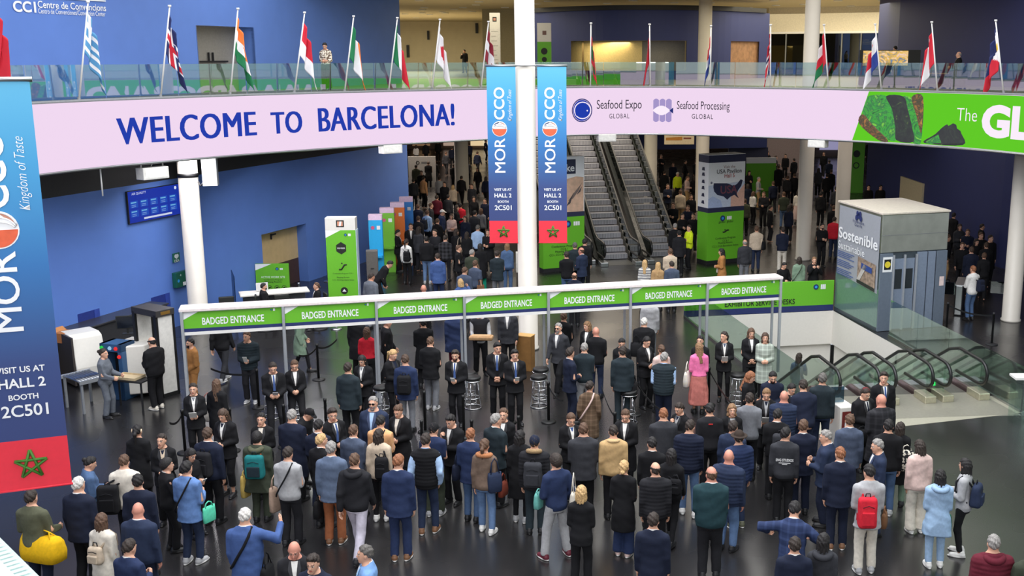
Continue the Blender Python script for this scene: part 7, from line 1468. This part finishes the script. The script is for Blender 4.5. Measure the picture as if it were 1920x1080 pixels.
q('b11', 863, 523, -20, 'f', 'raise', 'bob:y', 'shirt:bl', 'trousers:k', 'fair person in bright blue shirt just above the gate beam', h=1.66)
q('b12', 794, 534, 3, 'm', 'stand', 'bald:n', 'jacket:k', 'trousers:k', 'bald head just above the gate beam', skin='e', h=1.76)
q('b13', 799, 443, 5, 'm', 'stand', 'short:k', 'jacket:k', 'jeans:jn', 'man in black jacket and light jeans in the crowd', shoe='lg', h=1.78)
q('b14', 863, 381, 5, 'm', 'phone', 'short:k', 'jacket:rd', 'trousers:k', 'man in bright red jacket beside the far round pillar', h=1.78)
q('b15', 902, 391, 5, 'f', 'stand', 'long:n', 'sweater:gy', 'trousers:k', 'woman in grey sweater next to the star banner', h=1.70)
q('b16', 830, 393, 90, 'm', 'stand', 'cap:w', 'jacket:nb', 'trousers:k', 'man in white-fronted cap and navy jacket', h=1.80)
q('b17', 801, 394, 30, 'm', 'stand', 'short:n', 'shirt:sk', 'trousers:k', 'man in light blue shirt with dark backpack deep in the crowd', h=1.78)
q('b18', 846, 401, 170, 'f', 'hold', 'long:d', 'blouse:pi', 'trousers:k', 'long-haired woman in pale flowered blouse facing the camera', h=1.66)
q('b19', 855, 430, 30, 'f', 'stand', 'long:d', 'coat:k', 'trousers:k', 'dark woman with beige shoulder bag behind the plaid shirt', h=1.68)
q('b20', 770, 419, 170, 'm', 'stand', 'short:d', 'blazer:k', 'trousers:k', 'man in black blazer and white shirt facing the camera beside the kiosks', collar='w', h=1.78)
q('b21', 747, 431, 100, 'f', 'hold', 'lowbun:k', 'blazer:k', 'trousers:k', 'staff woman in black next to the bright blue kiosk, hands together', collar='w', h=1.68)
q('b22', 727, 424, 110, 'f', 'hold', 'lowbun:k', 'blazer:k', 'trousers:k', 'staff woman in black in front of the green kiosk', collar='w', h=1.70)
q('b27', 733, 413, 140, 'f', 'hold', 'long:k', 'blazer:k', 'trousers:k', 'long-haired staff woman in black behind two others at the kiosks', h=1.68)
q('b23', 697, 512, 25, 'm', 'stand', 'crop:d', 'jacket:gu', 'trousers:gy', 'guard in grey uniform below the grey case', skin='b', h=1.78)
q('b24', 735, 490, 70, 'm', 'bend', 'short:k', 'jacket:k', 'trousers:k', 'person in black bending down by the bright blue kiosk', h=1.74)
q('b25', 494, 531, 75, 'm', 'sit', 'short:k', 'jacket:k', 'trousers:k', 'bearded man in black sitting at the reception desk', beard=True, h=1.56)
q('b26', 593, 530, -120, 'f', 'sit', 'lowbun:n', 'blazer:k', 'trousers:k', 'woman in black blazer sitting with a paper beside the green sign tower', collar='w', h=1.54)
# ---- round the escalator foot and the towers
q('r1', 1062, 472, 3, 'm', 'phone', 'short:d', 'sweater:k', 'jeans:dn', 'man in black sweater and blue jeans before the green tower', h=1.78)
q('r2', 1078, 455, 5, 'm', 'stand', 'short:s', 'blazer:dt', 'trousers:k', 'man in dark blazer beside the green tower', h=1.76)
q('r3', 1090, 464, -50, 'm', 'hold', 'rim:n', 'blazer:dd', 'trousers:nv', 'bald man in blue suit near the escalator foot', skin='e', collar='w', h=1.80)
q('r4', 1097, 448, 20, 'm', 'stand', 'quiff:k', 'jacket:k', 'trousers:k', 'black-haired man in black right before the up escalator', h=1.82)
q('r5', 1077, 511, 2, 'm', 'stand', 'rim:n', 'blazer:nv', 'trousers:k', 'balding head and navy shoulders just above the gate, below the blue suit', h=1.72)
q('r6', 1209, 489, 2, 'f', 'stand', 'long:y', 'sweater:gy', 'trousers:k', 'blonde woman in grey and white striped sweater', pat='stripe', h=1.66)
q('r7', 1234, 491, 5, 'f', 'stand', 'long:y', 'jacket:tn', 'trousers:k', 'blonde woman in tan jacket beside the striped sweater', h=1.64)
q('r8', 1257, 466, -5, 'm', 'phone', 'short:n', 'jacket:bg', 'trousers:k', 'man in beige jacket at the escalator foot', h=1.78)
q('r9', 1259, 489, 2, 'm', 'stand', 'short:d', 'sweater:sl', 'trousers:k', 'man in slate sweater just above the gate beam', h=1.72)
q('r10', 1274, 432, 3, 'm', 'stand', 'short:k', 'blazer:k2', 'trousers:k', 'man in black suit next to the yellow safety jacket', h=1.78)
q('r11', 1292, 422, -110, 'm', 'cross', 'short:d', 'jacket:hv', 'trousers:k', 'guard in fluorescent yellow jacket beside the sign tower for the pavilion', h=1.76)
q('r12', 1266, 419, 5, 'm', 'stand', 'short:g', 'jacket:k', 'trousers:k', 'grey-haired person in black at the escalator end', h=1.76)
q('r13', 1352, 466, -75, 'f', 'hold', 'long:k', 'coat:cm', 'slim:k', 'woman with very long black hair in tan coat before the tower', h=1.70)
q('r14', 1397, 449, 2, 'm', 'stand', 'rim:g', 'jacket:ch', 'trousers:gy', 'bald man in charcoal jacket at the corner of the tower', h=1.76)
q('r15', 1419, 424, 5, 'm', 'stand', 'short:n', 'jacket:bg', 'jeans:dd', 'man in beige jacket with black shoulder bag past the tower', h=1.80)
q('r16', 1468, 426, 3, 'm', 'phone', 'short:d', 'jacket:nv', 'trousers:cr', 'man in navy jacket and white trousers', h=1.78)
q('r17', 1472, 493, 150, 'm', 'desk', 'short:k', 'jacket:k', 'trousers:k', 'dark-haired man in black above the service desk board', h=1.66, hd=(0, 22))
q('r18', 1499, 482, 3, 'f', 'stand', 'bob:d', 'jacket:gn', 'trousers:k', 'woman in pale green jacket with cross strap above the service desk board', h=1.66)
q('r19', 1527, 482, 178, 'f', 'photo', 'short:l', 'jacket:k', 'trousers:k', 'person in black raising both hands to the face beside the lift', h=1.64)
q('r20', 1542, 419, 170, 'm', 'phone', 'short:k', 'jacket:k', 'trousers:k', 'dark-haired bearded man in black beside the tall white pillar', beard=True, h=1.76)
q('r21', 1565, 407, 20, 'm', 'stand', 'short:d', 'jacket:rd', 'trousers:dd', 'man in red jacket behind the lift', h=1.76)
q('r22', 1564, 385, 20, 'm', 'stand', 'short:n', 'jacket:k', 'trousers:k', 'fair-haired man in black behind the red jacket', h=1.78)
q('r23', 1470, 360, 20, 'm', 'stand', 'short:n', 'tee:dg', 'jeans:jn', 'man in olive top and light jeans further back', h=1.80)
q('r24', 1497, 357, 15, 'f', 'stand', 'long:d', 'blouse:cr', 'skirt:pi', 'long-haired woman in white top and pink skirt by the white pillar', h=1.70)
q('r25', 1423, 332, 100, 'm', 'hold', 'short:g', 'shirt:lg', 'trousers:tn', 'grey-haired man in pale shirt turned sideways behind the tower', h=1.76)
q('r26', 1413, 359, 60, 'f', 'hold', 'bob:n', 'blouse:w', 'trousers:k', 'woman in white and black beside the tower top', h=1.68)
q('r27', 1397, 373, 20, 'm', 'stand', 'short:n', 'jacket:ol', 'trousers:k', 'man in olive jacket close to the tower edge', h=1.72)
q('r28', 1432, 360, 200, 'm', 'hold', 'short:n', 'jacket:k2', 'trousers:k', 'man in dark jacket facing the woman in white and black', h=1.78)
q('r29', 1271, 323, 150, 'm', 'stand', 'short:w', 'jacket:hv', 'trousers:k', 'far guard in fluorescent yellow jacket behind the escalator', h=1.76)
q('r30', 1276, 356, 20, 'm', 'stand', 'short:n', 'jacket:bg', 'trousers:tn', 'man in beige clothes deep in the hall beside the escalator', h=1.78)
q('r31', 1290, 330, 120, 'm', 'hold', 'short:n', 'shirt:pi', 'trousers:tn', 'person in pale pink shirt next to the far yellow guard', h=1.74)
q('t1', 1825, 498, -25, 'm', 'chin', 'thin:r', 'sweater:w', 'jeans:dn', 'man in white vest and jeans with dark backpack between the turnstiles', h=1.78)
q('t2', 1840, 436, 190, 'm', 'hold', 'short:n', 'jacket:k', 'trousers:k', 'fair-haired man in black in the dark group past the turnstiles', h=1.78)
q('t3', 1832, 448, 165, 'f', 'hold', 'bob:d', 'coat:k', 'trousers:k', 'woman in black in front of the dark group past the turnstiles', h=1.68)
q('t4', 1858, 441, 175, 'm', 'stand', 'short:d', 'coat:k', 'trousers:k', 'man in black nearest to the outer pillar in the dark group', h=1.78)
q('t5', 1877, 405, -60, 'm', 'bend', 'short:k', 'jacket:k', 'trousers:k', 'man in black bending over at the navy wall', h=1.80)
q('t6', 1779, 440, 120, 'm', 'stand', 'short:n', 'jacket:k2', 'trousers:tn', 'man in dark jacket half hidden behind the lift edge', h=1.78)
q('t7', 1789, 399, 60, 'm', 'stand', 'short:k', 'coat:k', 'trousers:k', 'black-haired man in black coat above the lift edge', h=1.78)
q('t8', 1629, 347, 170, 'm', 'stand', 'short:k', 'jacket:k', 'trousers:k', 'dark head and shoulders just above the lift roof, near the white pillar', h=1.76)
q('t9', 1652, 347, 175, 'm', 'stand', 'short:k', 'coat:k', 'trousers:k', 'dark head and shoulders above the lift roof, beside the beige door', h=1.76)
# ---- gallery
q('g1', 608, 78, 175, 'f', 'hold', 'pony:k', 'blouse:bw', 'wide:k', 'woman in printed blouse and black trousers on the gallery', pat='print', hd=(0, 22), z0=MZ, h=1.78, Y=42.3)
q('g2', 870, 90, -160, 'm', 'strap', 'short:k', 'coat:k', 'trousers:k', 'visitor in black coat at the far end of the gallery', z0=MZ, h=1.75, Y=84)
q('g3', 1797, 113, -75, 'm', 'desk', 'rim:g', 'blazer:k', 'trousers:k', 'balding man in black suit sitting on the gallery', collar='w', z0=MZ, h=1.78, Y=47)
q('g4', 1677, 112, -30, 'm', 'hold', 'short:k', 'jacket:k', 'trousers:k', 'dark figure in front of the coloured video wall', z0=MZ, h=1.76, Y=55)
# ---- far visitors nobody can tell apart
rnd = random.Random(7)
def far(pts, lab, grp, cols=('k', 'k', 'k2', 'ch', 'nv'), hs=1.0):
    for i, (x, y) in enumerate(pts):
        bld = rnd.choice('mmfm'); P_(x, y, rnd.choice((0, 10, -15, 30, 170, 200, 90)), bld, rnd.choice(('stand', 'phone', 'stand', 'walk')), ('long:d' if bld == 'f' and rnd.random() < .6 else 'short:' + rnd.choice('kdbn')), rnd.choice(('jacket:', 'coat:', 'blazer:', 'jacket:')) + rnd.choice(cols), 'trousers:' + rnd.choice(('k', 'k2')), lab, group=grp, far=True, h=rnd.uniform(1.66, 1.8))
far([(798, 266), (821, 264), (847, 275), (851, 307), (880, 268), (895, 284), (911, 262), (895, 314), (911, 331), (888, 368), (909, 372), (833, 341), (803, 303), (783, 383), (808, 381), (876, 300), (815, 300), (836, 285), (865, 330), (790, 320), (884, 345), (820, 410), (872, 405), (784, 405), (856, 385), (815, 430), (785, 425), (875, 435), (840, 365), (890, 395), (915, 430), (860, 460)], 'dark-clothed visitor in the dim corridor crowd past the blue wall corner', 'corridor crowd')
far([(1240, 290), (1252, 345), (1262, 305), (1285, 300), (1296, 365), (1302, 330), (1290, 385), (1280, 400), (1262, 380), (1300, 400), (1246, 320), (1305, 300)], 'dark-clothed visitor in the dim hall between the up escalators and the sign tower', 'hall crowd by the escalators')
far([(1420, 289), (1440, 284), (1455, 292), (1473, 289), (1489, 297), (1477, 330), (1490, 325), (1405, 320), (1402, 345), (1450, 340), (1408, 300), (1460, 310), (1445, 385), (1480, 385)], 'dark silhouette of a visitor far back by the grey hall wall', 'far silhouettes')
far([(1535, 315), (1551, 326), (1559, 318), (1545, 285), (1555, 300), (1568, 350), (1540, 360), (1618, 270), (1630, 265), (1612, 300)], 'dark visitor in the bright passage between the two white pillars', 'passage visitors')
far([(1800, 420), (1815, 430), (1842, 420), (1850, 455), (1822, 465), (1846, 472), (1805, 455)], 'black-clothed visitor in the dark group at the navy wall', 'dark group at the navy wall')
q('f1', 780, 272, 10, 'f', 'hold', 'long:d', 'blouse:w', 'trousers:k', 'woman in white top far off at the blue wall corner', far=True)
q('f2', 794, 331, 40, 'm', 'stand', 'short:d', 'jacket:pe', 'trousers:k', 'person in orange jacket far off before the pale display wall', far=True)
q('f3', 824, 331, 10, 'm', 'stand', 'short:d', 'jacket:lg', 'trousers:k', 'person in light grey jacket far off beside the pale display wall', far=True)
q('f4', 849, 347, 5, 'f', 'stand', 'long:y', 'jacket:bg', 'trousers:k', 'fair person in beige jacket at the foot of the far round pillar', far=True)
q('f5', 819, 366, 10, 'm', 'stand', 'short:d', 'jacket:mr', 'trousers:k', 'person in maroon jacket in the corridor crowd', far=True)
q('f6', 780, 309, 10, 'm', 'stand', 'short:d', 'jacket:ol', 'trousers:k', 'person in olive green far off against the blue corner', far=True)
q('f7', 775, 335, 10, 'm', 'stand', 'short:d', 'jacket:ch', 'trousers:k', 'person in charcoal below the olive one at the blue corner', far=True)

# people keep a little distance from each other: small steps along the line of sight
for it in range(14):
    for i, a in enumerate(ALLP):
        for c in ALLP[i + 1:]:
            d = c.location - a.location
            if abs(d.x) > .5 or abs(d.y) > .5 or abs(d.z) > .4: continue
            need = .50 - math.hypot(d.x, d.y * .85)
            if need <= 0: continue
            u = Vector((a.location.x, a.location.y, 0)).normalized(); s_ = 1 if d.y >= 0 else -1
            a.location -= u * (s_ * need * .4); c.location += u * (s_ * need * .4)
# ================================================================== THINGS PEOPLE CARRY
crossbody(Q_[12], 'k', 1); crossbody(Q_[27], 'k', 1); crossbody(Q_[29], 'k', 1, .022); crossbody(Q_[38], 'k2', 1); crossbody(Q_[54], 'pi', 1, .02); crossbody(Q_['r18'], 'dg', 1); crossbody(Q_['m38'], 'nv', -1)
backpack(Q_[4], 'k', 'large black backpack slung from the cream-shirted man', side=-.22, z=1.08, w=.34, h=.52, d=.2)
backpack(Q_[14], 'k2', 'black backpack on the navy jacket facing the staff woman', z=1.17, w=.31, h=.48)
backpack(Q_[9], 'bg', 'small beige backpack on the white coat', z=1.14, w=.25, h=.30, d=.12, strap='bg')
backpack(Q_[21], (28, 110, 112), 'teal backpack with orange straps and dark pocket', z=1.16, w=.34, h=.46, d=.18, strap=(226, 96, 44), c2=(34, 48, 56))
backpack(Q_[39], 'k', 'black backpack hanging low on the beige jacket', side=.1, z=1.10, w=.24, h=.44)
backpack(Q_[49], 'ch', 'grey backpack on the black puffer with fur hood', z=1.14, w=.32, h=.48)
backpack(Q_[66], 'k', 'small black backpack on the walking black-haired woman', side=.12, z=1.14, w=.22, h=.32, d=.1)
backpack(Q_[74], 'ch', 'dark grey backpack beside the printed sweatshirt', side=.06, z=1.16, w=.28, h=.42)
backpack(Q_[79], 'rd', 'bright red backpack on the pale grey blazer', side=-.06, z=1.08, w=.30, h=.54, d=.18, strap='rd')
backpack(Q_[96], 'dd', 'navy backpack of the woman in pale grey top', z=1.14, w=.30, h=.42)
backpack(Q_['m16'], 'k', 'black backpack on the blue blazer', z=1.14, w=.30, h=.46)
backpack(Q_['b1'], 'k', 'black backpack on the white top near the kiosks', side=.1, z=1.12, w=.26, h=.4)
backpack(Q_['b17'], 'ch', 'dark backpack on the light blue shirt deep in the crowd', z=1.16)
backpack(Q_['t1'], 'nv', 'dark backpack of the man between the turnstiles', side=.14, z=1.14, w=.26, h=.42)
bag(Q_[1], (.12, -.02, .86), (226, 178, 22), 'huge yellow tote bag carried by the man in olive-grey shirt', .74, .40, .34, .1, 'tote bag', name='tote_bag', rz=-12)
bag(Q_[1], (.06, .0, 1.10), (60, 128, 186), 'blue patterned bag tucked into the top of the yellow tote', .13, .36, .08, .12, 'bag', name='bag', hc=(90, 150, 200))
bag(Q_[17], (-.24, .02, .98), 'cr', 'pale cream tote with red-brown handles on the black coat', .36, .40, .14, .22, 'tote bag', name='tote_bag', hc='dp')
bag(Q_[28], (-.25, .08, .60), 'k', 'black leather briefcase held by the grey-blue blazer', .42, .32, .12, .07, 'briefcase', name='briefcase', rz=80)
bag(Q_[21], (-.29, .05, .68), (214, 184, 100), 'yellow paper carrier bag beside the olive parka', .22, .42, .1, .1, 'carrier bag', name='carrier_bag', rz=70)
bag(Q_[27], (-.31, .1, .78), (176, 150, 132), 'brown and white bag hanging beside the pale grey sweater', .26, .46, .1, .2, 'bag', rz=70)
bag(Q_[29], (.28, -.05, .78), 'k', 'black bag hanging from the blue blazer with raised hand', .34, .30, .12, .2, 'bag', rz=80)
bag(Q_[12], (.27, .12, .84), (92, 206, 170), 'mint green bag beside the bright blue blazer', .26, .28, .05, .08, 'bag', rz=75, name='bag')
bag(Q_[44], (-.24, .0, .94), 'nv', 'navy laptop bag beside the thin-haired man in jeans', .34, .30, .1, .22, 'bag', rz=75)
bag(Q_[45], (.20, -.06, 1.0), 'dd', 'navy slouchy bag on the shearling jacket', .26, .36, .12, .26, 'bag', rz=40)
bag(Q_[45], (.30, .1, .82), (110, 50, 36), 'red-brown bag behind the shearling jacket', .26, .26, .1, .16, 'bag', rz=80)
bag(Q_[50], (-.24, .16, .98), (110, 180, 170), 'aqua and blue pouch held by the person in blue shirt', .20, .28, .1, .06, 'pouch', name='pouch', rz=30)
bag(Q_[50], (.28, -.06, 1.0), 'cr', 'cream bag slung behind the person in blue shirt', .34, .26, .1, .3, 'bag', rz=50)
bag(Q_['m33'], (-.28, .02, .86), (226, 220, 214), 'white spotted bag beside the pink top', .26, .36, .12, .24, 'bag', rz=60, pat='print')
bag(Q_[96], (-.12, .3, .60), (16, 110, 72), 'green carrier bag held low by the woman in pale grey top', .34, .34, .16, .1, 'carrier bag', name='carrier_bag', rz=60)
bag(Q_[99], (.16, -.22, 1.06), (40, 40, 44), 'black and white patterned bag near the black sweater', .26, .40, .12, .1, 'bag', pat='print')
bag(Q_[79], (.30, .18, .80), 'br', 'brown leather bag in front of the white trousers', .26, .26, .1, .1, 'bag', rz=70)
bag(Q_[82], (-.2, .28, .84), 'k', 'black bag between the skullcap man and the bald man', .36, .34, .14, .08, 'bag')
bag(Q_['b19'], (.22, -.04, .98), 'bg', 'beige shoulder bag behind the plaid shirt', .28, .30, .12, .3, 'bag', rz=60)
bag(Q_['b9'], (.2, .0, .84), 'br', 'brown shoulder bag of the slate tee shirt', .26, .24, .1, .3, 'bag', rz=60)
bag(Q_['r13'], (.2, .16, .92), 'cr', 'cream handbag held by the tan coat', .22, .18, .1, .08, 'handbag', name='handbag')
bag(Q_['r15'], (.28, -.04, 1.02), 'k', 'black shoulder bag of the beige jacket past the tower', .24, .34, .12, .2, 'bag', rz=60)
bag(Q_['m27'], (.26, .12, .74), 'k', 'black bag at the side of the dark teal suit', .3, .4, .12, .14, 'bag', rz=80)
bag(Q_['m31'], (-.2, -.2, .98), 'k', 'black bag on the back of the white-haired man under the sixth sign', .28, .36, .14, .2, 'bag')
o = Q_['m13']; t = thing('paper_parcel', 'crumpled brown paper parcel held by the man in waistcoat', 'parcel', on_person(o, (0, .36, 1.06)), o.rotation_euler.z + R(-14)); b = MB().box((0, 0, 0), (.62, .3, .1)); b.build('parcel_body', mat((190, 150, 108), .85, vary=.15, bump=.4), t, .03); MB().box((0, 0, .055), (.5, .2, .02)).build('folded_flap', mat((206, 168, 124), .85), t, .008)
hp = lambda y=.34, z=1.13: (0, y, z)
PW = (236, 234, 228)
for k, lab, w, h_, c in ((3, 'phone held by the woman in denim jacket', .075, .15, (20, 20, 24)), (13, 'white phone under the dark-haired woman by the bright blue blazer', .075, .15, PW), (15, 'white badge card in the hands of the long-haired staff woman', .1, .14, PW), (16, 'white papers in the hands of the staff woman at the gate end', .15, .2, PW), (22, 'white card of the staff woman facing the teal backpack', .1, .14, PW), (30, 'white sheet held by the bald man facing the camera', .3, .21, PW), (35, 'badge card of the young staff man among the queue', .1, .14, PW), (43, 'phone of the staff man beside the black cap', .075, .15, (60, 60, 66)), (53, 'badge card under the staff woman with blue scarf', .1, .14, PW), (56, 'badge card of the staff woman beside the tan jacket', .1, .14, PW), (81, 'card in the hands of the young man with skullcap', .1, .13, (230, 210, 180)), (90, 'papers of the staff woman with light ponytail', .15, .2, PW), ('m1', 'tablet in the lap of the seated young staff man', .12, .18, (180, 180, 186)), ('m8', 'white card held up by the staff woman with dark bob', .1, .14, PW), ('m17', 'white badge in the hands of the bearded staff man', .1, .14, PW), ('m19', 'white card of the staff man by the bar stool', .1, .14, PW), ('m28', 'card handed over by the tall staff woman', .1, .14, (226, 200, 120)), ('m35', 'white papers of the staff woman standing alone', .15, .2, PW), ('m3', 'white paper of the man in dark quilted jacket', .1, .22, PW), ('b26', 'white paper of the seated woman beside the green tower', .15, .21, PW), ('g3', 'phone of the seated man on the gallery', .075, .15, (30, 30, 34))):
    o = Q_[k]; z = 1.15
    if k in ('m1',): z = 1.02
    if k == 'g3': z = .80
    if k == 'b26': z = .98
    if k in (43,): z = 1.36
    phone(o, (.0, .33 if k != 43 else .26, z), lab, w, h_, c, 40 if c != (20, 20, 24) else 55, 'phone' if 'phone' in lab else 'tablet' if 'tablet' in lab else 'paper', 'phone' if 'phone' in lab else 'tablet' if 'tablet' in lab else 'paper')
# clothing details
def kid_mesh(o, nm, mb, m): c = mb.build(nm, m, o); return c
o = Q_[49]; b = MB(); b.tube([(.10 * math.cos(R(a)), -.03 + .10 * math.sin(R(a)) - .02, 1.50 + .03 * math.sin(R(a + 180))) for a in range(150, 391, 20)], .04, 10); kid_mesh(o, 'fur_hood', b, mat((150, 124, 90), .95, vary=.3, scale=60, bump=.5))
o = Q_[45]; b = MB(); b.tube([(.115 * math.cos(R(a)), -.02 + .10 * math.sin(R(a)), 1.475 + .02 * math.sin(R(a + 180))) for a in range(140, 401, 20)], .045, 10); kid_mesh(o, 'shearling_collar', b, mat((176, 116, 76), .95, vary=.2, scale=60, bump=.5))
o = Q_[55]; b = MB(); b.tube([(.095 * math.cos(R(a)), -.02 + .09 * math.sin(R(a)), 1.48 + .02 * math.sin(R(a + 180))) for a in range(150, 391, 20)], .034, 10); kid_mesh(o, 'pale_collar', b, mat((206, 176, 130), .95, vary=.2, scale=60, bump=.4))
for k, c in ((95, 'pb'), (93, 'ch'), (33, 'k2'), (97, 'mr'), (21, 'ol')):
    o = Q_[k]; b = MB(); b.tube([(.11 * math.cos(R(a)), -.05 + .10 * math.sin(R(a)), 1.47 + .03 * math.sin(R(a))) for a in range(170, 371, 20)], [.02] + [.05] * 9 + [.02], 10); kid_mesh(o, 'hood' if k != 33 else 'collar', b, fabric(c))
o = Q_[60]; kid_mesh(o, 'neck_tab', MB().box((0, -.155, 1.40), (.08, .012, .02)), mat((190, 40, 40), .7))
o = Q_[72]; ws = mat((222, 222, 222), .7)
lettering('ENG STUDIOS', o, ws, (0, -.170, 1.22), (1, 0, 0), (0, 0, 1), .30, .05, .03, name='back_print'); lettering('creative supply', o, ws, (0, -.170, 1.165), (1, 0, 0), (0, 0, 1), .22, .02, name='back_print') if False else None
MB().box((0, -.168, 1.165), (.2, .006, .008)).build('print_line', ws, o); MB().box((0, -.168, 1.14), (.09, .006, .008)).build('print_line', ws, o)
o = Q_['m6']; 
for k, w in ((36, 1), ('m20', 1), (20, 0)):
    o = Q_[k]; me, fg, HM = None, None, None
    M = Fig(dict([(36, 'h'), ('m20', 'm'), (20, 'h')])[k], 'stand').mat() @ head_mat(0, 0); b = MB()
    for sx in (-1, 1): b.box((sx * .032, .098, .012), (.046, .006, .030))
    b.box((0, .104, .018), (.03, .005, .006)).box((-.062, .05, .016), (.005, .10, .006)).box((.062, .05, .016), (.005, .10, .006)); g = b.build('glasses', mat((20, 20, 22), .2), o); g.matrix_local = M
for o in (Q_[5],):
    M = head_mat(0, 0); b = MB()
    for sx in (-1, 1): b.tube([(sx * .085, -.03, .055), (sx * .09, -.05, .03), (sx * .088, -.06, 0)], .014, 8)
    g = b.build('hair_clip', mat((214, 190, 160), .4), o); g.matrix_local = M
# chair and table behind the seated people
for k, lab in (('b26', 'black office chair of the woman beside the green sign tower'), ('b25', 'black office chair under the bearded man at the reception desk')):
    o = Q_[k]; t = thing('office_chair', lab, 'chair', o.location, o.rotation_euler.z, 'chairs at the reception desk'); MB().box((0, -.02, .58), (.44, .44, .07)).build('seat', SBLACK, t, .03); MB().box((0, -.25, .9), (.42, .06, .46)).build('backrest', SBLACK, t, .03); MB().tube([(0, 0, .05), (0, 0, .56)], .03, 8).build('stem', DARK, t); MB().lathe([(.26, 0), (.26, .03), (.05, .06)], n=14).build('base', DARK, t)
o = Q_['g3']; t = thing('lounge_chair', 'dark lounge chair under the seated man on the gallery', 'chair', o.location, o.rotation_euler.z); MB().box((0, -.02, .24), (.6, .56, .46)).build('seat', SBLACK, t, .03); MB().box((0, -.3, .6), (.6, .12, .5)).build('backrest', SBLACK, t, .03); MB().box((-.32, -.02, .34), (.08, .56, .6)).build('armrest', SBLACK, t, .02); MB().box((.32, -.02, .34), (.08, .56, .6)).build('armrest', SBLACK, t, .02)
q0 = on_person(o, (0, .75, 0)); t = thing('side_table', 'low tan table in front of the seated man on the gallery', 'table', (q0.x, q0.y, MZ), 0); MB().box((0, 0, .55), (1.0, .5, .04)).build('table_top', mat((176, 136, 110), .5), t); 
for x in (-.44, .44):
    for y in (-.2, .2): MB().box((x, y, .27), (.04, .04, .54)).build('leg', DARK, t)
